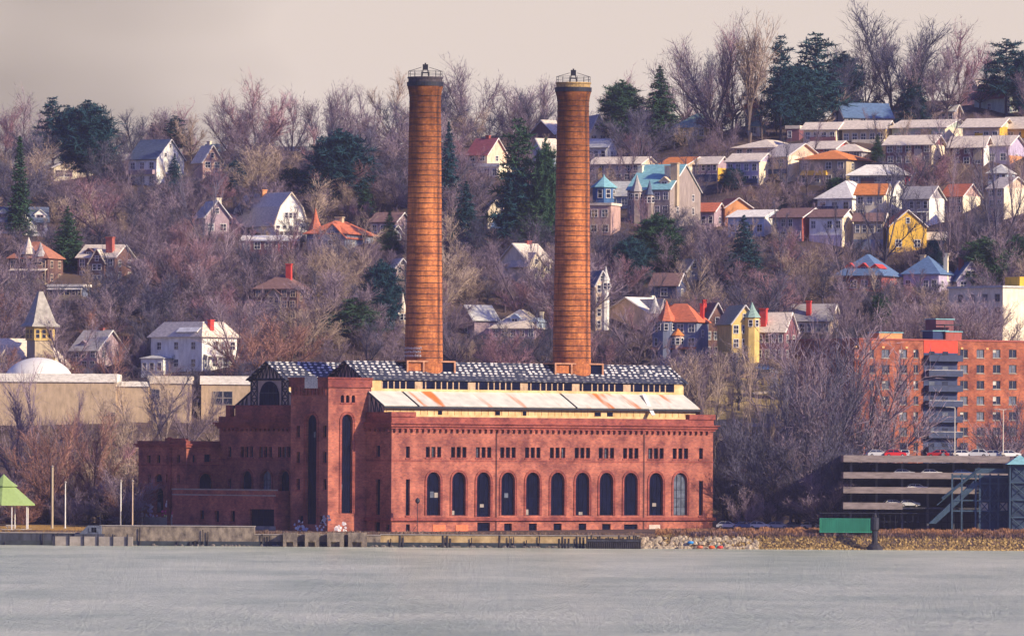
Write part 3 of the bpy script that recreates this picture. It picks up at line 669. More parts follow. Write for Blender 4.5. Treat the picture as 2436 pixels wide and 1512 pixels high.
    # roof box at its foot (part of the station)
    bx = MB(); xa, za = PL(ub-40, 880, bE+2.2); xb, _ = PL(ub+76, 880, bE+2.2); y0 = bE+2.2; zb0 = ze2+.9; zt0 = zr2+.35
    bx.box(xa, y0, zt0-.3, xb, bR, zt0); bx.box(xa, y0, zb0, xb, y0+.25, zb0+.35)
    for k_ in range(4):
        xx = lerp(xa, xb-.4, (0, .34, .68, 1)[k_]); bx.box(xx, y0-.02, zb0, xx+.4, y0+.3, zt0-.3)
    bo = bx.build('roof_box', mat('faded_orange_timber', (.40, .20, .12), .85, .3, 1), STN)
    bb = MB(); bb.box(xa+.4, y0+.5, zb0, lerp(xa, xb, .68), y0+.6, zt0-.3); bb.build('brick_panel', M_orange, bo)
    bb = MB(); bb.box(lerp(xa, xb, .68), y0+.5, zb0, xb-.2, y0+.6, zt0-.3); bb.build('dark_panel', M_void, bo)
    return root
chimney(1007.5, 1010, 858, 183, 'tall brick chimney with white painted letters near its foot and a dark cap', True, True)
chimney(1359.5, 1363, 861, 196, 'tall brick chimney with a pale yellow cap ring and no painted letters', False, False)
# ================================================================ houses
LAND = []      # (u, v centre, half width, short name) of things that trees are described beside
RECTS = []     # picture rectangles of houses, so that trees do not bury them
WC = {'cream': (.80, .71, .52), 'white': (.82, .80, .73), 'ltan': (.64, .50, .37), 'yellow': (.66, .48, .17), 'gold': (.68, .42, .06), 'brown': (.16, .09, .08), 'brick': (.36, .10, .08),
      'maroon': (.20, .085, .10), 'mauve': (.36, .27, .31), 'grey': (.36, .34, .35), 'bluegrey': (.17, .20, .29), 'blue': (.07, .16, .34), 'navy': (.03, .05, .13), 'stone': (.30, .25, .23),
      'orange': (.66, .30, .13), 'red': (.55, .06, .05), 'lilac': (.44, .38, .52), 'green': (.42, .50, .42), 'khaki': (.46, .38, .26), 'buff': (.50, .38, .25), 'pinkish': (.48, .32, .28), 'paleblue': (.46, .55, .66)}
RC = {'tan': (.66, .58, .47), 'grey': (.36, .34, .33), 'slate': (.10, .13, .20), 'blue': (.10, .17, .30), 'orange': (.62, .22, .07), 'terracotta': (.50, .15, .08), 'white': (.80, .76, .67), 'brown': (.20, .12, .11),
      'teal': (.20, .42, .46), 'maroon': (.26, .08, .10), 'olive': (.30, .32, .22), 'green': (.24, .36, .32), 'rust': (.38, .16, .10), 'palegrey': (.50, .50, .47)}
def wallm(c): return mat('wall_'+c, WC[c], .85, .26, .7, .2, stretch=(1.4, 1.4, .5), detail=8)
def roofm(c): return mat('roof_'+c, RC[c], .85, .26, 1.1, .2, stretch=(1, 1, 3))
def hwindow(parent, o, ud, nd, w, h, trim, pane=None, cross=True):
    """window standing on a wall: o = lower left corner, ud = along the wall, nd = outwards"""
    o = Vector(o); ud = Vector(ud); nd = Vector(nd); Z = Vector((0, 0, 1)); t = .13
    f = MB()
    def bb(u0, z0, u1, z1, d0, d1):
        a = [o+ud*u0+Z*z0, o+ud*u1+Z*z0, o+ud*u1+Z*z1, o+ud*u0+Z*z1]; f.hexa([p+nd*d0 for p in a], [p+nd*d1 for p in a])
    bb(-t, -t, w+t, 0, .0, .12); bb(-t, h, w+t, h+t, .0, .12); bb(-t, 0, 0, h, .0, .1); bb(w, 0, w+t, h, .0, .1)
    if cross: bb(0, h*.48, w, h*.54, .0, .07)
    if cross and w > 1.1: bb(w*.47, 0, w*.53, h*.48, .0, .07); bb(w*.47, h*.54, w*.53, h, .0, .07)
    fo = f.build('window', trim, parent)
    p = MB(); p.add([o+nd*.03, o+ud*w+nd*.03, o+ud*w+Z*h+nd*.03, o+Z*h+nd*.03], [(0, 1, 2, 3)]); p.build('pane', pane or M_glass, fo)
    return fo
def gableroof(m_, w, d, z, r, ov, axis, t=.22, clip=0):
    """two slabs; ridge along 'x' or 'y'"""
    if axis == 'x':
        s = r/(d/2)
        for sg in (-1, 1):
            y = sg*(d/2+ov); q = [Vector((-w/2-ov, 0, z+r)), Vector((w/2+ov, 0, z+r)), Vector((w/2+ov, y, z-ov*s)), Vector((-w/2-ov, y, z-ov*s))]
            if sg > 0: q = q[::-1]
            m_.slab(q[::-1], t)
    else:
        s = r/(w/2)
        for sg in (-1, 1):
            x = sg*(w/2+ov); q = [Vector((0, -d/2-ov, z+r)), Vector((0, d/2+ov, z+r)), Vector((x, d/2+ov, z-ov*s)), Vector((x, -d/2-ov, z-ov*s))]
            if sg < 0: q = q[::-1]
            m_.slab(q[::-1], t)
def hiproof(m_, w, d, z, r, ov, t=.15, flat=.0):
    W_, D_ = w/2+ov, d/2+ov; rl = max(0, (w-d)/2)+flat; rd = max(0, (d-w)/2)+flat
    b_ = [(-W_, -D_, z), (W_, -D_, z), (W_, D_, z), (-W_, D_, z)]; tp = [(-rl, -rd, z+r), (rl, -rd, z+r), (rl, rd, z+r), (-rl, rd, z+r)]
    lo = [(x, y, q-t) for x, y, q in b_]
    m_.add(b_+tp+lo, [(0, 1, 5, 4), (1, 2, 6, 5), (2, 3, 7, 6), (3, 0, 4, 7), (4, 5, 6, 7), (8, 9, 1, 0), (9, 10, 2, 1), (10, 11, 3, 2), (11, 8, 0, 3), (11, 10, 9, 8)])
HN = [0]
def house(label, short, uL, f, s, vb, h, r, kind='gy', yaw=30, wall='cream', roof='tan', win=(3, 2), sw=(0, 0), chim=(), dorm=(), porch=None, trim=None, ov=5, cat='house', extra=None,
          wtype=None, side=None, name='house', group=None, deep=5.0, fbits=(), y=None, pane=None, gable=None):
    """uL = left edge, f = visible width of the front, s = visible width of the side (2435 px picture); vb = foot; h = wall height; r = roof rise"""
    ya = math.radians(yaw); ca, sa = math.cos(ya), abs(math.sin(ya))
    uc = uL+f if yaw < 0 else uL+s
    g = at(uc, vb, y) if y else ground(uc, vb); k = mpp(g.y)
    w = f/ca*k; d = (s/sa*k) if sa > .05 and s > 0 else max(.7*w, 7); H = h*k; R = r*k; OV = ov*k
    d = min(d, 24)
    cx, cy = (w/2, -d/2) if yaw < 0 else (-w/2, -d/2)       # nearest corner in local axes
    c, s_ = math.cos(ya), math.sin(ya)
    loc = Vector((g.x-(cx*c-cy*s_), g.y-(cx*s_+cy*c), g.z))
    root = empty(name, loc, ya, label, cat, group)
    LAND.append((uL+(f+s)/2, vb-(h+r)/2, (f+s)/2, (h+r)/2, short)); RECTS.append((uL, vb-h-r, uL+f+s, vb, g.y))
    tr = trim or M_white; wm = wallm(wall)
    m_ = MB(); m_.box(-w/2, -d/2, -deep, w/2, d/2, H)
    if kind == 'gx':
        for sx in (-1, 1): m_.prism([(sx*w/2, -d/2, H), (sx*w/2, d/2, H), (sx*w/2, 0, H+R)], (-sx*.2, 0, 0))
    elif kind == 'gy':
        for sy in (-1, 1): m_.prism([(-w/2, sy*d/2, H), (w/2, sy*d/2, H), (0, sy*d/2, H+R)], (0, -sy*.2, 0))
    elif kind == 'gambrel':
        for sy in (-1, 1): m_.prism([(-w/2, sy*d/2, H), (w/2, sy*d/2, H), (w*.34, sy*d/2, H+R*.55), (0, sy*d/2, H+R), (-w*.34, sy*d/2, H+R*.55)], (0, -sy*.2, 0))
    m_.build('wall', wm, root)
    m_ = MB(); rm = roofm(roof)
    if kind == 'gx': gableroof(m_, w, d, H, R, OV, 'x')
    elif kind == 'gy': gableroof(m_, w, d, H, R, OV, 'y')
    elif kind == 'hip': hiproof(m_, w, d, H, R, OV)
    elif kind == 'mansard': hiproof(m_, w, d, H, R, OV, flat=min(w, d)*.3)
    elif kind == 'gambrel':
        pts = [(w/2+OV, H-OV*.8), (w*.36, H+R*.55), (0, H+R)]
        for (xa, za), (xb, zb_) in zip(pts, pts[1:]):
            for sg in (-1, 1):
                q = [Vector((sg*xa, -d/2-OV, za)), Vector((sg*xb, -d/2-OV, zb_)), Vector((sg*xb, d/2+OV, zb_)), Vector((sg*xa, d/2+OV, za))]
                m_.slab(q if sg > 0 else q[::-1], .25)
    elif kind == 'flat':
        m_.box(-w/2-.3, -d/2-.3, H, w/2+.3, d/2+.3, H+max(R, .35))
    rfo = m_.build('roof', rm, root)
    if kind in ('gx', 'gy') and R > 0.5:        # barge boards
        bmb = MB()
        if kind == 'gy':
            for sg in (-1, 1): bmb.tube((0, -d/2-OV-.05, H+R+.05), (sg*(w/2+OV), -d/2-OV-.05, H-OV*R/(w/2)+.02), .16, .16, 4)
        else:
            sx = 1 if yaw < 0 else -1
            for sg in (-1, 1): bmb.tube((sx*(w/2+OV+.05), 0, H+R+.05), (sx*(w/2+OV+.05), sg*(d/2+OV), H-OV*R/(d/2)+.02), .16, .16, 4)
        bmb.build('barge_board', tr, root)
    # windows in even rows; fh = storey height
    nx, nz = win
    rq = random.Random(HN[0]*7+3); HN[0] += 1
    if nx and nz:
        fh = H/nz; ww = min(w/nx*.52, 1.5); wh = min(fh*.58, 1.75)
        if wtype == 'wide': ww = w/nx*.72
        for j in range(nz):
            for i in range(nx):
                if rq.random() < .07: continue
                xc = -w/2+w*(i+.5)/nx+rq.uniform(-.12, .12)
                hwindow(root, (xc-ww/2, -d/2, j*fh+fh*.26), (1, 0, 0), (0, -1, 0), ww, wh, tr, pane or (M_glass if rq.random() < .7 else M_glass2))
    if kind in ('gy', 'gambrel') and R > 1.6 and gable != 0:
        n = gable or 1; ww = .85
        for i in range(n): hwindow(root, ((i-(n-1)/2)*1.25-ww/2, -d/2, H+R*.2), (1, 0, 0), (0, -1, 0), ww, min(1.3, R*.4), tr)
    nx, nz = sw
    if nx and nz:
        fh = H/nz; ww = min(d/nx*.45, 1.3); wh = min(fh*.55, 1.6); sx = 1 if yaw < 0 else -1
        for j in range(nz):
            for i in range(nx):
                yc = -d/2+d*(i+.5)/nx
                hwindow(root, (sx*w/2, yc-ww/2 if sx > 0 else yc+ww/2, j*fh+fh*.27), (0, 1 if sx > 0 else -1, 0), (sx, 0, 0), ww, wh, tr)
    for cf in chim:
        fx, fy, hh, ww, col = cf; hh *= k; ww *= k
        m_ = MB(); m_.box(fx*w/2-ww/2, fy*d/2-ww*.4, H*.6, fx*w/2+ww/2, fy*d/2+ww*.4, H+R+hh); m_.box(fx*w/2-ww*.6, fy*d/2-ww*.5, H+R+hh, fx*w/2+ww*.6, fy*d/2+ww*.5, H+R+hh+.25)
        m_.build('chimney', wallm(col), rfo)
    for df in dorm:          # gabled dormers on the front slope: (x fraction, width px, height px)
        fx, dw, dh = df[:3]; dc = wallm(df[3]) if len(df) > 3 else wm; dw *= k; dh *= k; x = fx*w/2
        yb = -d/2+.1*d; z0 = H-.1
        m_ = MB(); m_.box(x-dw/2, yb, z0, x+dw/2, 0, z0+dh); m_.prism([(x-dw/2, yb, z0+dh), (x+dw/2, yb, z0+dh), (x, yb, z0+dh+dw*.42)], (0, .3, 0))
        for sg in (-1, 1):
            q = [Vector((x, yb-.3, z0+dh+dw*.42)), Vector((x, 0, z0+dh+dw*.42)), Vector((x+sg*(dw/2+.3), 0, z0+dh-.25)), Vector((x+sg*(dw/2+.3), yb-.3, z0+dh-.25))]
            m2_ = q if sg < 0 else q[::-1]; rfo2 = None
            m_.slab(m2_, .12)
        do = m_.build('dormer', dc, rfo)
        hwindow(do, (x-dw*.28, yb, z0+dh*.15), (1, 0, 0), (0, -1, 0), dw*.56, dh*.75, tr)
    if porch:                # (x0 fraction, x1 fraction, height px, depth px, posts)
        x0, x1, ph, pd, npst = porch[:5]; pc = porch[5] if len(porch) > 5 else roof; x0 *= w/2; x1 *= w/2; ph *= k; pd *= k; m_ = MB()
        m_.slab([Vector((x0, -d/2-pd, ph)), Vector((x1, -d/2-pd, ph)), Vector((x1, -d/2-.01, ph+pd*.35)), Vector((x0, -d/2-.01, ph+pd*.35))], .2)
        po = m_.build('porch_roof', roofm(pc), root)
        m_ = MB(); m_.box(x0, -d/2-pd, -deep*.5, x1, -d/2-.01, .25)
        m_.box(x0, -d/2-pd+.05, .25, x1, -d/2-pd+.12, 1.1)
        for i in range(npst): xx = lerp(x0+.15, x1-.15, i/(npst-1)); m_.box(xx-.11, -d/2-pd+.14, .25, xx+.11, -d/2-pd+.36, ph)
        m_.build('porch', tr if wall not in ('brown', 'bluegrey') else wallm('khaki'), root)
    if extra: extra(root, w, d, H, R, k, wm, rm, rfo, tr)
    return root
def turret(fx, fy, rad, h, rise, roofc, wallc=None, n=8):
    def f(root, w, d, H, R, k, wm, rm, rfo, tr):
        x, y = fx*w/2, fy*d/2; ra = rad*k
        m_ = MB(); m_.lathe([(ra, -4), (ra, h*k)], n, (x, y, 0)); to = m_.build('turret', wallm(wallc) if wallc else wm, root)
        m_ = MB(); m_.lathe([(ra*1.18, h*k-.1), (ra*1.18, h*k), (ra*.5, h*k+rise*k*.5), (.05, h*k+rise*k)], n, (x, y, 0)); m_.build('cone_roof', roofm(roofc), to)
        for a in (-120, -70, -20):
            a = math.radians(a); nd = Vector((math.cos(a), math.sin(a), 0)); ud = Vector((-nd.y, nd.x, 0)); z = h*k-2.1
            hwindow(to, Vector((x, y, z))+nd*(ra*.97)-ud*.4, ud, nd, .8, 1.4, tr)
    return f
def balcony(fx0, fx1, z, dep, col):
    def f(root, w, d, H, R, k, wm, rm, rfo, tr):
        m_ = MB(); x0, x1 = fx0*w/2, fx1*w/2; z_ = z*k; dp = dep*k
        m_.box(x0, -d/2-dp, z_-.2, x1, -d/2-.01, z_); m_.box(x0, -d/2-dp, z_, x1, -d/2-dp+.08, z_+1.0); m_.box(x0, -d/2-dp+.08, z_, x0+.08, -d/2-.01, z_+1.0); m_.box(x1-.08, -d/2-dp+.08, z_, x1, -d/2-.01, z_+1.0)
        m_.build('balcony', wallm(col), root)
    return f
def panel(fx0, fx1, z0, z1, col, sidew=False):
    def f(root, w, d, H, R, k, wm, rm, rfo, tr):
        m_ = MB(); m_.box(fx0*w/2, -d/2-.16, z0*H, fx1*w/2, -d/2-.005, z1*H); m_.build('coloured_panel', wallm(col), root)
    return f
def sidepanel(z0, z1, col, sx=1):  # cream and white ends hold sunlight put into the wall colour
    def f(root, w, d, H, R, k, wm, rm, rfo, tr):
        m_ = MB(); m_.box(min(sx*w/2, sx*(w/2+.12)), -d/2+.05, z0*H, max(sx*w/2, sx*(w/2+.12))+.005, d/2-.05, z1*H); m_.build('sunlit_coloured_end', wallm(col), root)
    return f
def multi(*fs):
    def f(*a):
        for q in fs: q(*a)
    return f
def wing(fx, wd, h, r, col, roofc, dep=6, kind='gy', gw=1):
    """a front wing with its own gable: centre fraction, width px, wall height px, roof rise px"""
    def f(root, w, d, H, R, k, wm, rm, rfo, tr):
        x = fx*w/2; a = wd*k; hh = h*k; rr = r*k; dp = dep*k; y = -d/2-dp
        m_ = MB(); m_.box(x-a/2, y, -4, x+a/2, -d/2+.3, hh)
        m_.prism([(x-a/2, y, hh), (x+a/2, y, hh), (x, y, hh+rr)], (0, .2, 0)); wo = m_.build('front_wing', wallm(col), root)
        m_ = MB()
        for sg in (-1, 1):
            xx = x+sg*(a/2+.4); q = [Vector((x, y-.4, hh+rr)), Vector((x, d*.1, hh+rr)), Vector((xx, d*.1, hh-.8*rr/a)), Vector((xx, y-.4, hh-.8*rr/a))]
            m_.slab(q if sg < 0 else q[::-1], .2)
        m_.build('wing_roof', roofm(roofc), wo)
        n = max(1, gw)
        for j in range(2 if hh > 4.5 else 1):
            for i in range(n): hwindow(wo, (x+(i-(n-1)/2)*1.35-.45, y, hh-1.9-j*2.7), (1, 0, 0), (0, -1, 0), .9, 1.3, tr)
        if rr > 1.8: hwindow(wo, (x-.4, y, hh+rr*.12), (1, 0, 0), (0, -1, 0), .8, 1.1, tr)
    return f
H = house
# ---- upper left
H('small low cream house with a wide dark window, among trees on the upper slope', 'low cream house', 128, 92, 0, 432, 34, 22, 'gy', 12, 'cream', 'tan', (0, 0), ov=7, extra=lambda root, w, d, H_, R, k, wm, rm, rfo, tr: hwindow(root, (-w*.45, -d/2, H_*.35), (1, 0, 0), (0, -1, 0), w*.42, H_*.42, M_white))
H('steep gabled cream house with dark slate roof and a stone arch porch below its gable', 'slate-roofed cream house', 302, 70, 62, 442, 66, 46, 'gx', -38, 'white', 'slate', (3, 2), (0, 0), ov=4, extra=multi(balcony(-1, .9, 30, 10, 'mauve'),
  lambda root, w, d, H_, R, k, wm, rm, rfo, tr: [hwindow(root, (w/2, yy, H_+R*zz), (0, 1, 0), (1, 0, 0), .7, .9, tr) for yy, zz in ((-.35, .6), (-2.4, .12), (1.4, .12))]))
H('grey-green roofed house with pale chimney half hidden by trees near the ridge', 'grey-green roofed house', 478, 46, 26, 350, 34, 36, 'gx', -35, 'pinkish', 'green', (2, 2), (1, 2), chim=((-.8, 0, 6, 9, 'cream'),))
H('tan shingled gable house hidden to its eaves in purple trees', 'tan shingled gable', 458, 44, 24, 425, 44, 36, 'gy', 28, 'pinkish', 'tan', (2, 2), (0, 0))
H('grey roofed house with a bright yellow gable on the ridge', 'yellow gabled ridge house', 632, 62, 52, 338, 30, 32, 'gx', -38, 'gold', 'grey', (3, 1), (1, 1), ov=3)
H('pale house whose grey roof rises behind the yellow gabled ridge house', 'pale ridge house', 690, 40, 26, 290, 22, 18, 'gx', -30, 'white', 'palegrey', (2, 1))
H('navy-roofed white house with steep front gable and dormers above the brown villa', 'navy-roofed white house', -8, 120, 0, 556, 30, 34, 'gx', 6, 'white', 'slate', (4, 1), dorm=((-.75, 26, 20), (.72, 26, 18)), chim=((.95, -.3, -30, 13, 'brick'), (-.35, -.9, -44, 12, 'red')), extra=wing(.05, 58, 26, 34, 'white', 'slate', 6, gw=2), trim=wallm('mauve'))
H('large brown shingle villa with rust red hip roof, porch and two pointed roofs', 'brown villa', 18, 95, 32, 678, 62, 40, 'hip', -22, 'brown', 'rust', (4, 2), (2, 2), porch=(-.9, 1.0, 30, 14, 6, 'tan'), extra=multi(turret(-.1, -.7, 17, 72, 40, 'tan'), turret(.55, -.8, 13, 66, 34, 'grey')), trim=wallm('ltan'))
H('dark shingle house with a tall brown chimney and pale gable roof above the tree line', 'tall-chimneyed shingle house', 182, 90, 42, 672, 58, 30, 'gx', -24, 'brown', 'tan', (4, 2), (2, 2), chim=((.55, -.6, 16, 17, 'brick'),), dorm=((-.5, 20, 14),), extra=wing(.1, 40, 46, 30, 'brown', 'tan', 5, gw=2))
H('low blue-shaded house with a white porch rail beside the brown villa', 'low blue porch house', 112, 84, 16, 712, 30, 6, 'flat', -20, 'bluegrey', 'white', (6, 1), porch=(-1, 1, 22, 9, 7, 'white'))  # blue-grey puts the shade on this pale house into its wall colour
H('grey half timbered house with a pale gable behind a forked bare tree', 'grey half-timbered house', 168, 62, 62, 882, 48, 46, 'gx', -32, 'mauve', 'grey', (3, 2), (2, 2), ov=6, dorm=((-.3, 20, 14),), chim=((.3, 0, 4, 9, 'brick'),))
H('big white hip roofed mansion with a tall red chimney and bay dormers', 'white hip-roofed mansion', 352, 80, 128, 884, 82, 36, 'mansard', 32+12, 'white', 'tan', (4, 2), (3, 2), chim=((-.35, -.9, 2, 12, 'red'),), dorm=((.3, 26, 16), (-.8, 20, 14)), porch=(-.9, .9, 34, 14, 7, 'white'), ov=7)
H('small white lodge below the big white mansion', 'white lodge', 334, 54, 20, 892, 40, 8, 'hip', -24, 'white', 'palegrey', (3, 1), ov=3)
# ---- centre left
H('white gambrel house with broad grey roof and triple attic windows in its bright gable', 'white gambrel house', 525, 74, 128, 578, 44, 78, 'gambrel', 30, 'white', 'tan', (5, 2), (3, 1), chim=((-.05, .2, 6, 12, 'orange'),), porch=(-.9, .9, 26, 14, 7, 'white'), gable=3, ov=6)
H('blue-grey gabled house standing close behind the white gambrel house', 'blue-grey gable', 462, 56, 26, 560, 46, 36, 'gy', 24, 'mauve', 'palegrey', (2, 1), (0, 0), chim=((.3, -.5, 6, 12, 'cream'),))
H('low brown house with white roof and an orange garage door below the white gambrel house', 'low brown garage house', 572, 132, 14, 598, 26, 12, 'gx', -12, 'maroon', 'white', (5, 1), extra=multi(panel(.72, .97, 0, .85, 'orange'), panel(.35, .42, 0, .85, 'red')), ov=4)
H('dark blue house with orange tile roof, pointed corner turret and a timbered gable', 'orange-tiled house', 728, 96, 62, 596, 40, 32, 'hip', -20, 'bluegrey', 'terracotta', (4, 1), (2, 1), chim=((-.05, 0, 8, 18, 'khaki'),), ov=8, extra=multi(turret(-.98, -.4, 17, 46, 56, 'terracotta'), wing(.35, 64, 30, 32, 'bluegrey', 'terracotta', 7, gw=2)))
H('dusky mauve roofed house between the orange-tiled house and the first chimney', 'mauve-roofed house', 880, 60, 34, 560, 32, 22, 'gx', -24, 'mauve', 'brown', (3, 1), (1, 1))
H('tiny pale blue gabled cottage beside a small dark fir', 'tiny pale blue cottage', 922, 24, 10, 572, 20, 16, 'gy', 20, 'paleblue', 'palegrey', (1, 1), trim=M_white)
H('dark brown house with pale bay windows and a red chimney on the wooded slope', 'dark bay-windowed house', 602, 104, 32, 762, 76, 36, 'hip', -18, 'brown', 'brown', (5, 3), (2, 2), chim=((.35, -.2, 22, 13, 'red'),), extra=wing(-.05, 34, 62, 14, 'khaki', 'brown', 4, gw=2), trim=wallm('ltan'))
H('narrow pale house with white trim half seen left of the first chimney', 'narrow pale house', 918, 28, 24, 690, 58, 18, 'gy', 22, 'mauve', 'palegrey', (2, 3), (1, 2))
H('small beige turreted house tucked against the first chimney', 'beige turreted house', 934, 20, 14, 792, 44, 18, 'hip', 20, 'ltan', 'tan', (2, 2), extra=turret(0, -.9, 9, 52, 46, 'tan'))
# ---- between the chimneys
H('cream house with maroon roof on the upper slope between the chimneys', 'maroon-roofed house', 1112, 46, 46, 408, 42, 38, 'gx', -34, 'ltan', 'maroon', (2, 2), (1, 2), chim=((.1, 0, 6, 9, 'brick'),))
H('low cream house with flat lit roofs behind the tall pine', 'low cream pine house', 1130, 56, 44, 424, 28, 8, 'flat', -26, 'cream', 'white', (3, 1), (1, 1))
H('tan roofed house with brown end gable at the top between pine and chimney', 'upper tan-roofed house', 1258, 30, 62, 342, 24, 34, 'gx', 36, 'brown', 'tan', (2, 1), (0, 0), ov=3)
H('pale blue shaded house with tan gable roof left of the second chimney', 'pale blue gabled house', 1258, 40, 38, 408, 42, 38, 'gx', 30, 'paleblue', 'tan', (2, 2), (1, 2), ov=5)  # blue skylight on the wall is put into its colour
H('cream round gabled cottage glowing behind dark conifers', 'round-gabled cream cottage', 1148, 40, 12, 548, 36, 34, 'gambrel', 12, 'cream', 'cream' if 'cream' in RC else 'tan', (1, 1), gable=0)
H('dark blue roofed bungalow beneath the tall pine', 'blue bungalow', 1172, 62, 14, 566, 24, 16, 'gx', -15, 'bluegrey', 'blue', (3, 1))
H('big cream house with tan gables behind a many-limbed bare tree', 'cream gabled house', 1186, 52, 72, 684, 62, 42, 'gx', 34, 'cream', 'tan', (3, 2), (2, 2), chim=((.3, 0, 6, 12, 'brick'),), extra=wing(-.5, 46, 52, 30, 'cream', 'tan', 6, gw=1))
H('bluish grey cottage with a leaning gable roof below the cream gabled house', 'bluish cottage', 1088, 56, 40, 802, 40, 34, 'gx', 32, 'mauve', 'palegrey', (2, 1), (1, 1))
H('broad house with swept pale grey roof and one arched white dormer', 'swept-roof house', 1168, 104, 44, 808, 26, 46, 'hip', -16, 'mauve', 'tan', (5, 1), (1, 1), dorm=((-.02, 22, 26, 'paleblue'), (.9, 18, 18, 'paleblue')), ov=6, chim=((.85, .1, -8, 9, 'cream'),))
# ---- right of the second chimney, upper
H('cream and brown striped timber gable peeping past the second chimney', 'striped timber gable', 1384, 42, 18, 345, 28, 44, 'gy', 12, 'cream', 'grey', (2, 1), gable=2)
H('white walled house with broken pale roof under the striped timber gable', 'broken-roofed white house', 1392, 50, 26, 384, 32, 20, 'gx', -20, 'white', 'palegrey', (3, 1), (1, 1))
H('long tan roofed row house at the left end of the townhouse terrace', 'end tan row house', 1400, 122, 44, 432, 42, 18, 'gx', -24, 'ltan', 'tan', (6, 2), (1, 1), extra=panel(-.62, -.48, .15, .8, 'gold'))
H('townhouse with bright orange roof and cream end wall', 'orange-roofed townhouse', 1562, 62, 72, 442, 46, 24, 'gx', -36, 'khaki', 'orange', (4, 2), (1, 1), extra=sidepanel(0, 1, 'cream'), ov=6)
H('tan roofed townhouse with a yellow lower bay and dark recess', 'yellow-bayed townhouse', 1652, 54, 26, 432, 44, 16, 'gx', -32, 'mauve', 'tan', (4, 2), (0, 0), extra=multi(sidepanel(0, .75, 'gold'), panel(-.9, .95, .02, .4, 'navy')))
H('mauve white two storey townhouse above a blue balcony', 'mauve white townhouse', 1728, 76, 40, 442, 58, 20, 'gx', -28, 'lilac', 'tan', (4, 2), (0, 0), extra=multi(balcony(-1, 1, 8, 8, 'navy'), sidepanel(0, 1, 'cream')))
H('wide pale roofed house above the mauve white townhouse', 'wide pale-roofed house', 1748, 96, 84, 372, 22, 22, 'hip', -30, 'ltan', 'tan', (4, 1), (2, 1), ov=9)
H('cream townhouse with broad gable, dark balconies and yellow side light', 'broad-gabled cream townhouse', 1822, 50, 82, 438, 64, 30, 'gx', -52, 'ltan', 'tan', (2, 2), (2, 2), extra=multi(sidepanel(0, 1, 'cream'), balcony(-.9, .9, 24, 8, 'navy')), ov=6)
H('grey-green hip roofed house with yellow walls above the orange-roofed townhouse', 'green hip-roofed house', 1604, 74, 44, 330, 26, 36, 'hip', -26, 'yellow', 'green', (4, 1), (2, 1), ov=7, dorm=((.75, 16, 16, 'cream'),))
H('tall narrow tan house with an orange cap roof glimpsed through bare branches', 'tall narrow tan house', 1772, 20, 18, 318, 62, 22, 'hip', -30, 'pinkish', 'terracotta', (1, 3), (1, 3))
H('white gabled cottage shining between the two ridge firs', 'white ridge cottage', 1862, 44, 32, 300, 26, 22, 'gx', -34, 'white', 'palegrey', (2, 1), (1, 1))
H('dark red brick cottage half hidden behind the white ridge cottage', 'red brick cottage', 1870, 30, 14, 334, 28, 8, 'flat', -20, 'maroon', 'tan', (2, 1))
H('low white cube house with a green-grey cap roof above the terrace', 'white cube house', 1778, 28, 16, 326, 24, 14, 'hip', -24, 'white', 'green', (1, 1))
H('long navy roofed house with grey left gable along the skyline terrace', 'long navy-roofed house', 1982, 118, 26, 296, 16, 36, 'gx', 16, 'grey', 'blue', (4, 1), (0, 0), ov=3)
H('small cream house with a curved gable just above the long navy-roofed house', 'curved cream gable', 2022, 44, 0, 262, 18, 24, 'gambrel', 4, 'cream', 'rust', (1, 1), gable=2)
H('white-walled ridge house with red roof pitched over pale green gable', 'red-roofed ridge house', 2322, 34, 66, 272, 44, 30, 'gy', 38, 'green', 'orange' if 0 else 'maroon', (2, 2), (1, 1), ov=6, extra=None)
H('broad tan roofed house behind the red-roofed ridge house', 'broad ridge house', 2298, 40, 38, 248, 28, 34, 'gx', 26, 'ltan', 'tan', (2, 1))
H('small white clapboard house to the uphill side of the yellow row', 'white clapboard house', 2222, 46, 20, 292, 28, 16, 'gx', -20, 'ltan', 'palegrey', (3, 1))
# terrace, top row
H('tan roofed row house with a deep magenta porch rail', 'magenta-porch row house', 1912, 76, 24, 338, 32, 16, 'gx', -22, 'cream', 'tan', (4, 1), extra=balcony(-.55, 1, 4, 8, 'maroon'), ov=7)
H('pale yellow-green row house with long white balcony rail', 'pale yellow-green row house', 2004, 100, 24, 342, 38, 18, 'gx', -22, 'khaki', 'tan', (5, 1), (1, 1), extra=multi(balcony(-.5, 1, 2, 8, 'cream'), sidepanel(0, 1, 'yellow')), ov=7)
H('grey-green row house with a large cream end gable', 'grey-green row house', 2124, 122, 66, 342, 40, 20, 'gx', -28, 'green', 'tan', (5, 1), (0, 0), extra=multi(panel(.1, .5, .3, .9, 'yellow'), sidepanel(0, 1, 'cream'), balcony(-.2, .5, 2, 7, 'ltan')), ov=8)
H('row house with bright yellow garage panels beside dark bays', 'yellow-panelled row house', 2292, 84, 38, 340, 38, 20, 'gx', -26, 'ltan', 'tan', (4, 1), (0, 0), extra=multi(panel(-.35, .1, .05, .6, 'gold'), sidepanel(0, 1, 'gold')), ov=8)
H('last row house at the picture edge with a yellow bay', 'edge row house', 2392, 76, 20, 340, 40, 22, 'gx', -26, 'ltan', 'tan', (3, 1), (0, 0), extra=panel(.0, .4, .3, .8, 'gold'), ov=8)
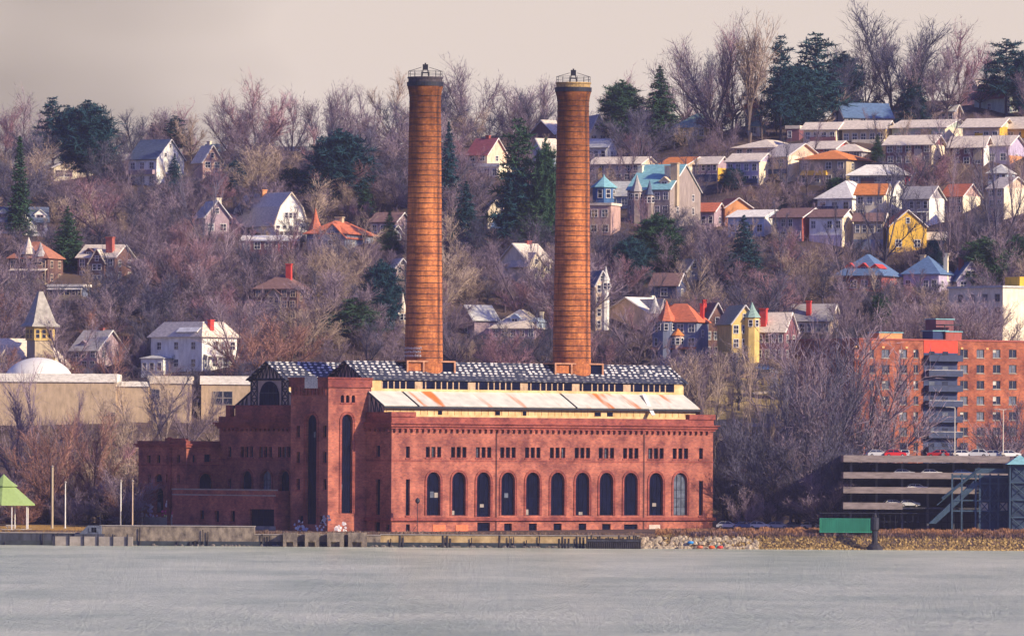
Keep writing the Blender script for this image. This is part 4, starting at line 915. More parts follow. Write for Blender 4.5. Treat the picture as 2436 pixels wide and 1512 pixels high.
# terrace, second row
H('purple brick row house with a cream lit bay in the second terrace', 'purple brick row house', 2108, 106, 36, 396, 50, 22, 'gx', -22, 'maroon', 'tan', (5, 2), (0, 0), extra=multi(panel(.25, .6, .0, .75, 'ltan'), sidepanel(0, 1, 'cream')), ov=8)
H('maroon row house with white gable end and tall white window', 'maroon row house', 2262, 76, 20, 398, 50, 22, 'gx', -24, 'maroon', 'tan', (3, 2), (0, 0), extra=multi(sidepanel(0, 1, 'white'), panel(.4, .9, .3, .8, 'khaki')), ov=8)
H('mauve gabled row house with one arched window and an orange wing', 'mauve gabled row house', 2348, 50, 44, 396, 48, 24, 'gx', -26, 'lilac', 'tan', (2, 1), (1, 1), ov=6, extra=sidepanel(.0, .5, 'orange'))
H('low house with dark red wall stripe and wide cream roof', 'red-striped low house', 1914, 70, 44, 372, 18, 18, 'gx', -30, 'red', 'tan', (2, 1), (1, 1), ov=8)
H('low tan hip roofed house beside a small dark cypress', 'cypress house', 1980, 68, 22, 376, 16, 18, 'hip', -24, 'grey', 'tan', (3, 1), ov=7)
H('olive walled house under a long bright orange hip roof', 'long orange-roofed house', 1902, 110, 66, 442, 62, 24, 'hip', -26, 'khaki', 'orange', (4, 2), (2, 2), ov=9, extra=balcony(-.9, .2, 26, 8, 'gold'))
H('flat white roofed house with a red end wall among dark shrubs', 'white-slab-roofed house', 2022, 130, 16, 440, 22, 26, 'hip', -14, 'grey', 'white', (5, 1), (0, 0), ov=9, extra=multi(panel(-.6, -.1, .1, .7, 'brown'), sidepanel(0, 1, 'red')))
# third row
H('white house with a huge sweeping pale roof over a navy porch', 'sweeping-roofed house', 1946, 80, 74, 508, 34, 44, 'hip', -34, 'white', 'white', (3, 1), (2, 1), ov=7, extra=balcony(-1, .2, 6, 12, 'navy'))
H('cream house with small orange roof patch and two rows of paired windows', 'orange-patched cream house', 2036, 66, 20, 524, 62, 24, 'gx', -20, 'cream', 'orange', (3, 2), (0, 0))
H('tall white gable front lit brightly behind the forked tree', 'bright white gable front', 2098, 16, 46, 520, 62, 28, 'gx', -58, 'white', 'tan', (1, 2), (2, 2), extra=None)
H('grey roofed white house with a cream gable and shaded porch', 'grey-roofed white house', 2146, 62, 40, 536, 66, 28, 'gx', -34, 'grey', 'grey', (4, 2), (2, 2), porch=(-1, 1, 30, 9, 6, 'palegrey'), extra=sidepanel(0, 1, 'white'))  # grey front and white side put shade and sun into one white wall
H('cream gabled house with a terracotta side roof', 'terracotta-sided house', 2240, 48, 46, 512, 44, 28, 'gx', -38, 'pinkish', 'terracotta', (3, 2), (2, 2), extra=sidepanel(0, 1, 'cream'))
H('blue-shaded white house with steel railings at the picture edge', 'blue-shaded edge house', 2350, 44, 22, 456, 44, 22, 'hip', -22, 'paleblue', 'palegrey', (3, 2), (1, 2), extra=balcony(-.7, .7, 10, 8, 'navy'))  # bluish shade of the white walls is painted into them
H('tall cream house crossed by twig shadows at the picture edge', 'tall cream edge house', 2352, 34, 66, 524, 76, 26, 'gx', -50, 'ltan', 'tan', (2, 3), (3, 3), extra=sidepanel(0, 1, 'cream'))
# fourth row
H('ochre gabled house with thin white barge boards', 'ochre gabled house', 1698, 64, 26, 540, 46, 22, 'gy', 14, 'orange', 'terracotta', (0, 0), gable=0, ov=4)
H('pale blue house with a long white roof among dark firs', 'pale blue long-roofed house', 1732, 84, 58, 562, 46, 18, 'gx', -28, 'paleblue', 'white', (4, 1), (0, 0), extra=sidepanel(0, 1, 'white'), ov=5)
H('plum coloured house with brown roof and a brick red gable end', 'plum red-gabled house', 1838, 68, 60, 576, 58, 22, 'gx', -34, 'mauve', 'brown', (4, 2), (1, 2), extra=sidepanel(0, 1, 'brick'), ov=6)
H('white upper storey house on a lilac base with a tan side in tree shadow', 'white and lilac house', 1926, 76, 32, 588, 72, 18, 'gx', -26, 'white', 'brown', (4, 2), (0, 0), extra=multi(panel(-1, 1, -.1, .4, 'lilac'), sidepanel(0, 1, 'cream')), ov=5)
H('khaki house with low brown roof between the lilac house and the yellow gable', 'khaki house', 2030, 70, 12, 600, 74, 18, 'gx', -14, 'khaki', 'brown', (4, 2), (0, 0), extra=panel(-1, 1, -.1, .4, 'bluegrey'), ov=5)
H('big plain mustard yellow gable wall streaked by tree shadows', 'mustard yellow gable', 2098, 90, 16, 606, 66, 38, 'gy', 12, 'gold', 'terracotta', (2, 1), gable=1, ov=3, extra=panel(-.95, -.5, -.4, -.01, 'ltan'))
H('low cream shed with a sunlit roof next to the mustard gable', 'cream shed', 2194, 48, 10, 584, 14, 16, 'gx', -14, 'navy', 'tan', (2, 1), cat='shed', name='shed')
H('salmon roofed house below the tan stone chimney', 'salmon-roofed house', 1632, 66, 28, 540, 38, 20, 'gx', -24, 'mauve', 'terracotta', (4, 1), (1, 1))
# stone mansion group
H('grey stone mansion with teal roof, buttressed turrets and tall tan chimneys', 'stone mansion', 1492, 100, 78, 548, 96, 62, 'gx', -24, 'stone', 'teal', (5, 3), (2, 3), chim=((.95, -.6, 0, 17, 'khaki'), (.55, -.5, -6, 14, 'cream'), (-.9, -.3, -4, 12, 'cream')), ov=3,
  dorm=((.6, 22, 22, 'ltan'),), extra=multi(turret(-.55, -1, 15, 92, 40, 'grey'), turret(.05, -1, 11, 84, 34, 'slate')))
H('white roofed hall attached to nothing, between the gazebo and the stone mansion', 'white-roofed hall', 1452, 48, 14, 482, 22, 32, 'gx', -18, 'bluegrey', 'white', (2, 1), ov=2) if 0 else None
H('white roofed hall between the blue gazebo and the stone mansion', 'white-roofed hall', 1446, 52, 14, 496, 30, 34, 'gx', -18, 'bluegrey', 'palegrey', (2, 1), ov=2)
H('tan stone wing with a round arch beside the second chimney', 'tan arched wing', 1400, 52, 24, 560, 72, 6, 'flat', -20, 'pinkish', 'tan', (2, 2), (0, 0))
def gazebo():
    g_ = ground(1436, 490); g_ = at(1436, 478, g_.y-4); k = mpp(g_.y)
    ro = empty('gazebo', g_, 0, 'blue six-sided glazed pavilion with a pointed teal roof above the tan arched wing', 'pavilion'); LAND.append((1436, 445, 30, 30, 'blue glazed pavilion')); RECTS.append((1405, 416, 1468, 478, g_.y))
    m_ = MB(); m_.lathe([(27*k, -8), (27*k, 33*k)], 8); m_.build('wall', wallm('blue'), ro)
    m_ = MB(); m_.lathe([(32*k, 32*k), (32*k, 34*k), (12*k, 50*k), (3*k, 58*k), (.05, 64*k)], 8); m_.build('roof', roofm('teal'), ro)
    for a in (-112, -67, -22):
        a = math.radians(a); nd = Vector((math.cos(a), math.sin(a), 0)); ud = Vector((-nd.y, nd.x, 0)); hwindow(ro, nd*(27*k*.925)-ud*.55+Vector((0, 0, 8*k)), ud, nd, 1.1, 2.1, M_white, M_glass)
gazebo()
# ---- blue roofs
H('brick house with large blue hip roof and three small red dormers', 'blue-roofed brick house', 1992, 104, 50, 696, 40, 52, 'hip', -22, 'brick', 'blue', (4, 1), (1, 1), ov=8, dorm=((-.5, 20, 22, 'red'), (.1, 20, 22, 'red'), (.62, 18, 20, 'red')), trim=wallm('lilac'))
H('lilac house with a steep blue pyramid roof', 'lilac pyramid-roofed house', 2150, 82, 38, 694, 44, 44, 'hip', -24, 'lilac', 'blue', (4, 1), (2, 1), chim=((-.3, 0, 0, 12, 'khaki'), (.9, .3, 4, 10, 'cream')), ov=6)
H('lilac gabled house with white twin windows joined to dark fir shade', 'lilac gabled house', 2262, 66, 14, 694, 28, 44, 'gy', 14, 'lilac', 'blue', (2, 1), chim=((-.4, .2, 8, 11, 'brick'),), ov=4, gable=2)
# ---- lower right of centre
H('thin white Victorian house with stacked bays right of the second chimney', 'thin white Victorian', 1394, 30, 22, 790, 112, 30, 'gy', 24, 'ltan', 'slate', (2, 4), (1, 3), extra=turret(.6, -1, 9, 120, 34, 'palegrey', 'white'))
H('beige house with purple-grey front gable and long snow-white roof', 'long white-roofed house', 1430, 64, 122, 800, 50, 42, 'gx', 42, 'ltan', 'white', (4, 2), (3, 1), extra=multi(turret(-.85, -1, 15, 54, 42, 'palegrey', 'ltan'), wing(-.3, 30, 50, 38, 'mauve', 'grey', 4)), chim=((.95, 0, 4, 8, 'cream'),))
H('dark half hidden house with one white window above the long white roof', 'dark one-windowed house', 1548, 62, 24, 716, 34, 28, 'gx', -20, 'navy', 'brown', (1, 1), (1, 1))
H('tan gable with carved face standing in bare branches', 'small tan gable', 1612, 34, 22, 672, 26, 26, 'gy', 22, 'khaki', 'tan', (1, 1))
H('dark shingle house with orange hip roof and a round orange-capped bay', 'dark orange-roofed house', 1552, 104, 30, 862, 98, 44, 'hip', -22, 'bluegrey', 'terracotta', (4, 3), (1, 2), chim=((-.45, 0, -6, 12, 'brick'), (.9, .3, -2, 9, 'red')), extra=multi(turret(.15, -1, 14, 66, 18, 'orange', 'pinkish'), turret(-.4, -.9, 22, 100, 50, 'terracotta')), porch=(-1, 1, 32, 12, 7, 'terracotta'), ov=6)
H('tall plum dark gable beside the dark orange-roofed house', 'plum dark gable', 1652, 66, 20, 852, 72, 60, 'gy', 22, 'brown', 'brown', (3, 2), chim=((-.5, .3, 6, 9, 'red'),))
H('bright yellow house with green-capped turret and tall bay', 'bright yellow house', 1708, 62, 32, 866, 98, 42, 'gy', 18, 'yellow', 'olive', (3, 3), (0, 0), extra=turret(.55, -1, 19, 112, 36, 'green', 'yellow'), ov=4)
H('tan house with thick red chimney next to the bright yellow house', 'red-chimneyed tan house', 1800, 64, 34, 862, 72, 44, 'gx', -22, 'maroon', 'tan', (4, 2), (2, 2), chim=((-.65, -.7, 8, 16, 'red'),))
H('grey roofed house with a slim red chimney behind winter trees', 'slim-chimneyed house', 1878, 96, 26, 800, 36, 38, 'gx', -18, 'ltan', 'grey', (5, 1), (1, 1), chim=((-.12, -.7, 6, 11, 'red'),))
# ================================================================ larger buildings
def bigbox(name, label, short, cat, uc, vb, y, yaw, f, s, vtop, wallc, roofc):
    pass
# church-like villa with tower, far left
def villa():
    uc = 76; g_ = ground(uc, 905); g_ = at(uc, 905, g_.y); k = mpp(g_.y)
    ro = empty('towered_villa', g_, math.radians(27), 'yellow brick villa with steep pale roof and a pointed belfry tower beside the white dome', 'villa'); LAND.append((95, 830, 100, 70, 'yellow brick villa')); RECTS.append((-10, 680, 195, 900, g_.y))
    y_ = wallm('yellow'); kh = wallm('khaki'); w, d = 210*k, 12
    m_ = MB(); m_.box(-w/2, 0, -6, w/2, d, 30*k); 
    for sx in (-1, 1): m_.prism([(sx*w/2, 0, 30*k), (sx*w/2, d, 30*k), (sx*w*.30, d/2, 102*k)], (-sx*.3, 0, 0))
    m_.build('wall', kh, ro)
    m_ = MB(); z0, z1 = 29*k, 102*k; W_ = w/2+.5
    m_.add([(-W_, -.5, z0), (W_, -.5, z0), (W_, d+.5, z0), (-W_, d+.5, z0), (-w*.30, d/2, z1), (w*.30, d/2, z1)], [(0, 1, 5, 4), (1, 2, 5), (2, 3, 4, 5), (3, 0, 4), (3, 2, 1, 0)])
    rf = m_.build('roof', roofm('tan'), ro)
    for fx in (-.62, .42):
        m_ = MB(); x = fx*w/2; a = 15*k; m_.box(x-a, -.2, 32*k, x+a, d*.4, 60*k); dm = m_.build('dormer', y_, rf)
        m_ = MB(); m_.add([(x-a*1.3, -.6, 59*k), (x+a*1.3, -.6, 59*k), (x, -.1, 84*k), (x-a*1.3, d*.45, 59*k), (x+a*1.3, d*.45, 59*k), (x, d*.3, 84*k)], [(0, 1, 2), (1, 4, 5, 2), (3, 0, 2, 5), (4, 3, 5), (0, 3, 4, 1)]); m_.build('dormer_roof', roofm('tan'), dm)
        hwindow(dm, (x-a*.55, -.2, 36*k), (1, 0, 0), (0, -1, 0), a*1.1, 20*k, y_)
    t0 = 48*k; yt = -2.2; hw = t0/2*.98
    m_ = MB(); m_.box(-hw, yt-t0, -6, hw, yt, 98*k); tw_ = m_.build('tower', wallm('khaki'), ro)
    m_ = MB(); m_.box(-hw-.25, yt-t0-.25, 96*k, hw+.25, yt+.25, 128*k); m_.build('belfry', y_, tw_)
    for i in range(3): hwindow(tw_, (-hw+.1+i*hw*.68, yt-t0-.25, 101*k), (1, 0, 0), (0, -1, 0), hw*.4, 20*k, y_)
    for i in range(2): hwindow(tw_, (-hw-.25, yt-t0*.1-i*t0*.45, 101*k), (0, -1, 0), (-1, 0, 0), t0*.3, 20*k, y_)
    m_ = MB(); c = (0, yt-t0/2, 0)
    def ringq(h, z): return [(-h, c[1]-h, z), (h, c[1]-h, z), (h, c[1]+h, z), (-h, c[1]+h, z)]
    a, b_, cc_, dd = ringq(hw+1.2, 128*k), ringq(hw+1.2, 131*k), ringq(hw+.5, 138*k), ringq(hw*.22, 212*k)
    m_.add(a+b_+cc_+dd, [(3, 2, 1, 0)]+[(j*4+i, j*4+(i+1) % 4, j*4+4+(i+1) % 4, j*4+4+i) for j in range(3) for i in range(4)]+[(12, 13, 14, 15)])
    m_.build('spire', mat('spire_slate', (.36, .34, .30), .8, .3, 1), tw_)
villa()
# white dome and the buff hall under it
g_ = ground(85, 1000)
yh = g_.y-6; k = mpp(yh)
def P3(u, v, y): return at(u, v, y)
def lowhall(label, short, cat, u0, u1, vt, vb, y, d, wallc, topc, band, name='low_hall', wins=()):
    a = P3(u0, vb, y); b_ = P3(u1, vb, y); zt = P3((u0+u1)/2, vt, y).z; k = mpp(y)
    ro = empty(name, (a.x, y, a.z), 0, label, cat); LAND.append(((u0+u1)/2, (vt+vb)/2, (u1-u0)/2, (vb-vt)/2, short)); RECTS.append((u0, vt, u1, vb, y))
    w = b_.x-a.x; h = zt-a.z
    m_ = MB(); m_.box(0, 0, -8, w, d, h-band*k); m_.build('wall', wallm(wallc), ro)
    m_ = MB(); m_.box(-.3, -.3, h-band*k, w+.3, d, h); m_.build('roof_band', roofm(topc), ro)
    for (wu, wv, ww, wh) in wins:
        p = P3(wu, wv, y); hwindow(ro, (p.x-a.x-ww*k/2, 0, p.z-a.z-wh*k/2), (1, 0, 0), (0, -1, 0), ww*k, wh*k, M_conc, M_glass)
    return ro
lowhall('long buff walled hall with a white roof edge at the foot of the slope', 'long buff hall', 'hall', -60, 275, 887, 1040, yh, 20, 'buff', 'white', 20, wins=((277-14, 993, 20, 26),))
lowhall('stepped buff wing with broken white roof edge continuing the long buff hall', 'stepped buff wing', 'hall', 276, 352, 906, 1050, yh+2, 10, 'buff', 'white', 12, wins=((318, 912, 20, 12),))
lowhall('buff flat roofed block with broad cream roof just left of the power station gable', 'buff flat block', 'building', 352, 452, 893, 1040, yh+4, 12, 'buff', 'tan', 18, wins=((370, 935, 18, 20), (420, 905, 20, 12)))
lowhall('cream flat roofed building with a grey window bay behind the power station roof', 'cream flat-roofed building', 'building', 478, 620, 893, 1045, yh+9, 12, 'buff', 'white', 20, wins=((530, 945, 44, 30),))
ro = empty('dome', P3(86, 908, yh+1.5), 0, 'smooth white dome rising from the long buff hall', 'dome'); LAND.append((86, 880, 82, 30, 'white dome')); RECTS.append((0, 850, 170, 905, yh))
R_ = 84*k; m_ = MB(); m_.lathe([(R_, -2.5), (R_, 0)]+[(R_*math.cos(a), R_*.72*math.sin(a)) for a in [i*PI/24 for i in range(1, 12)]]+[(.05, R_*.72)], 40, (0, R_+.6, 0))
m_.build('shell', mat('dome_white', (.72, .70, .64), .6, .10, .4), ro, smooth=True)
m_ = MB(); m_.lathe([(R_+.35, -.6), (R_+.35, .1), (R_, .1)], 40, (0, R_+.6, 0)); m_.build('rim', M_conc, ro)
# curved white vault right of the dome
ro = empty('vaulted_roof', P3(222, 906, yh+1), 0, 'low white vaulted shed roof right next to the white dome', 'roof vault'); m_ = MB(); k = mpp(yh)
pts = [(math.cos(PI*i/10)*52*k, math.sin(PI*i/10)*19*k) for i in range(11)]
m_.prism([(p[0], 0, p[1]) for p in pts], (0, 9, 0)); m_.build('shell', mat('dome_white', (.72, .70, .64), .6, .10, .4), ro)
m_ = MB(); m_.box(-52*k, .2, -2, 52*k, 8.8, 0); m_.build('base_wall', wallm('buff'), ro)

# apartment block
def apartments():
    ya = 1640.0; uc = 2042; g_ = at(uc, 1075, ya); g_.z = terr(g_.x, ya)-4; k = mpp(ya)
    th = math.radians(32); c, s = math.cos(th), math.sin(th); zt = at(uc, 806, ya).z-g_.z
    n1 = Vector((s, -c, 0)); n2 = Vector((-c, -s, 0)); e1 = Vector((c, s, 0)); e2 = Vector((-s, c, 0))
    def hit(u, v):
        a, b = ray(u, v); dd = Vector((a, 1, b)); o = Vector((0, 0, CAMZ)); t = (g_-o).dot(n1)/dd.dot(n1); h = o+dd*t-g_; return h.dot(e1), h.z
    def hit2(u, v):
        a, b = ray(u, v); dd = Vector((a, 1, b)); o = Vector((0, 0, CAMZ)); t = (g_-o).dot(n2)/dd.dot(n2); h = o+dd*t-g_; return h.dot(e2), h.z
    ro = empty('apartment_block', g_, th, 'eight storey red brick apartment block with stacked blue balconies behind the car park', 'apartment block'); LAND.append((2250, 930, 200, 130, 'brick apartment block')); RECTS.append((1960, 790, 2440, 1085, ya))
    w = hit(2480, 900)[0]; d = hit2(1875, 900)[0]
    MBk = brickmat('apartment_brick', (.47, .14, .065), (.32, .18, .12), .5)
    zb = 0; cols = [(3276+q/1.446)/1.682 for q in (228, 305, 385, 487, 560, 838, 933, 1027, 1120)]; rows = [840, 876.5, 914, 951, 988, 1025, 1061]
    holes = []; wd = []
    for j, v in enumerate(rows):
        for i, u in enumerate(cols):
            ww = 12 if i in (1, 4) else 20; x, z = hit(u, v); q = rect(x-ww*k/c/2*.95, z-10*k, x+ww*k/c/2*.95, z+10*k); holes.append(q); wd.append(q)
    m_ = MB(); x0, _ = hit(2196, 900); x1, _ = hit(2276, 900)
    holewall(m_, (0, 0, 0), (1, 0, 0), (0, -1, 0), rect(0, -3, w, zt), holes, .35)
    m_.add([(0, 0, -3), (0, 0, zt), (0, d, zt), (0, d, -3)], [(0, 1, 2, 3)]); m_.add([(0, d, -3), (0, d, zt), (w, d, zt), (w, d, -3)], [(0, 1, 2, 3)]); m_.add([(w, 0, -3), (w, d, -3), (w, d, zt), (w, 0, zt)], [(0, 1, 2, 3)])
    m_.add([(0, 0, zt-.5), (w, 0, zt-.5), (w, d, zt-.5), (0, d, zt-.5)], [(0, 1, 2, 3)])
    m_.build('wall', MBk, ro)
    rq = random.Random(4)
    for q in wd:
        u0, u1, z0, z1 = q[0][0], q[1][0], q[0][1], q[2][1]
        f = MB()
        for a, b_, e, g2 in ((u0, z0, u1, z0+.09), (u0, z1-.09, u1, z1), (u0, z0+.09, u0+.08, z1-.09), (u1-.08, z0+.09, u1, z1-.09), ((u0+u1)/2-.04, z0+.09, (u0+u1)/2+.04, z1-.09)): f.box(a, .14, b_, e, .26, g2)
        f.box(u0-.1, -.1, z0-.16, u1+.1, .1, z0-.005)
        fo = f.build('window', M_conc, ro); p = MB(); p.add([(u0, .25, z0), (u1, .25, z0), (u1, .25, z1), (u0, .25, z1)], [(0, 1, 2, 3)])
        po = p.build('pane', M_glass if rq.random() < .72 else M_glass2, fo)
        if rq.random() < .4:
            b2 = MB(); hh = rq.uniform(.3, .6); b2.box(u0+.09, .2, z1-hh*(z1-z0), (u0+u1)/2-.05, .24, z1-.1); b2.build('blind', mat('pale_blind', (.5, .47, .42), .8, .2, 1), fo)
    for z_off in (0,):
        m_ = MB(); m_.box(-.2, -.2, zt, w, 0, zt+.3); m_.box(-.2, 0, zt, 0, d, zt+.3); m_.build('coping', wallm('brick'), ro)
    m_ = MB(); m_.box(x0, -.12, hit(2236, 838)[1], x1, -.005, zt-.02); m_.build('red_panel', mat('red_panel', (.75, .07, .04), .8, .15, 1), ro)
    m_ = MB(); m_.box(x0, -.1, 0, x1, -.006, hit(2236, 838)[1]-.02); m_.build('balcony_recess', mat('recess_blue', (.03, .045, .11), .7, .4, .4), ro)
    for j, v in enumerate([856, 892, 928, 964, 1001, 1038, 1074]):
        z = hit(2236, v)[1]; m_ = MB(); xa = x0+.3
        m_.box(xa, -1.7, z-.2, x1+.4, -.13, z-.02); m_.box(xa, -1.7, z-.02, x1+.4, -1.6, z+1.15); m_.box(xa, -1.6, z-.02, xa+.08, -.13, z+1.15); m_.box(x1+.32, -1.6, z-.02, x1+.4, -.13, z+1.15)
        bo = m_.build('balcony', mat('balcony_blue', (.03, .045, .10), .6, .25, 1), ro)
        m_ = MB(); m_.box(xa-.02, -1.74, z+1.15, x1+.42, -1.56, z+1.22); m_.build('rail', M_white if j % 2 else M_steel, bo)
        for dx in (.15, .55):
            xx = lerp(x0, x1, dx); m_ = MB(); m_.box(xx, -.16, z, xx+1.5, -.11, z+2.0); m_.build('balcony_door', M_glass if (j+int(dx*10)) % 3 else M_glass2, bo)
    # rooftop huts
    for (ua, ub, va, dy, col) in ((2094, 2149, 790, 4, 'orange'), (2222, 2258, 786, 4, 'navy'), (2252, 2290, 788, 3.4, 'brick'), (2234, 2276, 757, 9, 'maroon')):
        xa = hit(ua, 800)[0]; xb = hit(ub, 800)[0]; z = hit((ua+ub)/2, va)[1]; m_ = MB(); m_.box(xa+dy*.6, dy, zt-.6, xb+dy*.6, dy+4, z); h_ = m_.build('rooftop_hut', wallm(col), ro)
        m_ = MB(); m_.box(xa+dy*.6-.2, dy-.2, z, xb+dy*.6+.2, dy+4.2, z+.22); m_.build('hut_roof', roofm('teal'), h_)
    m_ = MB(); xa = hit(2278, 800)[0]; xb = hit(2315, 800)[0]; z = hit(2296, 772)[1]
    for xx in (xa, xb): m_.box(xx-.08, 5, zt-.5, xx+.08, 5.16, z)
    m_.box(xa-.4, 4.6, z, xb+.3, 8, z+.2); m_.box((xa+xb)/2, 5, zt-.5, (xa+xb)/2+1, 6, zt+1.6)
    m_.build('rooftop_canopy', M_steel, ro)
    # shades of brick band by storey
    m_ = MB(); z = zt-1.5
    for uu in (3276+211, 3276+370, 3276+505, 3276+825, 3276+972): 
        x, _ = hit((3276+(uu-3276)/1.446)/1.682, 812); m_.box(x-.3, -.14, z-.3, x+.3, -.004, z+.1)
    m_.build('vent_grille', mat('vent_amber', (.7, .4, .15), .7, .2, 1), ro)
apartments()
# large cream block, far right edge
def cream_block():
    y = 1700.0; uc = 2384; g_ = at(uc, 830, y); g_.z = terr(g_.x, y)-2; zt = at(uc, 683, y).z-g_.z; k = mpp(y)
    ro = empty('cream_apartment_block', g_, math.radians(38), 'plain tall cream block with twig shadows over its sunlit wall at the picture edge', 'building'); LAND.append((2330, 750, 100, 70, 'tall cream block')); RECTS.append((2365, 683, 2440, 830, y))
    c, s = math.cos(math.radians(38)), math.sin(math.radians(38)); w = 90*k/c; d = 120*k/s
    m_ = MB(); m_.box(0, 0, -4, w, d, zt); m_.build('wall', wallm('cream'), ro)
    m_ = MB(); m_.box(-.3, -.3, zt, w+.3, d+.3, zt+.5); rf = m_.build('roof', roofm('palegrey'), ro)
    m_ = MB(); m_.box(6, 1, zt+.5, 12, 6, zt+2.6); m_.build('rooftop_hut', wallm('gold'), rf)
    rq = random.Random(1)
    for j in range(5):
        for i in range(4): hwindow(ro, (0, d*(i+.6)/4.4, zt-3-j*3), (0, -1, 0), (-1, 0, 0), 1.5, 1.5, M_conc, M_glass if rq.random() < .6 else M_glass2)
cream_block()

# ---- car park
def garage():
    y = 1545.0; k = mpp(y); u0, u1 = 2005, 2400
    a = at(u0, 1240, y); x0 = 0; w = at(u1, 1240, y).x-a.x+.0; wl = at(2470, 1240, y).x-a.x
    g_ = Vector((a.x, y, 3.2)); ro = empty('car_park', g_, 0, 'four deck open concrete car park with pale parapets and dark bays', 'car park'); LAND.append((2200, 1150, 195, 80, 'concrete car park')); RECTS.append((2000, 1060, 2440, 1250, y))
    zz = lambda v, u=2200: at(u, v, y).z-g_.z
    vs = [(1082, 1098), (1122, 1137), (1157, 1172), (1194, 1210)]; dd = 34
    pm = mat('parapet_concrete', (.27, .225, .21), .9, .35, .4, stretch=(1, 1, 4))
    for i, (va, vb) in enumerate(vs):
        m_ = MB(); zt, zb = zz(va), zz(vb); xr = [w, w, w-(2400-2352)*k*1.0-3, w-22][i]
        m_.box(0, 0, zb, xr, .3, zt); m_.box(0, .3, zb, .3, dd, zt); m_.box(.3, dd, zb, xr, dd+.3, zt)
        po = m_.build('parapet', pm, ro)
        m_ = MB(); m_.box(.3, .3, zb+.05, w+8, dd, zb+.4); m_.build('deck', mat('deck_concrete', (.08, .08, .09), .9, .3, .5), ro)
    n = 7
    for i in range(n):
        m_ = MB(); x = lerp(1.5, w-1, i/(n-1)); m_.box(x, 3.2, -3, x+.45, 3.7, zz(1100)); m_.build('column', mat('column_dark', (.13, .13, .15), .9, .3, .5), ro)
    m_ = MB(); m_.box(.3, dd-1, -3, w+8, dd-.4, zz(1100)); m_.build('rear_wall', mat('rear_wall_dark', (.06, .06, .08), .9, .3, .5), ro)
    m_ = MB()
    for i in range(30): x = lerp(0, w, i/29); m_.box(x, -3.05, -1, x+.12, -2.95, zz(1222))
    m_.box(-5, -3.1, zz(1218)-.2, w, -2.9, zz(1218)); m_.box(-5, -3.08, zz(1240), w, -2.92, zz(1240)+.15)
    m_.build('ground_fence', M_steel, ro)
    # steel frame and stairs, right part
    sr = empty('stair_tower', (at(2235, 1240, y-8).x, y-8, 3.0), 0, 'dark steel footbridge stairs climbing to the right before the car park', 'stairs'); LAND.append((2300, 1180, 90, 60, 'steel stairs'))
    sx = sr.location.x; X = lambda u: at(u, 1200, y-8).x-sx; Zz = lambda v: at(2300, v, y-8).z-3.0
    teal = mat('bridge_teal', (.045, .085, .13), .6, .3, .6)
    q = [Vector((X(2213), 0, Zz(1244))), Vector((X(2228), 0, Zz(1244))), Vector((X(2385), 0, Zz(1103))), Vector((X(2370), 0, Zz(1103)))]
    m_ = MB()
    m_.hexa([(X(2208), 0, Zz(1244)), (X(2226), 0, Zz(1244)), (X(2330), 0, Zz(1148)), (X(2318), 0, Zz(1140))], [(X(2208), .25, Zz(1244)), (X(2226), .25, Zz(1244)), (X(2330), .25, Zz(1148)), (X(2318), .25, Zz(1140))])
    m_.hexa([(X(2208), 2.2, Zz(1244)), (X(2226), 2.2, Zz(1244)), (X(2330), 2.2, Zz(1148)), (X(2318), 2.2, Zz(1140))], [(X(2208), 2.45, Zz(1244)), (X(2226), 2.45, Zz(1244)), (X(2330), 2.45, Zz(1148)), (X(2318), 2.45, Zz(1140))])
    m_.build('stringer', teal, sr)
    m_ = MB(); n = 26
    for i in range(n): t = i/(n-1); m_.box(lerp(X(2217), X(2322), t)-.18, .25, lerp(Zz(1243), Zz(1147), t), lerp(X(2217), X(2322), t)+.18, 2.2, lerp(Zz(1243), Zz(1147), t)+.06)
    m_.build('tread', M_steel, sr)
    m_ = MB()
    m_.box(X(2318), -.1, Zz(1124), X(2400), .12, Zz(1112)); m_.box(X(2262), -.05, Zz(1135), X(2400), .08, Zz(1128))
    m_.tube((X(2240), 0, Zz(1185)), (X(2330), 0, Zz(1112)), .3, .3, 4); m_.tube((X(2228), .05, Zz(1200)), (X(2320), .05, Zz(1120)), .12, .12, 4)
    m_.box(X(2318), .3, Zz(1150), X(2400), 2.4, Zz(1146)); m_.build('landing_parapet', teal, sr)
    m_ = MB()
    for uu in (2262, 2285, 2318, 2328, 2352, 2372, 2398): m_.box(X(uu), -.15, -1, X(uu)+.34, .25, Zz(1125))
    for uu in (2330, 2353, 2373): 
        for v0, v1 in ((1190, 1215), (1215, 1240), (1150, 1190)): m_.tube((X(uu), 0, Zz(v0)), (X(uu+22), 0, Zz(v1)), .09, .09, 4); m_.tube((X(uu+22), 0, Zz(v0)), (X(uu), 0, Zz(v1)), .09, .09, 4)
    for v in (1190, 1215): m_.box(X(2262), -.1, Zz(v), X(2400), .1, Zz(v)+.3)
    m_.build('steel_frame', teal, sr)
    m_ = MB()
    for ua, ub in ((2332, 2350), (2378, 2396)): m_.box(X(ua), .5, Zz(1212), X(ub), .6, Zz(1193))
    m_.build('glazed_panel', mat('pale_glazing', (.55, .5, .42), .5, .3, 1), sr)  # plain pale panels in the frame bays
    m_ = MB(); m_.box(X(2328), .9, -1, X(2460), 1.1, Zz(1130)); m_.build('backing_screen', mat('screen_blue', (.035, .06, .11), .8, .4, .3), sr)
    # lift tower with pyramid roof
    lt_ = empty('lift_tower', (at(2424, 1240, y-10).x, y-10, 3.0), 0, 'braced steel lift tower with a teal pyramid roof at the picture edge', 'tower'); LAND.append((2420, 1160, 20, 70, 'steel lift tower'))
    Z2 = lambda v: at(2424, v, y-10).z-3.0; hw = 24*k
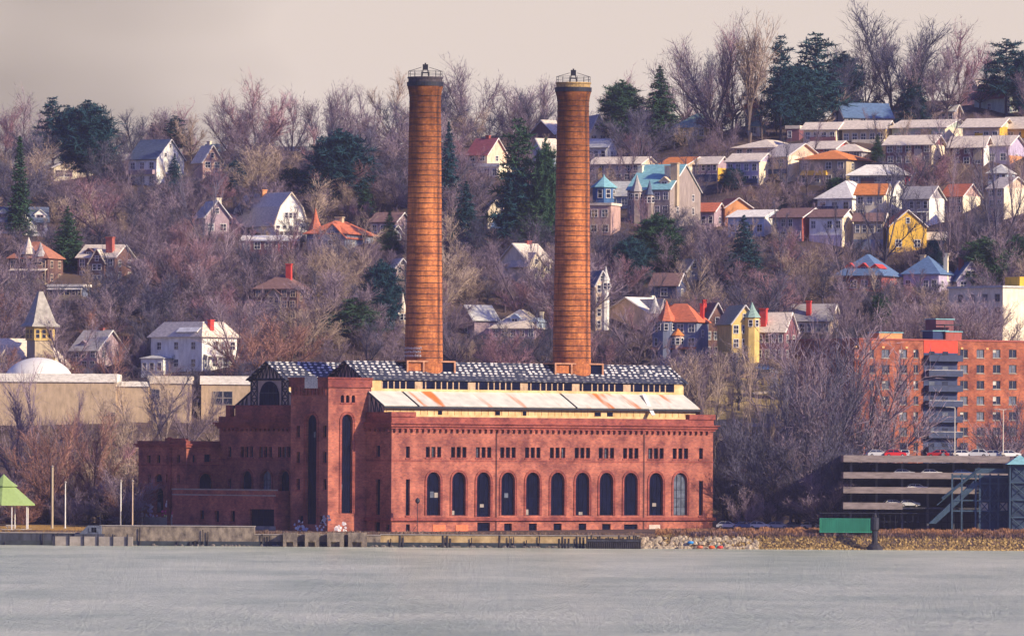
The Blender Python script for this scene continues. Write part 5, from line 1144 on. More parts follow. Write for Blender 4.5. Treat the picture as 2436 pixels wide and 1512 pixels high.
    m_ = MB(); m_.add([(-hw-.8, -hw-.8, Z2(1103)), (hw+.8, -hw-.8, Z2(1103)), (hw+.8, hw+.8, Z2(1103)), (-hw-.8, hw+.8, Z2(1103)), (0, 0, Z2(1080))], [(0, 1, 4), (1, 2, 4), (2, 3, 4), (3, 0, 4), (3, 2, 1, 0)]); m_.build('roof', roofm('teal'), lt_)
    m_ = MB(); n = 4
    for sx_ in (-1, 1):
        for sy in (-1, 1): m_.box(sx_*hw-.15, sy*hw-.15, -1, sx_*hw+.15, sy*hw+.15, Z2(1103))
    for i in range(n):
        za, zb_ = lerp(0, Z2(1103), i/n), lerp(0, Z2(1103), (i+1)/n)
        m_.tube((-hw, -hw, za), (hw, -hw, zb_), .08, .08, 4); m_.tube((hw, -hw, za), (-hw, -hw, zb_), .08, .08, 4); m_.box(-hw, -hw-.1, zb_-.25, hw, -hw+.1, zb_-.02)
    m_.build('steel_frame', teal, lt_)
    m_ = MB(); m_.box(-hw+.4, -hw+.4, -1, hw-.4, hw-.4, Z2(1106)); m_.build('glazed_shaft', mat('screen_blue', (.035, .06, .11), .8, .4, .3), lt_)
    return g_, y, w
GG, GY, GW = garage()

# ---- cars
def car_proto():
    root = empty('parked_car', (0, 0, -500), 0)
    L_, Wd = 4.6, 1.8
    prof_ = [(-2.3, .35), (-2.3, .75), (-2.15, .92), (-1.2, 1.0), (1.35, 1.0), (2.1, .95), (2.3, .7), (2.3, .35)]
    b_ = MB(); b_.prism([(x, -Wd/2, z) for x, z in prof_], (0, Wd, 0)); body_ = b_.build('body', mat('car_white', (.72, .72, .70), .3, .05, .5, .6), root)
    c_ = MB(); ca = [(-1.95, .99), (-1.35, 1.45), (.35, 1.47), (1.25, .99)]
    a = [(x, -Wd/2+.05, z) for x, z in ca]; bb = [(x, -Wd/2+(.22 if z > 1.2 else .05), z) for x, z in ca]; cc = [(x, Wd/2-(.22 if z > 1.2 else .05), z) for x, z in ca]
    k_ = 4; c_.add(bb+cc, [(0, 1, 2, 3)[::-1], (4, 5, 6, 7)]+[(i, (i+1) % k_, (i+1) % k_+k_, i+k_) for i in range(k_)]); c_.build('cabin', M_glass, root)
    r_ = MB(); r_.box(-1.33, -Wd/2+.24, 1.455, .33, Wd/2-.24, 1.52)
    for s in (-1, 1):
        for x0, x1 in ((-1.95, -1.35), (.35, 1.25)): r_.tube((x0, s*(Wd/2-.05), .99 if x0 < -1.5 or x0 > 1 else 1.47), (x1, s*(Wd/2-(.22 if x1 < 0 else .05)), 1.45 if x1 < 0 else .99), .05, .05, 4)
        r_.tube((-.45, s*(Wd/2-.06), 1.0), (-.45, s*(Wd/2-.2), 1.46), .05, .05, 4)
    r_.build('roof', mat('car_white', (.72, .72, .70), .3, .05, .5, .6), root)
    for x in (-1.4, 1.45):
        for s in (-1, 1):
            w_ = MB(); w_.tube((x, s*(Wd/2-.22), .34), (x, s*(Wd/2+.02), .34), .34, .34, 14); wo_ = w_.build('wheel', M_steel, root)
            w_ = MB(); w_.tube((x, s*(Wd/2+.021), .34), (x, s*(Wd/2+.035), .34), .19, .19, 10); w_.build('hubcap', M_conc, wo_)
    for s in (-1, 1):
        w_ = MB(); w_.box(2.2, s*.62-.18, .66, 2.32, s*.62+.18, .8); w_.build('headlight', M_white, root)
        w_ = MB(); w_.box(-2.33, s*.62-.18, .72, -2.2, s*.62+.18, .86); w_.build('tail_light', mat('lamp_red', (.5, .02, .02), .4, .1, 1), root)
    return root
CARM = {'white': mat('car_white', (.72, .72, .70), .3, .05, .5, .6), 'red': mat('car_red', (.62, .02, .02), .3, .05, .5, .6), 'grey': mat('car_grey', (.16, .17, .2), .3, .05, .5, .6), 'silver': mat('car_silver', (.45, .46, .48), .3, .05, .5, .6),
        'blue': mat('car_blue', (.04, .09, .25), .3, .05, .5, .6), 'black': mat('car_black', (.02, .02, .03), .3, .05, .5, .6)}
proto = car_proto(); first = [True]
def copy_car():
    c = proto.copy(); COL.objects.link(c)
    for ch in proto.children:
        d = ch.copy(); COL.objects.link(d); d.parent = c
        for g in ch.children: e = g.copy(); COL.objects.link(e); e.parent = d
    return c
CM = {}
def car(loc, rz, col, label, group, s=1.0):
    c = copy_car(); c.location = loc; c.rotation_euler = (0, 0, rz); c.scale = (s, s, s)
    for ch in c.children:
        if ch.name.split('.')[0] in ('body', 'roof'):
            key = (ch.name.split('.')[0], col)
            if key not in CM: me = ch.data.copy(); me.materials.clear(); me.materials.append(CARM[col]); CM[key] = me
            ch.data = CM[key]
    tag(c, label, 'car', group); return c
ztop = at(2200, 1083, GY).z-.25
for u, col, rz, lab in ((2128, 'red', .1, 'bright red car at the quiet end of the top deck'), (2152, 'white', 1.5, 'white van-like car parked end-on beside the red car on the top deck'), (2232, 'red', 2.9, 'dark red car on the top deck under the first lamp post'),
                        (2262, 'grey', .2, 'dark grey car between the dark red car and first white car'), (2290, 'white', .1, 'white car just past the first lamp post on the top deck'), (2322, 'white', 3.0, 'larger white car amid the row of white cars on the top deck'), (2365, 'silver', .1, 'silver car in front of the second lamp post'),
                        (2400, 'white', .2, 'white car parked past the second lamp post'), (2085, 'silver', .3, 'silver car at the start of the top deck')):
    p = at(u, 1098, GY+3.5 if u != 2152 else GY+8); car((p.x, p.y, ztop), rz, col, lab, 'cars on the top deck of the car park', 1.12 if 'larger' in lab else 1.0)
for i, (u, dk, col, lab) in enumerate(((2150, 1, 'silver', 'silver car in the upper bay below the red car'), (2215, 1, 'white', 'white car in the upper bay of the car park, under the dark red car'), (2290, 1, 'blue', 'blue car in the upper bay of the car park, under the white cars'),
                                   (2180, 2, 'white', 'pale car in the second bay of the car park'), (2300, 2, 'grey', 'grey car in the second bay by the stair head'), (2125, 3, 'white', 'white car in the lowest open bay of the car park'), (2160, 3, 'silver', 'silver car beside the white one in the lowest open bay'))):
    vb = [1137, 1137, 1172, 1210][dk]; z = at(2200, vb, GY).z+.45; p = at(u, vb, GY+2.6); car((p.x, p.y, z), .05*i, col, lab, 'cars inside the car park')
for i, (u, v, col, lab) in enumerate(((1855, 893, 'white', 'white car parked on the grassy terrace right of the power station'), (1815, 888, 'blue', 'dark blue car on the grassy terrace beside the white one'), (598, 870, 'blue', 'blue car seen just above the left power station roof'),
                                      (1730, 1232, 'silver', 'silver car at ground level right beside the station wall'), (1770, 1233, 'blue', 'blue car in the yard, second out from the station wall'), (1806, 1230, 'white', 'white car in the yard amid the dark trees'), (1850, 1234, 'silver', 'silver car in the yard just past the white one'), (1893, 1231, 'grey', 'grey car in the yard near the green container'), (1930, 1233, 'white', 'white car in the yard closest to the car park'))):
    if v > 1100: p = at(u, v, 1560); p.z = 3.4; 
    else: p = ground(u, v); p.z = terr(p.x, p.y)+.1
    p.z = max(p.z, terr(p.x, p.y)+.05); car(p, .3*math.sin(i*2), col, lab, 'cars parked in the yards')
def kill(o):
    for ch in list(o.children): kill(ch)
    bpy.data.objects.remove(o)
kill(proto)
# lamp posts on the deck
def lamp_post(u, v0, v1, y, label, arm):
    p = at(u, v0, y); h = at(u, v1, y).z-p.z
    ro = empty('lamp_post', p, 0, label, 'lamp post', 'lamp posts on the car park')
    m_ = MB(); m_.tube((0, 0, 0), (0, 0, h), .13, .09, 8); m_.box(-.3, -.3, 0, .3, .3, .4); m_.build('pole', mat('lamp_pole_cream', (.6, .55, .46), .6, .1, 1), ro)
    for s in arm:
        m_ = MB(); m_.tube((0, 0, h), (s*1.1, 0, h+.1), .06, .06, 5); ao = m_.build('arm', M_white, ro)
        m_ = MB(); m_.box(min(s*.9, s*1.9), -.18, h+.02, max(s*.9, s*1.9), .18, h+.2); m_.build('lamp_head', M_conc, ao)
lamp_post(2270, 1080, 968, GY+2, 'pale lamp post with one long arm, first along the top deck', (-1,))
lamp_post(2385, 1080, 973, GY+2, 'pale lamp post with two short arms, second along the top deck', (-1, 1))
# ================================================================ shore
def shore_x(u, y=1503): return at(u, 1290, y).x
def zv(u, v, y): return at(u, v, y).z
# dark lower quay wall, all along the left, and concrete walls
def wallrun(name, label, cat, u0, u1, vt, y, th, m_, zb=-1.5, cap=None):
    a = at(u0, vt, y); b_ = at(u1, vt, y); o = empty(name, (a.x, y, zb), 0, label, cat); w = b_.x-a.x; h = (a.z+b_.z)/2-zb
    q = MB(); q.box(0, 0, 0, w, th, h); q.build('wall', m_, o)
    c_ = MB(); c_.box(-.1, -.15, h, w+.1, th+.1, h+.16); c_.build('coping', cap or M_conc, o)
    n = int(w/3.4); r = random.Random(int(u0)+5); x = r.uniform(.5, 3)
    tb = MB(); tb.box(-.05, -.12, 0, w+.05, -.002, -zb+.95); tb.build('tide_band', M_tide, o)
    for i in range(n):
        if x > w-.5: break
        p = MB(); p.tube((x, -.3, 0), (x+r.uniform(-.15, .15), -.3, h*r.uniform(.4, 1.05)), r.uniform(.1, .2), .12, 6); p.build('pile', mat('tarred_timber', (.03, .028, .035), .9, .5, 1), o); x += r.choice((.6, .9, 2.5, 5, 7.5))
    return o
M_tide = mat('tide_stain', (.035, .045, .055), .8, .5, .5)
M_quay = mat('wet_quay_wall', (.045, .05, .07), .8, .6, .5, stretch=(2, 1, .4))
M_old = mat('weathered_quay_concrete', (.09, .075, .075), .95, .5, .8, tint=(.36, .30, .23), stretch=(1, 1, .6), detail=8)
wallrun('dark_quay', 'low blackened quay wall below the lawn and pavilion', 'quay wall', -40, 238, 1266, 1497.5, 4, M_quay)
wallrun('concrete_quay', 'stained grey concrete quay wall below the annex graffiti', 'quay wall', 238, 605, 1250, 1499, 5, M_old)
wallrun('station_quay', 'cracked low quay ledge in front of the station tower', 'quay wall', 605, 905, 1271, 1499.5, 4, M_old)
wallrun('long_quay', 'long sunlit stone quay ledge below the blocked basement windows', 'quay wall', 905, 1520, 1272, 1500, 4, mat('sunlit_quay_stone', (.40, .26, .11), .95, .45, .4, tint=(.62, .46, .24)))  # golden stone colour has the warm sunlight painted in
# rooted apron blocks before the tower: concrete arches
for i, (u, w_) in enumerate(((690, 34), (742, 34), (798, 40), (850, 44))):
    a = at(u, 1283, 1496.8); k = mpp(1497); o = MB(); hw = w_*k/2; h = zv(u, 1266, 1497)+.6
    holewall(o, (a.x-hw, 1496.6, -.8), (1, 0, 0), (0, -1, 0), rect(0, 0, 2*hw, h), [rect(hw*.45, .05, hw*1.5, h*.55)], 1.2)
    o.box(a.x-hw, 1496.6, h-.8+.001, a.x+hw, 1499.3, h-.5)
    o.box(a.x-hw, 1497.9, -.8, a.x+hw, 1499.3, h-.81)
    q = o.build('intake_block', M_old); tag(q, ['concrete intake block with dark opening, closest to the low wing', 'concrete intake block beneath the tall shaded tower window', 'concrete intake block under the white graffiti of the tower', 'orange stained intake block at the tower corner'][i], 'concrete block', 'intake blocks below the tower')
# dark timber crib and stumps before the long quay
def stumps(u, vt, n, label, dx=3):
    o = MB(); r = random.Random(int(u)); 
    for i in range(n): a = at(u+i*dx*2.4, vt, 1496); o.tube((a.x, 1496+r.uniform(-.5, .5), -1.5), (a.x+r.uniform(-.1, .1), 1496, a.z*r.uniform(.7, 1.05)), .24, .22, 7)
    q = o.build('timber_stump' if n == 1 else 'timber_piles', mat('tarred_timber', (.03, .028, .035), .9, .5, 1)); tag(q, label, 'timber piles')
stumps(950, 1270, 2, 'pair of black piles in the water close to the station corner')
stumps(1053, 1269, 1, 'thick single black pile below the first blocked window'); stumps(1064, 1270, 2, 'two slim black piles next to the thick single one')
stumps(1187, 1262, 1, 'slim black pile below the third arched window')
stumps(1330, 1276, 4, 'cluster of squat black piles left of the timber crib'); stumps(1372, 1275, 3, 'three black piles touching the timber crib')
a = at(1396, 1276, 1494.5); b_ = at(1522, 1276, 1494.5); ro = empty('timber_crib', (a.x, 1494.5, -1), 0, 'long black timber crib standing in the water before the quay', 'jetty'); w = b_.x-a.x
q = MB(); q.box(0, 0, 0, w, 2.5, a.z+1-.3); q.build('core', M_quay, ro)
q = MB()
for i in range(26): x = i*w/25; q.tube((x, -.2, 0), (x, -.2, a.z+1+random.Random(i).uniform(-.5, .5)), .2, .18, 6)
q.build('post', mat('tarred_timber', (.03, .028, .035), .9, .5, 1), ro)
q = MB(); q.box(-.2, -.45, a.z+.2, w+.2, -.3, a.z+.5); q.build('waling', M_quay, ro)
# left: beached wooden barge ruin with glazed cabin and floating dock
a = at(312*1.0, 1262, 1496); k = mpp(1496)
a = at(300/1.0, 1262, 1496)
ro = empty('derelict_barge', at(150+60, 1262, 1495), 0, 'wrecked dark barge with a slanted broken cabin at the end of the lawn', 'barge'); ro.location.z = 0
q = MB(); x0 = -28*k; x1 = 30*k; h = zv(200, 1268, 1495)
q.prism([(x0, 0, -.5), (x1, 0, -.5), (x1+.6, 0, h), (x0-.4, 0, h)], (0, 4, 0)); q.build('hull', M_quay, ro)
q = MB(); h2 = zv(210, 1248, 1495); q.prism([(x0+.5, .6, h), (x1, .6, h), (x1, .6, h2), (x0+2.2, .6, h2)], (0, 3, 0)); co_ = q.build('cabin', mat('grey_blue_planks', (.10, .12, .17), .8, .5, .8), ro)
for i in range(3):
    q = MB(); xx = lerp(x0+2.4, x1-1.4, i/2); q.box(xx, .5, h+.4, xx+1.0, .58, h2-.4); q.build('window', M_glass2, co_)
ro = empty('floating_dock', at(125, 1271, 1493), 0, 'narrow pale floating dock lying before the black quay', 'dock'); ro.location.z = .0
q = MB(); q.box(-0, 0, -.3, 190*k, 2, zv(180, 1274, 1493)); q.build('deck', M_conc, ro); 
q = MB()
for i in range(6): q.tube((i*190*k/5.5+.4, -.2, -1), (i*190*k/5.5+.4, -.2, zv(180, 1268, 1493)), .14, .14, 6)
q.build('pile', M_steel, ro)
# lawn
M_lawn = mat('dry_golden_lawn', (.34, .19, .06), .95, .35, .5, .1, tint=(.50, .32, .10), detail=8)
def gxy(x, y): return Vector((x, y, 0))
drape('lawn', [gxy(-96, 1503.5), gxy(-57.5, 1503.5), gxy(-60, 1550), gxy(-105, 1560)], M_lawn)
# pavilion
def pavilion():
    y = 1514.0; g_ = at(8, 1245, y); g_.z = 2.95; k = mpp(y); ro = empty('pavilion', g_, 0, 'open park pavilion with a two-tier bright green metal roof on slim posts', 'pavilion'); LAND.append((20, 1170, 60, 60, 'green-roofed pavilion')); RECTS.append((-20, 1128, 84, 1240, y))
    z = lambda v: at(8, v, y).z-g_.z; R1 = 75*k; M_gr = mat('green_metal_roof', (.27, .38, .13), .5, .12, .6, .4, stretch=(3, 3, 1))
    q = MB(); q.lathe([(R1, z(1200)), (R1, z(1197)), (R1*.62, z(1172)), (R1*.36, z(1155)), (R1*.36, z(1150))], 8); q.build('lower_roof', M_gr, ro)
    q = MB(); q.lathe([(R1*.44, z(1155)), (R1*.44, z(1153)), (R1*.2, z(1140)), (.05, z(1126))], 8); q.build('upper_roof', M_gr, ro)
    for i in range(8):
        a = 2*PI*(i+.5)/8; q = MB(); q.tube((math.cos(a)*R1*.82, math.sin(a)*R1*.82, -.2), (math.cos(a)*R1*.82, math.sin(a)*R1*.82, z(1194)), .13, .12, 7); q.build('post', M_white, ro)
    q = MB(); q.lathe([(R1*.9, -.3), (R1*.9, .12)], 8); q.build('floor_slab', M_conc, ro)
    t_ = empty('picnic_table', g_+Vector((20*k, -R1*.4, .12)), 0, 'pale picnic table under the green pavilion roof', 'table')
    q = MB(); q.box(-1, -.4, .7, 1, .4, .78); q.build('table_top', M_white, t_)
    for s in (-1, 1):
        q = MB(); q.box(-1, s*.75-.14, .42, 1, s*.75+.14, .48); q.build('bench', M_white, t_)
        q = MB(); q.tube((s*.7, -.75, 0), (s*.7, .1, .7), .05, .05, 4); q.tube((s*.7, .75, 0), (s*.7, -.1, .7), .05, .05, 4); q.box(s*.7-.04, -.75, .36, s*.7+.04, .75, .42); q.build('trestle', M_conc, t_)
pavilion()
# masts
for i, (u, va, vb, col, lab) in enumerate(((124, 1109, 1233, 'khaki', 'thick tall wooden mast, closest to the pavilion'), (155, 1146, 1236, 'white', 'slim white mast, second from the pavilion'), (287, 1143, 1236, 'white', 'slim white mast midway between lawn and annex'), (315, 1143, 1236, 'ltan', 'slim beige mast closest to the brick annex'))):
    y = 1520+i*3; p = at(u, vb, y); p.z = 2.9; ro = empty('mast', p, 0, lab, 'mast', 'masts beside the lawn'); h = at(u, va, y).z-p.z
    q = MB(); q.tube((0, 0, -.3), (0, 0, h), .26 if i == 0 else .15, .2 if i == 0 else .1, 8); q.build('pole', wallm(col), ro); q = MB(); q.lathe([(.3, h-.02), (.3, h+.1), (.05, h+.35)], 8); q.build('cap', M_conc, ro)
    q = MB(); q.box(-.35, -.35, -.3, .35, .35, .3); q.build('footing', M_conc, ro)
# fence rail near quay
a = at(425/1.0*1.0, 1240, 1504)
ro = empty('railing', at(238, 1241, 1503.5), 0, 'thin dark railing along the quay between barge and annex', 'railing'); ro.location.z = 2.4
q = MB(); k = mpp(1504)
for i in range(9): q.tube((i*1.05, 0, 0), (i*1.05, 0, 1.6 if i % 4 else 4.4), .06, .06, 5)
q.box(0, -.03, 1.2, 8.4, .03, 1.28); q.box(0, -.03, .6, 8.4, .03, .66); q.build('post_and_rail', M_steel, ro)

# ---- right bank: reeds, rocks, container, beacon
rr = random.Random(11)
def rocks(name, u0, u1, va, vb, n, col, tint, seed, sz=(.25, .8)):
    r = random.Random(seed); o = MB()
    for i in range(n):
        u = r.uniform(u0, u1); t = r.random(); y = 1498.2+t*4.5; x = at(u, 1290, y).x; z = min(max(terr(x, y), -.1), 3)+r.uniform(-.05, .2); s = r.uniform(*sz)
        vs = []
        for a in range(6):
            an = a*PI/3+r.uniform(-.3, .3); vs.append((x+math.cos(an)*s*r.uniform(.7, 1.2), y+math.sin(an)*s*.8, z-s*.3))
        for a in range(5):
            an = a*PI*2/5+r.uniform(-.3, .3); vs.append((x+math.cos(an)*s*r.uniform(.5, .75), y+math.sin(an)*s*.5, z+s*r.uniform(.35, .75)))
        vs.append((x, y, z+s*.8))
        fs = [(j, (j+1) % 6, 6+min(4, (j+1)*5//6 % 5), 6+min(4, j*5//6)) for j in range(6)]+[(6+j, 6+(j+1) % 5, 11) for j in range(5)]
        o.add(vs, fs)
    q = o.build(name, mat(name+'_stone', col, .95, .5, 1.6, tint=tint, detail=8)); tag(q, kind='stuff', label=None); return q
rocks('bank_rubble', 1500, 1800, 0, 0, 420, (.25, .20, .15), (.58, .48, .34), 1)
rocks('bank_stones', 1690, 2470, 0, 0, 1500, (.16, .11, .06), (.60, .42, .16), 2, (.1, .38))
rocks('quay_rubble', 240, 1500, 0, 0, 700, (.08, .08, .09), (.24, .21, .18), 3, (.2, .6))
def tufts(name, u0, u1, y0, y1, n, hgt, m_, seed, wd=.05, lean=.25):
    r = random.Random(seed); o = MB(); cl = [r.random() for _ in range(97)]
    for i in range(n):
        y = r.uniform(y0, y1); u = r.uniform(u0, u1); x = at(u, 1250, y).x; z = terr(x, y)-.05; h = hgt*r.uniform(.35, 1.0)*(.6+.55*cl[int(x*.8) % 97])
        for j in range(3):
            bx, by = x+r.uniform(-.15, .15), y+r.uniform(-.15, .15); tx, ty = bx+r.gauss(0, lean)*h*.5, by+r.gauss(0, lean)*h*.5; a = r.uniform(0, PI); dx, dy = math.cos(a)*wd, math.sin(a)*wd
            k_ = len(o.v); o.v += [(bx-dx, by-dy, z), (bx+dx, by+dy, z), (tx+dx*1.3, ty+dy, z+h*.75), (tx, ty, z+h)]; o.f.append([k_, k_+1, k_+2, k_+3])
    o.mi = [0]*len(o.f); q = o.build(name, m_); tag(q, kind='stuff'); return q
M_reed = mat('reed_rust', (.32, .14, .07), .9, .45, .25, .1, tint=(.52, .28, .14))
tufts('reeds', 1560, 2480, 1505, 1514, 9000, 1.5, M_reed, 1)
tufts('brown_scrub', 1600, 2480, 1503, 1513, 6000, 1.3, mat('brown_scrub', (.17, .10, .08), .9, .45, .2, .1, tint=(.34, .20, .15)), 6, lean=.5)
tufts('dry_grass', 1560, 2480, 1499.5, 1504.5, 5200, .6, mat('straw', (.30, .20, .10), .9, .3, .25, .1, tint=(.60, .42, .17)), 2, lean=.6)
tufts('dark_weeds', 1640, 2480, 1503, 1506, 2600, 1.1, mat('dark_weed', (.10, .07, .09), .9, .4, .2, .1), 3)
tufts('lawn_grass', -40, 325, 1504, 1545, 5000, .22, M_lawn, 4)
tufts('quay_weeds', 240, 1560, 1501.5, 1506, 3000, .8, mat('quay_weed', (.22, .15, .11), .9, .4, .2, .1), 5)
def container():
    y = 1503.5; a = at(1950, 1262, y); b_ = at(2077, 1262, y); zt = at(2010, 1231, y).z; ro = empty('cargo_container', (a.x, y, a.z), 0, 'long plain green cargo container standing on the reedy bank', 'container'); LAND.append((2010, 1245, 60, 15, 'green container')); RECTS.append((1948, 1228, 2082, 1264, y))
    w = b_.x-a.x; h = zt-a.z; gm = mat('container_green', (.03, .24, .15), .6, .2, .6, stretch=(1, 1, .3))
    q = MB(); n = 60
    for i in range(n):
        x0_, x1_ = i*w/n, (i+1)*w/n; dy = .0 if i % 2 else .09
        q.box(x0_, dy, 0, x1_, 2.4, h-.15)
    q.build('corrugated_wall', gm, ro)
    q = MB(); q.box(-.05, -.05, h-.15, w+.05, 2.45, h); q.box(-.05, -.05, -.2, w+.05, 2.45, 0); q.build('rail', gm, ro)
    for x in (0, w):
        q = MB(); q.box(x-.1, -.08, -.2, x+.1, .12, h+.05); q.build('corner_post', gm, ro)
    q = MB()
    for x in (1, w/2, w-1): q.box(x-.3, .3, -1.6, x+.3, 2, -.2)
    q.build('footing', M_conc, ro)
container()
def beacon():
    y = 1499.0; p = at(2080, 1306, y); ro = empty('channel_marker', (p.x, y, -.3), 0, 'dark channel marker post on a stone footing at the end of the green container', 'marker post'); LAND.append((2080, 1270, 10, 40, 'channel marker'))
    k = mpp(y); z = lambda v: at(2080, v, y).z+.3
    q = MB(); q.lathe([(22*k, 0), (18*k, z(1298)), (8*k, z(1290)), (7*k, z(1284))], 10); q.build('footing', mat('tarred_timber', (.03, .028, .035), .9, .5, 1), ro)
    q = MB(); q.lathe([(6*k, z(1284)), (7*k, z(1262)), (10*k, z(1258)), (10*k, z(1230)), (5*k, z(1228)), (4*k, z(1222)), (.05, z(1218))], 10); q.build('post', M_steel, ro)
    q = MB(); q.tube((-8*k, -.1, z(1236)), (8*k, -.1, z(1236)), .1, .1, 5); q.tube((-8*k, -.1, z(1248)), (8*k, -.1, z(1248)), .1, .1, 5); q.build('crossbar', M_steel, ro)
beacon()
# floats and litter
for i, (u, y, c, lab) in enumerate(((1692, 1497.2, (.7, .12, .03), 'orange float at the water edge near the rubble'), (1712, 1497, (.6, .05, .04), 'red float lying flat by the water'), (1706, 1499, (.05, .4, .28), 'small green crate on the rubble shore'), (1642, 1500.5, (.03, .25, .6), 'bright blue barrel among the rubble by the station'), (1664, 1497, (.55, .15, .08), 'brick red tub half in the water'))):
    p = at(u, 1300, y); q = MB(); q.lathe([(.05, -.1), (.42, .0), (.5, .3), (.42, .6), (.05, .7)], 12); o = q.build('float' if i < 2 else ('barrel' if i == 3 else 'tub'), mat('litter'+str(i), c, .5, .2, 1), smooth=True); o.location = (p.x, y, max(0, terr(p.x, y))+(.15 if i != 3 else 1.0)); o.scale = (1.3, 1, .8); tag(o, lab, 'float' if i < 2 else ('barrel' if i == 3 else 'tub'))
# lamp before the station front (dark lantern on pole)
p = at(992, 1270, 1507); ro = empty('lamp_standard', (p.x, 1507, 2.6), 0, 'bent dark lamp standard before the sunlit station wall', 'lamp post'); h = zv(992, 1195, 1507)-2.6
q = MB(); q.tube((0, 0, 0), (.05, 0, h), .09, .07, 6); q.tube((.0, 0, h*.3), (-1.2, 0, .2), .05, .05, 5); q.build('pole', M_steel, ro); q = MB(); q.lathe([(.1, h-.1), (.5, h+.3), (.42, h+.8), (.08, h+1.1)], 8, (.05, 0, 0)); q.build('lantern', M_steel, ro)
# terraces right of the station
M_field = mat('terrace_grass', (.26, .20, .09), .95, .4, .3, .1, tint=(.42, .32, .15), detail=8)
def gp(u, v): p = ground(u, v); return gxy(p.x, p.y)
drape('terrace_grass_field', [gp(1690, 1040), gp(1905, 1040), gp(1905, 905), gp(1640, 905)], M_field)
drape('upper_terrace_lawn', [gp(1700, 875), gp(1800, 878), gp(1800, 862), gp(1700, 860)], M_field)
for i, (u0, u1, v, lab, nm) in enumerate(((1700, 1905, 903, 'long mauve-grey retaining wall along the top of the grassy terrace', 'top'), (1770, 1880, 1013, 'low pale stone wall crossing the grassy terrace', 'mid'), (1790, 1850, 938, 'short stub of pale stone wall on the grassy terrace', 'stub'))):
    a, b_ = ground(u0, v), ground(u1, v); k = mpp(a.y); d = (b_-a); n = 10; q = MB(); ang = math.atan2(d.y, d.x); ro = empty('retaining_wall', a, ang, lab, 'stone wall'); Ln = math.hypot(d.x, d.y)
    for j in range(n):
        x0_, x1_ = Ln*j/n, Ln*(j+1)/n; wp_ = a+d*((j+.5)/n); dz = terr(wp_.x, wp_.y)-a.z; q.box(x0_, -.3, dz-1.5, x1_, .3, dz+[1.2, .8, .5][i]+.01*j)
    q.build('wall', mat('wall_mauve_stone' if i == 0 else 'pale_wall_stone', (.40, .27, .22) if i == 0 else (.55, .47, .40), .95, .35, .6), ro); 
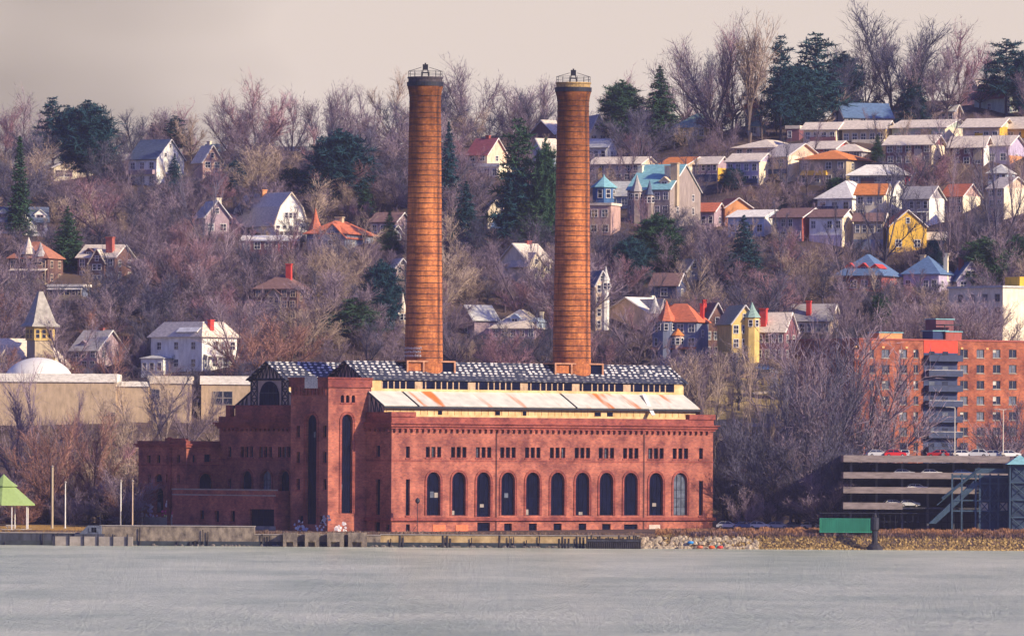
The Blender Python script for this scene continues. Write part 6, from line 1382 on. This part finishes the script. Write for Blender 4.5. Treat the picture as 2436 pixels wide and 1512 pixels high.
# ================================================================ trees
def jit(v, a, r): return (v+Vector((r.gauss(0, a), r.gauss(0, a), r.gauss(0, a)))).normalized()
class TB:
    """a bare tree of unit height: trunk mesh (trunk and limbs) and crown mesh (boughs and twigs); limbs fan out to a domed crown"""
    def __init__(s, seed, wide=.40, fork=.16, nl=13, dens=1.0, tw=.0046, narrow=False, low=.24):
        s.r = random.Random(seed); s.t = MB(); s.c = MB(); s.tw = tw; r = s.r
        d = Vector((r.gauss(0, .04), r.gauss(0, .04), 1)).normalized(); p = Vector((0, 0, -.06)); top = p+d*(fork+.06); s.t.tube(p, top, .021, .017, 6)
        cz = (1+low)/2; hz = (1-low)/2; ox, oy = r.uniform(-.05, .05), r.uniform(-.05, .05)
        s.lob = [(Vector((r.gauss(0, 1), r.gauss(0, 1), r.gauss(0, 1))).normalized(), r.uniform(-.16, .14)) for _ in range(7)]
        for i in range(nl):
            th = (math.acos(1-(1-math.cos(1.38 if not narrow else .5))*((i+.5)/nl))); ph = i*2.39996+r.uniform(-.3, .3)
            dd = Vector((math.sin(th)*math.cos(ph), math.sin(th)*math.sin(ph), math.cos(th))); q = p.lerp(top, r.uniform(.72, 1)) if not narrow else Vector((0, 0, r.uniform(fork, .55)))
            # length to the lobed dome
            L_ = 1.1
            while L_ > .2:
                w = q+dd*L_-Vector((ox, oy, cz)); n_ = Vector((w.x/wide, w.y/wide, w.z/hz)); k = 1+sum(a*max(0, n_.normalized().dot(v))**3 for v, a in s.lob)
                if n_.length < k: break
                L_ -= .02
            s.limb(q, dd, L_, .0125*r.uniform(.75, 1.1), dens, i)
    def limb(s, p, d, L_, rad, dens, idx):
        r = s.r; n = 6; q = p; dd = (d+Vector((0, 0, .14))).normalized(); pts = [p]
        for i in range(n):
            dd = (jit(dd, .07, r)+(d-dd)*.22).normalized(); q2 = q+dd*(L_/n); s.t.tube(q, q2, lerp(rad, rad*.25, i/n), lerp(rad, rad*.25, (i+1)/n), 4, False); q = q2; pts.append(q)
        nb = int((6+L_*30)*dens)
        for i in range(nb):
            t = (.22+.78*((i+r.random())/nb)**.75)*n; t = min(t, n-.01); k = int(t); b = pts[k].lerp(pts[k+1], t-k); s.bough(b, (pts[k+1]-pts[k]).normalized(), L_*r.uniform(.22, .40)*(1.25-t/n*.35), rad*.34, dens)
    def bough(s, p, d, L_, rad, dens):
        r = s.r; o = d.orthogonal().normalized(); o.rotate(Matrix.Rotation(r.uniform(0, 6.3), 3, d)); dd = (d+o*r.uniform(.35, .85)+Vector((0, 0, .15))).normalized(); q = p; pts = [p]
        for i in range(3):
            dd = jit(dd+Vector((0, 0, .06)), .12, r); q2 = q+dd*(L_/3); s.c.tube(q, q2, lerp(rad, rad*.3, i/3), lerp(rad, rad*.3, (i+1)/3), 3, False); q = q2; pts.append(q)
        for i in range(int(8*dens+.5)):
            t = r.uniform(.3, 3); t = min(t, 2.99); k = int(t); b = pts[k].lerp(pts[k+1], t-k); e = b+jit(dd, .45, r)*L_*r.uniform(.35, .6); s.sliver(b, e, s.tw*1.15)
            for j in range(3):
                b2 = b.lerp(e, r.uniform(.25, 1)); s.sliver(b2, b2+jit((e-b).normalized(), .5, r)*L_*r.uniform(.18, .34), s.tw)
    def sliver(s, b, e, tw):
        r = s.r; w = Vector((r.gauss(0, 1), r.gauss(0, 1), r.gauss(0, .4))).normalized()*tw*.5; k = len(s.c.v); s.c.v += [tuple(b-w), tuple(b+w), tuple(e)]; s.c.f.append((k, k+1, k+2)); s.c.mi.append(0)
def conifer(seed, shape='fir', n=26, rad=.22, base=.08, droop=.25):
    r = random.Random(seed); t = MB(); c = MB(); t.tube((0, 0, -.06), (0, 0, .55), .019, .011, 7); t.tube((0, 0, .55), (0, 0, .985), .011, .002, 6)
    for i in range(n):
        f = i/(n-1); z = lerp(base, .97, f)
        if shape == 'fir': L0 = rad*(1-f)**.85+.012
        elif shape == 'round': L0 = rad*math.sqrt(max(.03, 1-(2*f-.75)**2*.62))*(1 if f < .9 else .7)
        else: L0 = rad*(1-.55*f)*(1.15 if i % 3 == 0 else .7)*(1 if f < .93 else .5)
        nb = 8 if shape != 'pine' else 6
        for b in range(nb):
            a = 2*PI*(b+r.random()*.8)/nb+i*.7; L_ = L0*r.uniform(.7, 1.15)
            up = {'fir': -.18-droop*.3, 'round': .12, 'pine': .10}[shape]*r.uniform(.5, 1.4)
            d = Vector((math.cos(a), math.sin(a), up)).normalized(); p0 = Vector((0, 0, z+r.uniform(-.015, .015))); p1 = p0+d*L_
            t.tube(p0, p1, .0035, .0012, 3, False)
            m = max(3, int(L_/.02))
            for j in range(m):
                q = p0.lerp(p1, lerp(.22 if shape != 'pine' else .4, 1.0, j/(m-1))); wdt = L_*.26*(1-.5*abs(j/(m-1)-.5))+.008
                for k in range(7):
                    o = Vector((r.gauss(0, .7), r.gauss(0, .7), r.gauss(0, .42)+(-.18 if shape == 'fir' else .1))); e = q+o*wdt; w = Vector((r.gauss(0, 1), r.gauss(0, 1), r.gauss(0, .5))).normalized()*.0052
                    kk = len(c.v); c.v += [tuple(q+w*1.2), tuple(q-w*1.2), tuple(e-w*.8), tuple(e+w*.5)]; c.f.append((kk, kk+1, kk+2, kk+3)); c.mi.append(0)
    return t, c
TWIG = {'purple': woodmat('twig_purple', (.19, .145, .185), (.32, .25, .285)), 'dark': woodmat('twig_dark', (.07, .07, .11), (.15, .14, .19)), 'tan': woodmat('twig_tan', (.34, .26, .21), (.47, .37, .29)), 'pink': woodmat('twig_pink', (.27, .15, .19), (.38, .235, .25)),
        'rust': woodmat('twig_rust', (.27, .14, .12), (.36, .20, .16))}
BARK = {'purple': woodmat('bark_purple', (.07, .055, .075), (.13, .10, .12)), 'dark': woodmat('bark_dark', (.05, .045, .08), (.10, .085, .11)), 'tan': woodmat('bark_tan', (.13, .10, .09), (.20, .155, .135)), 'pink': woodmat('bark_pink', (.09, .06, .075), (.15, .10, .11)), 'rust': woodmat('bark_rust', (.14, .08, .08), (.2, .11, .1))}
M_need = {'blue': woodmat('needles_blue', (.016, .055, .075), (.03, .085, .10), .8), 'green': woodmat('needles_green', (.035, .085, .045), (.06, .12, .06), .8)}
shapes = [TB(1, .40, .16, 13), TB(2, .46, .12, 14, low=.16), TB(3, .33, .20, 11, low=.30), TB(4, .42, .10, 15, low=.18), TB(5, .30, .24, 10, low=.34), TB(6, .48, .16, 13, low=.26), TB(7, .37, .14, 12, low=.2)]
narrow = TB(8, .14, .12, 16, .8, narrow=True, low=.14)
sparse = [TB(9, .42, .2, 8, .75, .003, low=.3), TB(10, .36, .26, 7, .8, .003, low=.36), TB(12, .46, .15, 9, .7, .003, low=.25)]
bush = [TB(13, .55, .04, 12, .8, .008, low=.02), TB(14, .62, .03, 13, .8, .008, low=.02)]
def mesh_of(mb_, nm):
    me = bpy.data.meshes.new(nm); me.from_pydata(mb_.v, [], mb_.f); me.update(); return me
BARE = {}
for key, lst in (('t', shapes), ('n', [narrow]), ('s', sparse), ('b', bush)):
    for i, s_ in enumerate(lst):
        for col in TWIG:
            a, b_ = mesh_of(s_.t, 'trunk'), mesh_of(s_.c, 'crown') if (key, i) not in BARE else (None)
            if (key, i, 'base') not in BARE: BARE[(key, i, 'base')] = (mesh_of(s_.t, 'trunk'), mesh_of(s_.c, 'crown'))
            break
def bare_mesh(key, i, col):
    if (key, i, col) not in BARE:
        a, b_ = BARE[(key, i, 'base')]; a = a.copy(); b_ = b_.copy(); a.materials.append(BARK[col]); b_.materials.append(TWIG[col]); BARE[(key, i, col)] = (a, b_)
    return BARE[(key, i, col)]
CON = {}
for nm, args in {'fir0': (21, 'fir', 30, .20, .06), 'fir1': (22, 'fir', 26, .26, .05), 'fir2': (23, 'fir', 34, .13, .04), 'pine0': (24, 'pine', 22, .27, .22), 'pine1': (25, 'pine', 18, .33, .30), 'round0': (26, 'round', 22, .36, .12), 'round1': (27, 'round', 20, .42, .08)}.items():
    t_, c_ = conifer(*args)
    for col in ('blue', 'green'):
        a, b_ = mesh_of(t_, 'trunk'), mesh_of(c_, 'crown'); a.materials.append(BARK['dark']); b_.materials.append(M_need[col]); CON[(nm, col)] = (a, b_)
TREES = []
CR = []
def put(name, cat, meshes, loc, h, wid, rz, info):
    root = bpy.data.objects.new(name, None); COL.objects.link(root); root.location = loc; root.rotation_euler = (0, 0, rz); root.scale = (wid, wid, h)
    for nm, me in zip(('trunk', 'crown'), meshes):
        o = bpy.data.objects.new(nm, me); COL.objects.link(o); o.parent = root
    root['category'] = cat; TREES.append((root, info)); return root
RT = random.Random(77)
NAT = {'fir0': .40, 'fir1': .52, 'fir2': .27, 'pine0': .5, 'pine1': .6, 'round0': .7, 'round1': .82}
def con(u, vt, vb, w, kind='fir0', col='blue', y=None):
    g_ = at(u, vb, y) if y else ground(u, vb); k = mpp(g_.y); h = (vb-vt)*k
    CR.append((u-w*.4, vt, u+w*.4, vb, g_.y))
    put('conifer', 'conifer', CON[(kind, col)], g_, h, w*k/NAT[kind], RT.uniform(0, 6), ('con', kind, col, u, vb, vb-vt, w))
def bare(u, vt, vb, w=None, key='t', i=None, col='purple', y=None):
    g_ = at(u, vb, y) if y else ground(u, vb); k = mpp(g_.y); h = (vb-vt)*k
    n = {'t': 7, 's': 3, 'n': 1, 'b': 2}[key]; i = RT.randrange(n) if i is None else i
    wn = w*k/{'t': .62, 's': .70, 'n': .26, 'b': 1.05}[key] if w else h*RT.uniform(.85, 1.15)
    if col == 'auto': col = RT.choice(['purple']*5+['dark']*5+['pink']*1+['tan']*1)
    put('bare_tree' if key != 'b' else 'shrub', 'tree' if key != 'b' else 'shrub', bare_mesh(key, i, col), g_, h, wn, RT.uniform(0, 6), ('bare' if key != 'b' else 'shrub', key, col, u, vb, vb-vt, w or (vb-vt)))
# ---- named evergreens, as in the photograph
for a in ((125, 232, 400, 84, 'pine0'), (162, 250, 400, 60, 'round0'), (208, 236, 432, 130, 'round0'), (362, 226, 372, 100, 'fir1'), (414, 275, 372, 76, 'pine0'), (46, 322, 560, 62, 'fir2', 'green'), (414, 372, 478, 84, 'fir1'), (160, 492, 640, 104, 'fir1', 'green'),
          (806, 306, 500, 150, 'round0'), (790, 380, 500, 150, 'pine1'), (868, 430, 522, 60, 'fir0', 'green'), (700, 400, 480, 70, 'round0', 'green'), (842, 706, 822, 128, 'pine1', 'green'), (800, 740, 822, 90, 'pine1'), (905, 615, 800, 90, 'round0'), (926, 498, 592, 60, 'fir1', 'green'), (1066, 286, 540, 74, 'fir0'),
          (1108, 428, 590, 104, 'fir1'), (1232, 284, 600, 112, 'pine0', 'green'), (1226, 400, 610, 110, 'pine0'), (1296, 326, 600, 66, 'round0', 'green'), (1264, 480, 610, 96, 'pine1', 'green'), (1478, 190, 345, 104, 'round0', 'green'), (1568, 152, 345, 128, 'fir1', 'green'), (1588, 318, 352, 90, 'round1', 'green'),
          (1562, 505, 660, 110, 'round0', 'green'), (1500, 560, 690, 90, 'round0'), (1768, 512, 690, 120, 'fir1'), (1740, 400, 455, 60, 'round1'), (1856, 86, 336, 88, 'pine0'), (1938, 80, 310, 140, 'pine0'), (1896, 150, 320, 130, 'round0'), (2006, 120, 290, 90, 'round0'), (2172, 156, 292, 90, 'fir1'), (2086, 318, 384, 40, 'fir0', 'green'),
          (2392, 92, 276, 112, 'pine1'), (2430, 120, 280, 60, 'round0'), (2340, 560, 700, 110, 'round0', 'green'), (2420, 560, 690, 90, 'round0', 'green'), (2300, 560, 640, 60, 'fir0', 'green'), (2092, 700, 790, 50, 'round0', 'green'), (432, 822, 880, 66, 'pine1', 'green'), (1860, 450, 520, 44, 'fir0'), (2222, 570, 650, 44, 'round1'),
          (1640, 440, 520, 44, 'round0'), (1010, 350, 520, 46, 'fir0'), (2050, 400, 442, 60, 'round1'), (560, 380, 470, 50, 'round0'), (1990, 420, 470, 50, 'round1', 'green')):
    con(*a)
# ---- named skyline and specimen trees
for a in ((400, 188, 345, 120, 't', 0, 'pink'), (60, 252, 400, 110, 't', 3, 'purple'), (10, 258, 400, 100, 't', 6, 'pink'), (262, 230, 372, 100, 't', 4, 'tan'), (455, 285, 390, 80, 't', 2, 'tan'), (560, 262, 400, 110, 't', 5, 'purple'), (606, 222, 380, 130, 't', 3, 'pink'), (690, 160, 330, 120, 't', 2, 'purple'), (650, 178, 330, 80, 't', 4, 'purple'),
          (770, 158, 330, 130, 't', 0, 'purple'), (812, 172, 340, 90, 't', 2, 'purple'), (872, 178, 340, 110, 's', 1, 'purple'), (930, 172, 340, 110, 't', 4, 'tan'), (1112, 168, 345, 130, 't', 0, 'purple'), (1072, 190, 330, 70, 's', 0, 'tan'), (1180, 215, 320, 80, 's', 1, 'purple'), (1262, 138, 310, 150, 't', 6, 'purple'), (1226, 160, 310, 90, 't', 2, 'dark'), (1300, 148, 310, 90, 't', 4, 'purple'),
          (1430, 168, 300, 100, 't', 3, 'purple'), (1530, 114, 290, 140, 't', 5, 'pink'), (1632, 132, 320, 110, 't', 0, 'purple'), (1700, 100, 330, 140, 't', 3, 'purple'), (1740, 88, 330, 90, 't', 4, 'pink'), (1668, 130, 320, 90, 't', 6, 'dark'), (1780, 74, 350, 64, 'n', 0, 'tan'), (1812, 130, 340, 70, 's', 1, 'tan'),
          (1992, 140, 290, 110, 't', 6, 'dark'), (2056, 110, 280, 120, 't', 1, 'purple'), (2122, 58, 282, 190, 't', 3, 'dark'), (2160, 90, 282, 120, 't', 0, 'dark'), (2216, 140, 290, 110, 't', 5, 'purple'), (2282, 84, 290, 120, 't', 4, 'pink'), (2250, 120, 290, 90, 't', 2, 'purple'), (2330, 130, 260, 80, 't', 0, 'purple'), (2440, 160, 300, 80, 't', 0, 'purple'),
          # specimens before houses
          (490, 418, 640, 120, 's', 0, 'dark'), (700, 470, 598, 70, 's', 1, 'purple'), (1234, 555, 770, 120, 's', 2, 'purple'), (560, 720, 905, 150, 's', 0, 'purple'), (240, 780, 905, 90, 's', 1, 'dark'), (1470, 360, 445, 70, 's', 1, 'purple'), (1830, 560, 600, 60, 's', 1, 'dark'), (1870, 330, 520, 80, 's', 1, 'dark'),
          (2104, 405, 660, 150, 's', 0, 'dark'), (2078, 430, 670, 70, 's', 1, 'dark'), (2190, 500, 640, 80, 's', 1, 'dark'), (2252, 380, 690, 90, 's', 1, 'purple'), (2290, 440, 680, 70, 's', 2, 'purple'), (2372, 360, 690, 140, 's', 0, 'dark'), (2410, 330, 600, 90, 's', 1, 'purple'), (1700, 640, 740, 60, 's', 1, 'purple'), (1645, 620, 740, 90, 's', 0, 'tan'),
          (1990, 480, 640, 60, 's', 1, 'dark'), (1850, 480, 600, 60, 's', 1, 'dark'), (2020, 690, 830, 90, 't', 1, 'purple')):
    bare(*a)
# near ground trees (distance given): behind the lawn, beside the station, before the apartments
for a in ((90, 900, 1200, 190, 's', 0, 'purple', 1600), (30, 960, 1190, 130, 't', 2, 'purple', 1585), (170, 940, 1180, 130, 's', 1, 'purple', 1595), (330, 905, 1130, 160, 's', 2, 'tan', 1610), (395, 905, 1120, 120, 't', 4, 'tan', 1616), (450, 930, 1090, 100, 't', 0, 'purple', 1622), (275, 960, 1160, 120, 't', 0, 'tan', 1600), (500, 930, 1080, 90, 's', 1, 'tan', 1625),
          (380, 880, 1020, 130, 's', 0, 'dark', 1640), (220, 990, 1200, 120, 't', 6, 'rust', 1580), (120, 1020, 1210, 120, 't', 3, 'rust', 1570), (2000, 828, 1240, 260, 't', 1, 'purple', 1590), (1950, 850, 1240, 170, 't', 0, 'dark', 1580), (2040, 880, 1240, 150, 's', 0, 'dark', 1595), (1900, 900, 1230, 150, 't', 6, 'dark', 1575), (1790, 860, 1230, 150, 's', 0, 'tan', 1590), (1740, 880, 1225, 120, 's', 1, 'tan', 1600),
          (1850, 840, 1230, 120, 's', 2, 'purple', 1585), (1820, 900, 1230, 90, 's', 1, 'dark', 1578), (1760, 1010, 1235, 130, 't', 6, 'dark', 1570), (1830, 1040, 1238, 150, 't', 3, 'dark', 1568), (1720, 1030, 1230, 90, 't', 5, 'dark', 1572), (1880, 1050, 1238, 130, 't', 2, 'purple', 1566), (1950, 1060, 1240, 140, 't', 3, 'dark', 1560), (1990, 1080, 1244, 110, 't', 6, 'dark', 1556),
          (2120, 900, 1085, 110, 's', 0, 'purple', 1632), (2180, 985, 1080, 60, 's', 1, 'dark', 1630), (2420, 960, 1085, 90, 't', 0, 'dark', 1630), (1930, 800, 1100, 150, 't', 4, 'purple', 1632), (1700, 850, 1100, 120, 's', 1, 'tan', 1640), (1660, 880, 1120, 60, 's', 2, 'purple', 1635)):
    bare(*a)
for i in range(34):
    u = RT.uniform(-20, 525); y = RT.uniform(1575, 1628); vb = VH*K5+(CAMZ-terr(0, y))/y*FPX*K5+4; hh = RT.uniform(105, 190)
    if 330 < u: y = RT.uniform(1612, 1632); vb = VH*K5+(CAMZ-terr(0, y))/y*FPX*K5+4; hh = RT.uniform(90, 150)
    bare(u, vb-hh, vb, hh*.9, RT.choice('tts'), None, RT.choice(['tan', 'purple', 'pink', 'tan', 'rust']), y)
for i in range(16):
    u = RT.choice((RT.uniform(1890, 2120), RT.uniform(1890, 2120), RT.uniform(2300, 2440))); y = RT.uniform(1592, 1634); vb = VH*K5+(CAMZ-terr(30, y))/y*FPX*K5+4; hh = RT.uniform(130, 230)
    bare(u, vb-hh, vb, hh*.8, RT.choice('ts'), None, RT.choice(['dark', 'purple', 'dark']), y)
for i in range(9):
    u = RT.uniform(2150, 2375); g_ = ground(u, 850); bare(u, 700+RT.uniform(-15, 40), 870, 100, 't', None, RT.choice(['tan', 'purple', 'purple']), 1672+i*1.5)
# ---- thicket at the foot of the slope and behind the lawn
for i in range(46):
    u = RT.uniform(-30, 340) if i < 30 else RT.uniform(1700, 2010); y = RT.uniform(1552, 1625)
    vb = VH*K5+(CAMZ-terr(0, y))/y*FPX*K5; hh = RT.uniform(70, 120)
    bare(u, vb-hh, vb, hh*1.1, 'b' if i % 2 else 't', None, RT.choice(['rust', 'purple', 'dark', 'rust']) if i < 30 else RT.choice(['dark', 'purple']), y)
# ---- fill the wooded slope; houses are kept open to view
def overlap(u, vt, vb, w, y, rs=None):
    worst = 0
    for (a, b, c, d, hy) in (rs or RECTS):
        if y >= hy: continue
        ox = min(u+w/2, c)-max(u-w/2, a); oy = min(vb, d)-max(vt, b)
        if ox > 0 and oy > 0: worst = max(worst, ox*oy/((c-a)*(d-b)))
    return worst
placed = []
def inhouse(p):
    for q in HB:
        if abs(p.x-q[0]) < q[2] and abs(p.y-q[1]) < q[3]: return True
    return False
HB = [((a+c)/2, 0, 0, 0) for a, b, c, d, hy in RECTS]
HB = []
for (a, b, c, d, hy) in RECTS:
    xx = at((a+c)/2, d, hy).x; k = mpp(hy); HB.append((xx, hy+6, (c-a)/2*k+1.5, 9))
NB = 0
for pas, (n, hr, lim) in enumerate(((150, (105, 150), .16), (200, (75, 115), .17), (280, (45, 80), .17))):
    tries = 0; cnt = 0
    while tries < n*14 and cnt < n:
        tries += 1; u = RT.uniform(-40, 2475); vb = RT.uniform(330, 1010) if u < 1650 else RT.uniform(300, 1000)
        g_ = ground(u, vb)
        if g_.y > 2240 or inhouse(g_): continue
        sc_ = 1900/g_.y; h = RT.uniform(*hr)*sc_; w = h*RT.uniform(.75, 1.0)
        mind = h*.46
        if any(abs(u-a) < mind and abs(vb-b) < mind*.55 for a, b in placed): continue
        ov_ = overlap(u, vb-h, vb-h*.12, w*.8, g_.y)
        if ov_ > (.5 if RT.random() < .25 else lim): continue
        if overlap(u, vb-h, vb-h*.12, w*.7, g_.y, CR) > .3: continue
        ky = 's' if ov_ > .12 else 't'
        if 1690 < u < 1900 and 880 < vb < 1060 and RT.random() < .85: continue
        if u > 1900 and vb > 860: continue
        if 620 < u < 1640 and vb > 905: continue
        bare(u, vb-h, vb, w, ky, None, 'auto' if vb < 800 or u > 700 else RT.choice(['purple', 'dark', 'pink', 'rust'])); placed.append((u, vb)); cnt += 1; NB += 1
# undergrowth: what nobody could count
def undergrowth(name, n, cols, seed, hmin, hmax, u0=-60, u1=2500, v0=300, v1=1040):
    r = random.Random(seed); o = MB()
    for i in range(n):
        u, v = r.uniform(u0, u1), r.uniform(v0, v1); a, b = ray(u, v); 
        lo, hi = 1615.0, 2290.0
        for _ in range(9):
            m_ = (lo+hi)/2
            if terr(a*m_, m_) >= CAMZ+b*m_: hi = m_
            else: lo = m_
        y = hi
        if y > 2280: continue
        x = a*y; z = terr(x, y)
        if any(abs(x-q[0]) < q[2]-1 and abs(y-q[1]-1) < q[3] for q in HB): continue
        if 1690 < u < 1900 and 885 < v < 1050 and r.random() < .8: continue
        h = r.uniform(hmin, hmax)
        for j in range(26):
            bx, by = x+r.gauss(0, h*.35), y+r.gauss(0, h*.35); L_ = h*r.uniform(.35, 1); d = Vector((r.gauss(0, .45), r.gauss(0, .45), 1)).normalized()*L_; z0 = z+r.uniform(-.1, h*.35); w = r.uniform(.03, .06); an = r.uniform(0, PI); wx, wy = math.cos(an)*w, math.sin(an)*w
            k_ = len(o.v); o.v += [(bx-wx, by-wy, z0), (bx+wx, by+wy, z0), (bx+d.x, by+d.y, z0+d.z)]; o.f.append((k_, k_+1, k_+2)); 
    o.mi = [0]*len(o.f); q = o.build(name, cols); tag(q, kind='stuff')
undergrowth('undergrowth', 3600, mat('undergrowth_twigs', (.12, .085, .115), .9, .4, .05, .1, tint=(.25, .17, .185)), 1, 1.6, 4.0)
undergrowth('thicket_undergrowth', 1500, mat('thicket_twigs', (.08, .07, .11), .9, .4, .05, .1, tint=(.16, .12, .15)), 2, 2, 5)

# ---- past 300 bare trees: the smaller ones become one mass
import numpy as np
bt = sorted([q for q in TREES if q[1][0] == 'bare'], key=lambda q: -q[1][5]*q[1][6])
rest = bt[292:]; restset = {id(q[0]) for q in rest}
if rest:
    cache = {}
    def arr(me):
        if me.name not in cache:
            v = np.empty(len(me.vertices)*3, dtype=np.float32); me.vertices.foreach_get('co', v); l = np.empty(len(me.loops), dtype=np.int32); me.loops.foreach_get('vertex_index', l)
            s_ = np.empty(len(me.polygons), dtype=np.int32); me.polygons.foreach_get('loop_start', s_); cache[me.name] = (v.reshape(-1, 3), l, s_)
        return cache[me.name]
    V, LI, LS, MI = [], [], [], []; nv = nl = 0; slots = []
    for root, info in rest:
        c_, s_ = math.cos(root.rotation_euler[2]), math.sin(root.rotation_euler[2]); sx, sz = root.scale[0], root.scale[2]
        for ch in root.children:
            v, l, s0 = arr(ch.data); m_ = ch.data.materials[0]
            if m_ not in slots: slots.append(m_)
            w_ = np.empty_like(v); w_[:, 0] = (v[:, 0]*c_-v[:, 1]*s_)*sx+root.location[0]; w_[:, 1] = (v[:, 0]*s_+v[:, 1]*c_)*sx+root.location[1]; w_[:, 2] = v[:, 2]*sz+root.location[2]
            V.append(w_); LI.append(l+nv); LS.append(s0+nl); MI.append(np.full(len(s0), slots.index(m_), dtype=np.int32)); nv += len(v); nl += len(l)
        for ch in list(root.children): bpy.data.objects.remove(ch)
        bpy.data.objects.remove(root)
    V = np.concatenate(V); LI = np.concatenate(LI); LS = np.concatenate(LS); MI = np.concatenate(MI)
    me = bpy.data.meshes.new('small_bare_trees'); me.vertices.add(len(V)); me.vertices.foreach_set('co', V.ravel()); me.loops.add(len(LI)); me.loops.foreach_set('vertex_index', LI)
    me.polygons.add(len(LS)); me.polygons.foreach_set('loop_start', LS)
    for m_ in slots: me.materials.append(m_)
    me.polygons.foreach_set('material_index', MI); me.update(calc_edges=True); me.validate()
    o = bpy.data.objects.new('small_bare_trees', me); COL.objects.link(o); tag(o, kind='stuff')
    TREES = [q for q in TREES if q[1] and id(q[0]) not in restset]
    print('MERGED', len(rest), len(LS))
# ---- labels: each tree by its look and what it stands beside
EXTRA = [(1210, 1000, 130, 120, 'power station'), (640, 900, 60, 60, 'station roof gable'), (1007, 400, 44, 250, 'first chimney'), (1360, 400, 44, 250, 'second chimney'), (380, 1120, 60, 60, 'brick annex'), (1800, 960, 90, 60, 'grassy terrace')]
def describe(info):
    typ, key, col, u, vb, h, w = info
    if typ == 'con':
        sh = {'fir0': 'slim fir', 'fir1': 'broad fir', 'fir2': 'narrow spire fir', 'pine0': 'layered pine', 'pine1': 'flat spreading pine', 'round0': 'dense evergreen', 'round1': 'low evergreen'}[key]
        return ('tall ' if h > 150 else '')+{'blue': 'blue-green ', 'green': 'dark green '}[col]+sh
    cw = {'purple': 'purple-brown', 'dark': 'dark', 'tan': 'pale tan', 'pink': 'pinkish', 'rust': 'rusty'}[col]
    if typ == 'shrub': return cw+' leafless shrub'
    if key == 'n': return 'tall narrow tan bare tree'
    return cw+(' open-branched' if key == 's' else '')+' bare tree'
used = {}
allm = LAND+EXTRA
for root, info in TREES:
    typ, key, col, u, vb, h, w = info; vc = vb-h*.5; best = []
    for (lu, lv, hw_, hh_, nm) in allm:
        dx = u-lu; dy = vc-lv; ex = max(0, abs(dx)-hw_); ey = max(0, abs(dy)-hh_)
        best.append((math.hypot(ex, ey)+.15*math.hypot(dx, dy), dx/(hw_+20), dy/(hh_+20), nm, math.hypot(dx, dy)))
    best.sort(); d = describe(info); size = 'tall' if h > 135 else ('mid-sized' if h > 85 else 'small')
    done = False
    for q in best[:5]:
        rel = ('right of' if q[1] > 0 else 'left of') if abs(q[1]) > abs(q[2]) else ('below' if q[2] > 0 else 'above')
        base = f"{d} {rel} the {q[3]}" if (d.startswith('tall')) else f"{size} {d} {rel} the {q[3]}"
        if base not in used: used[base] = [root]; root['label'] = base; done = True; break
    if not done:
        q = best[0]; q2 = best[1]
        rel = ('right of' if q[1] > 0 else 'left of') if abs(q[1]) > abs(q[2]) else ('below' if q[2] > 0 else 'above')
        base = f"{size} {d} {rel} the {q[3]}, towards the {q2[3]}"
        i = 1
        while base in used: i += 1; base = f"{size} {d} {rel} the {q[3]}, near the {best[i][3]}"
        used[base] = [root]; root['label'] = base
    ws = root['label'].split()
    if len(ws) > 16: root['label'] = ' '.join(w_ for w_ in ws if w_ not in ('the', 'mid-sized'))
    root['group'] = {'con': 'evergreens on the wooded slope', 'bare': 'bare trees on the slope', 'shrub': 'leafless shrubs at the foot of the slope'}[typ]
print('TREES', len(TREES), 'fill', NB)
# ================================================================ air: pale blue river haze over the whole place
hb = MB(); hb.box(-6500, -30, -4, 6500, 12500, 175); 
mh = bpy.data.materials.new('haze'); mh.use_nodes = True; t = mh.node_tree; t.nodes.clear()
ou = t.nodes.new('ShaderNodeOutputMaterial'); pv = t.nodes.new('ShaderNodeVolumePrincipled')
pv.inputs['Color'].default_value = (.62, .66, 1.0, 1); pv.inputs['Density'].default_value = .00004; pv.inputs['Anisotropy'].default_value = .1
t.links.new(pv.outputs[0], ou.inputs['Volume'])
ho = hb.build('haze', mh); tag(ho, kind='stuff')
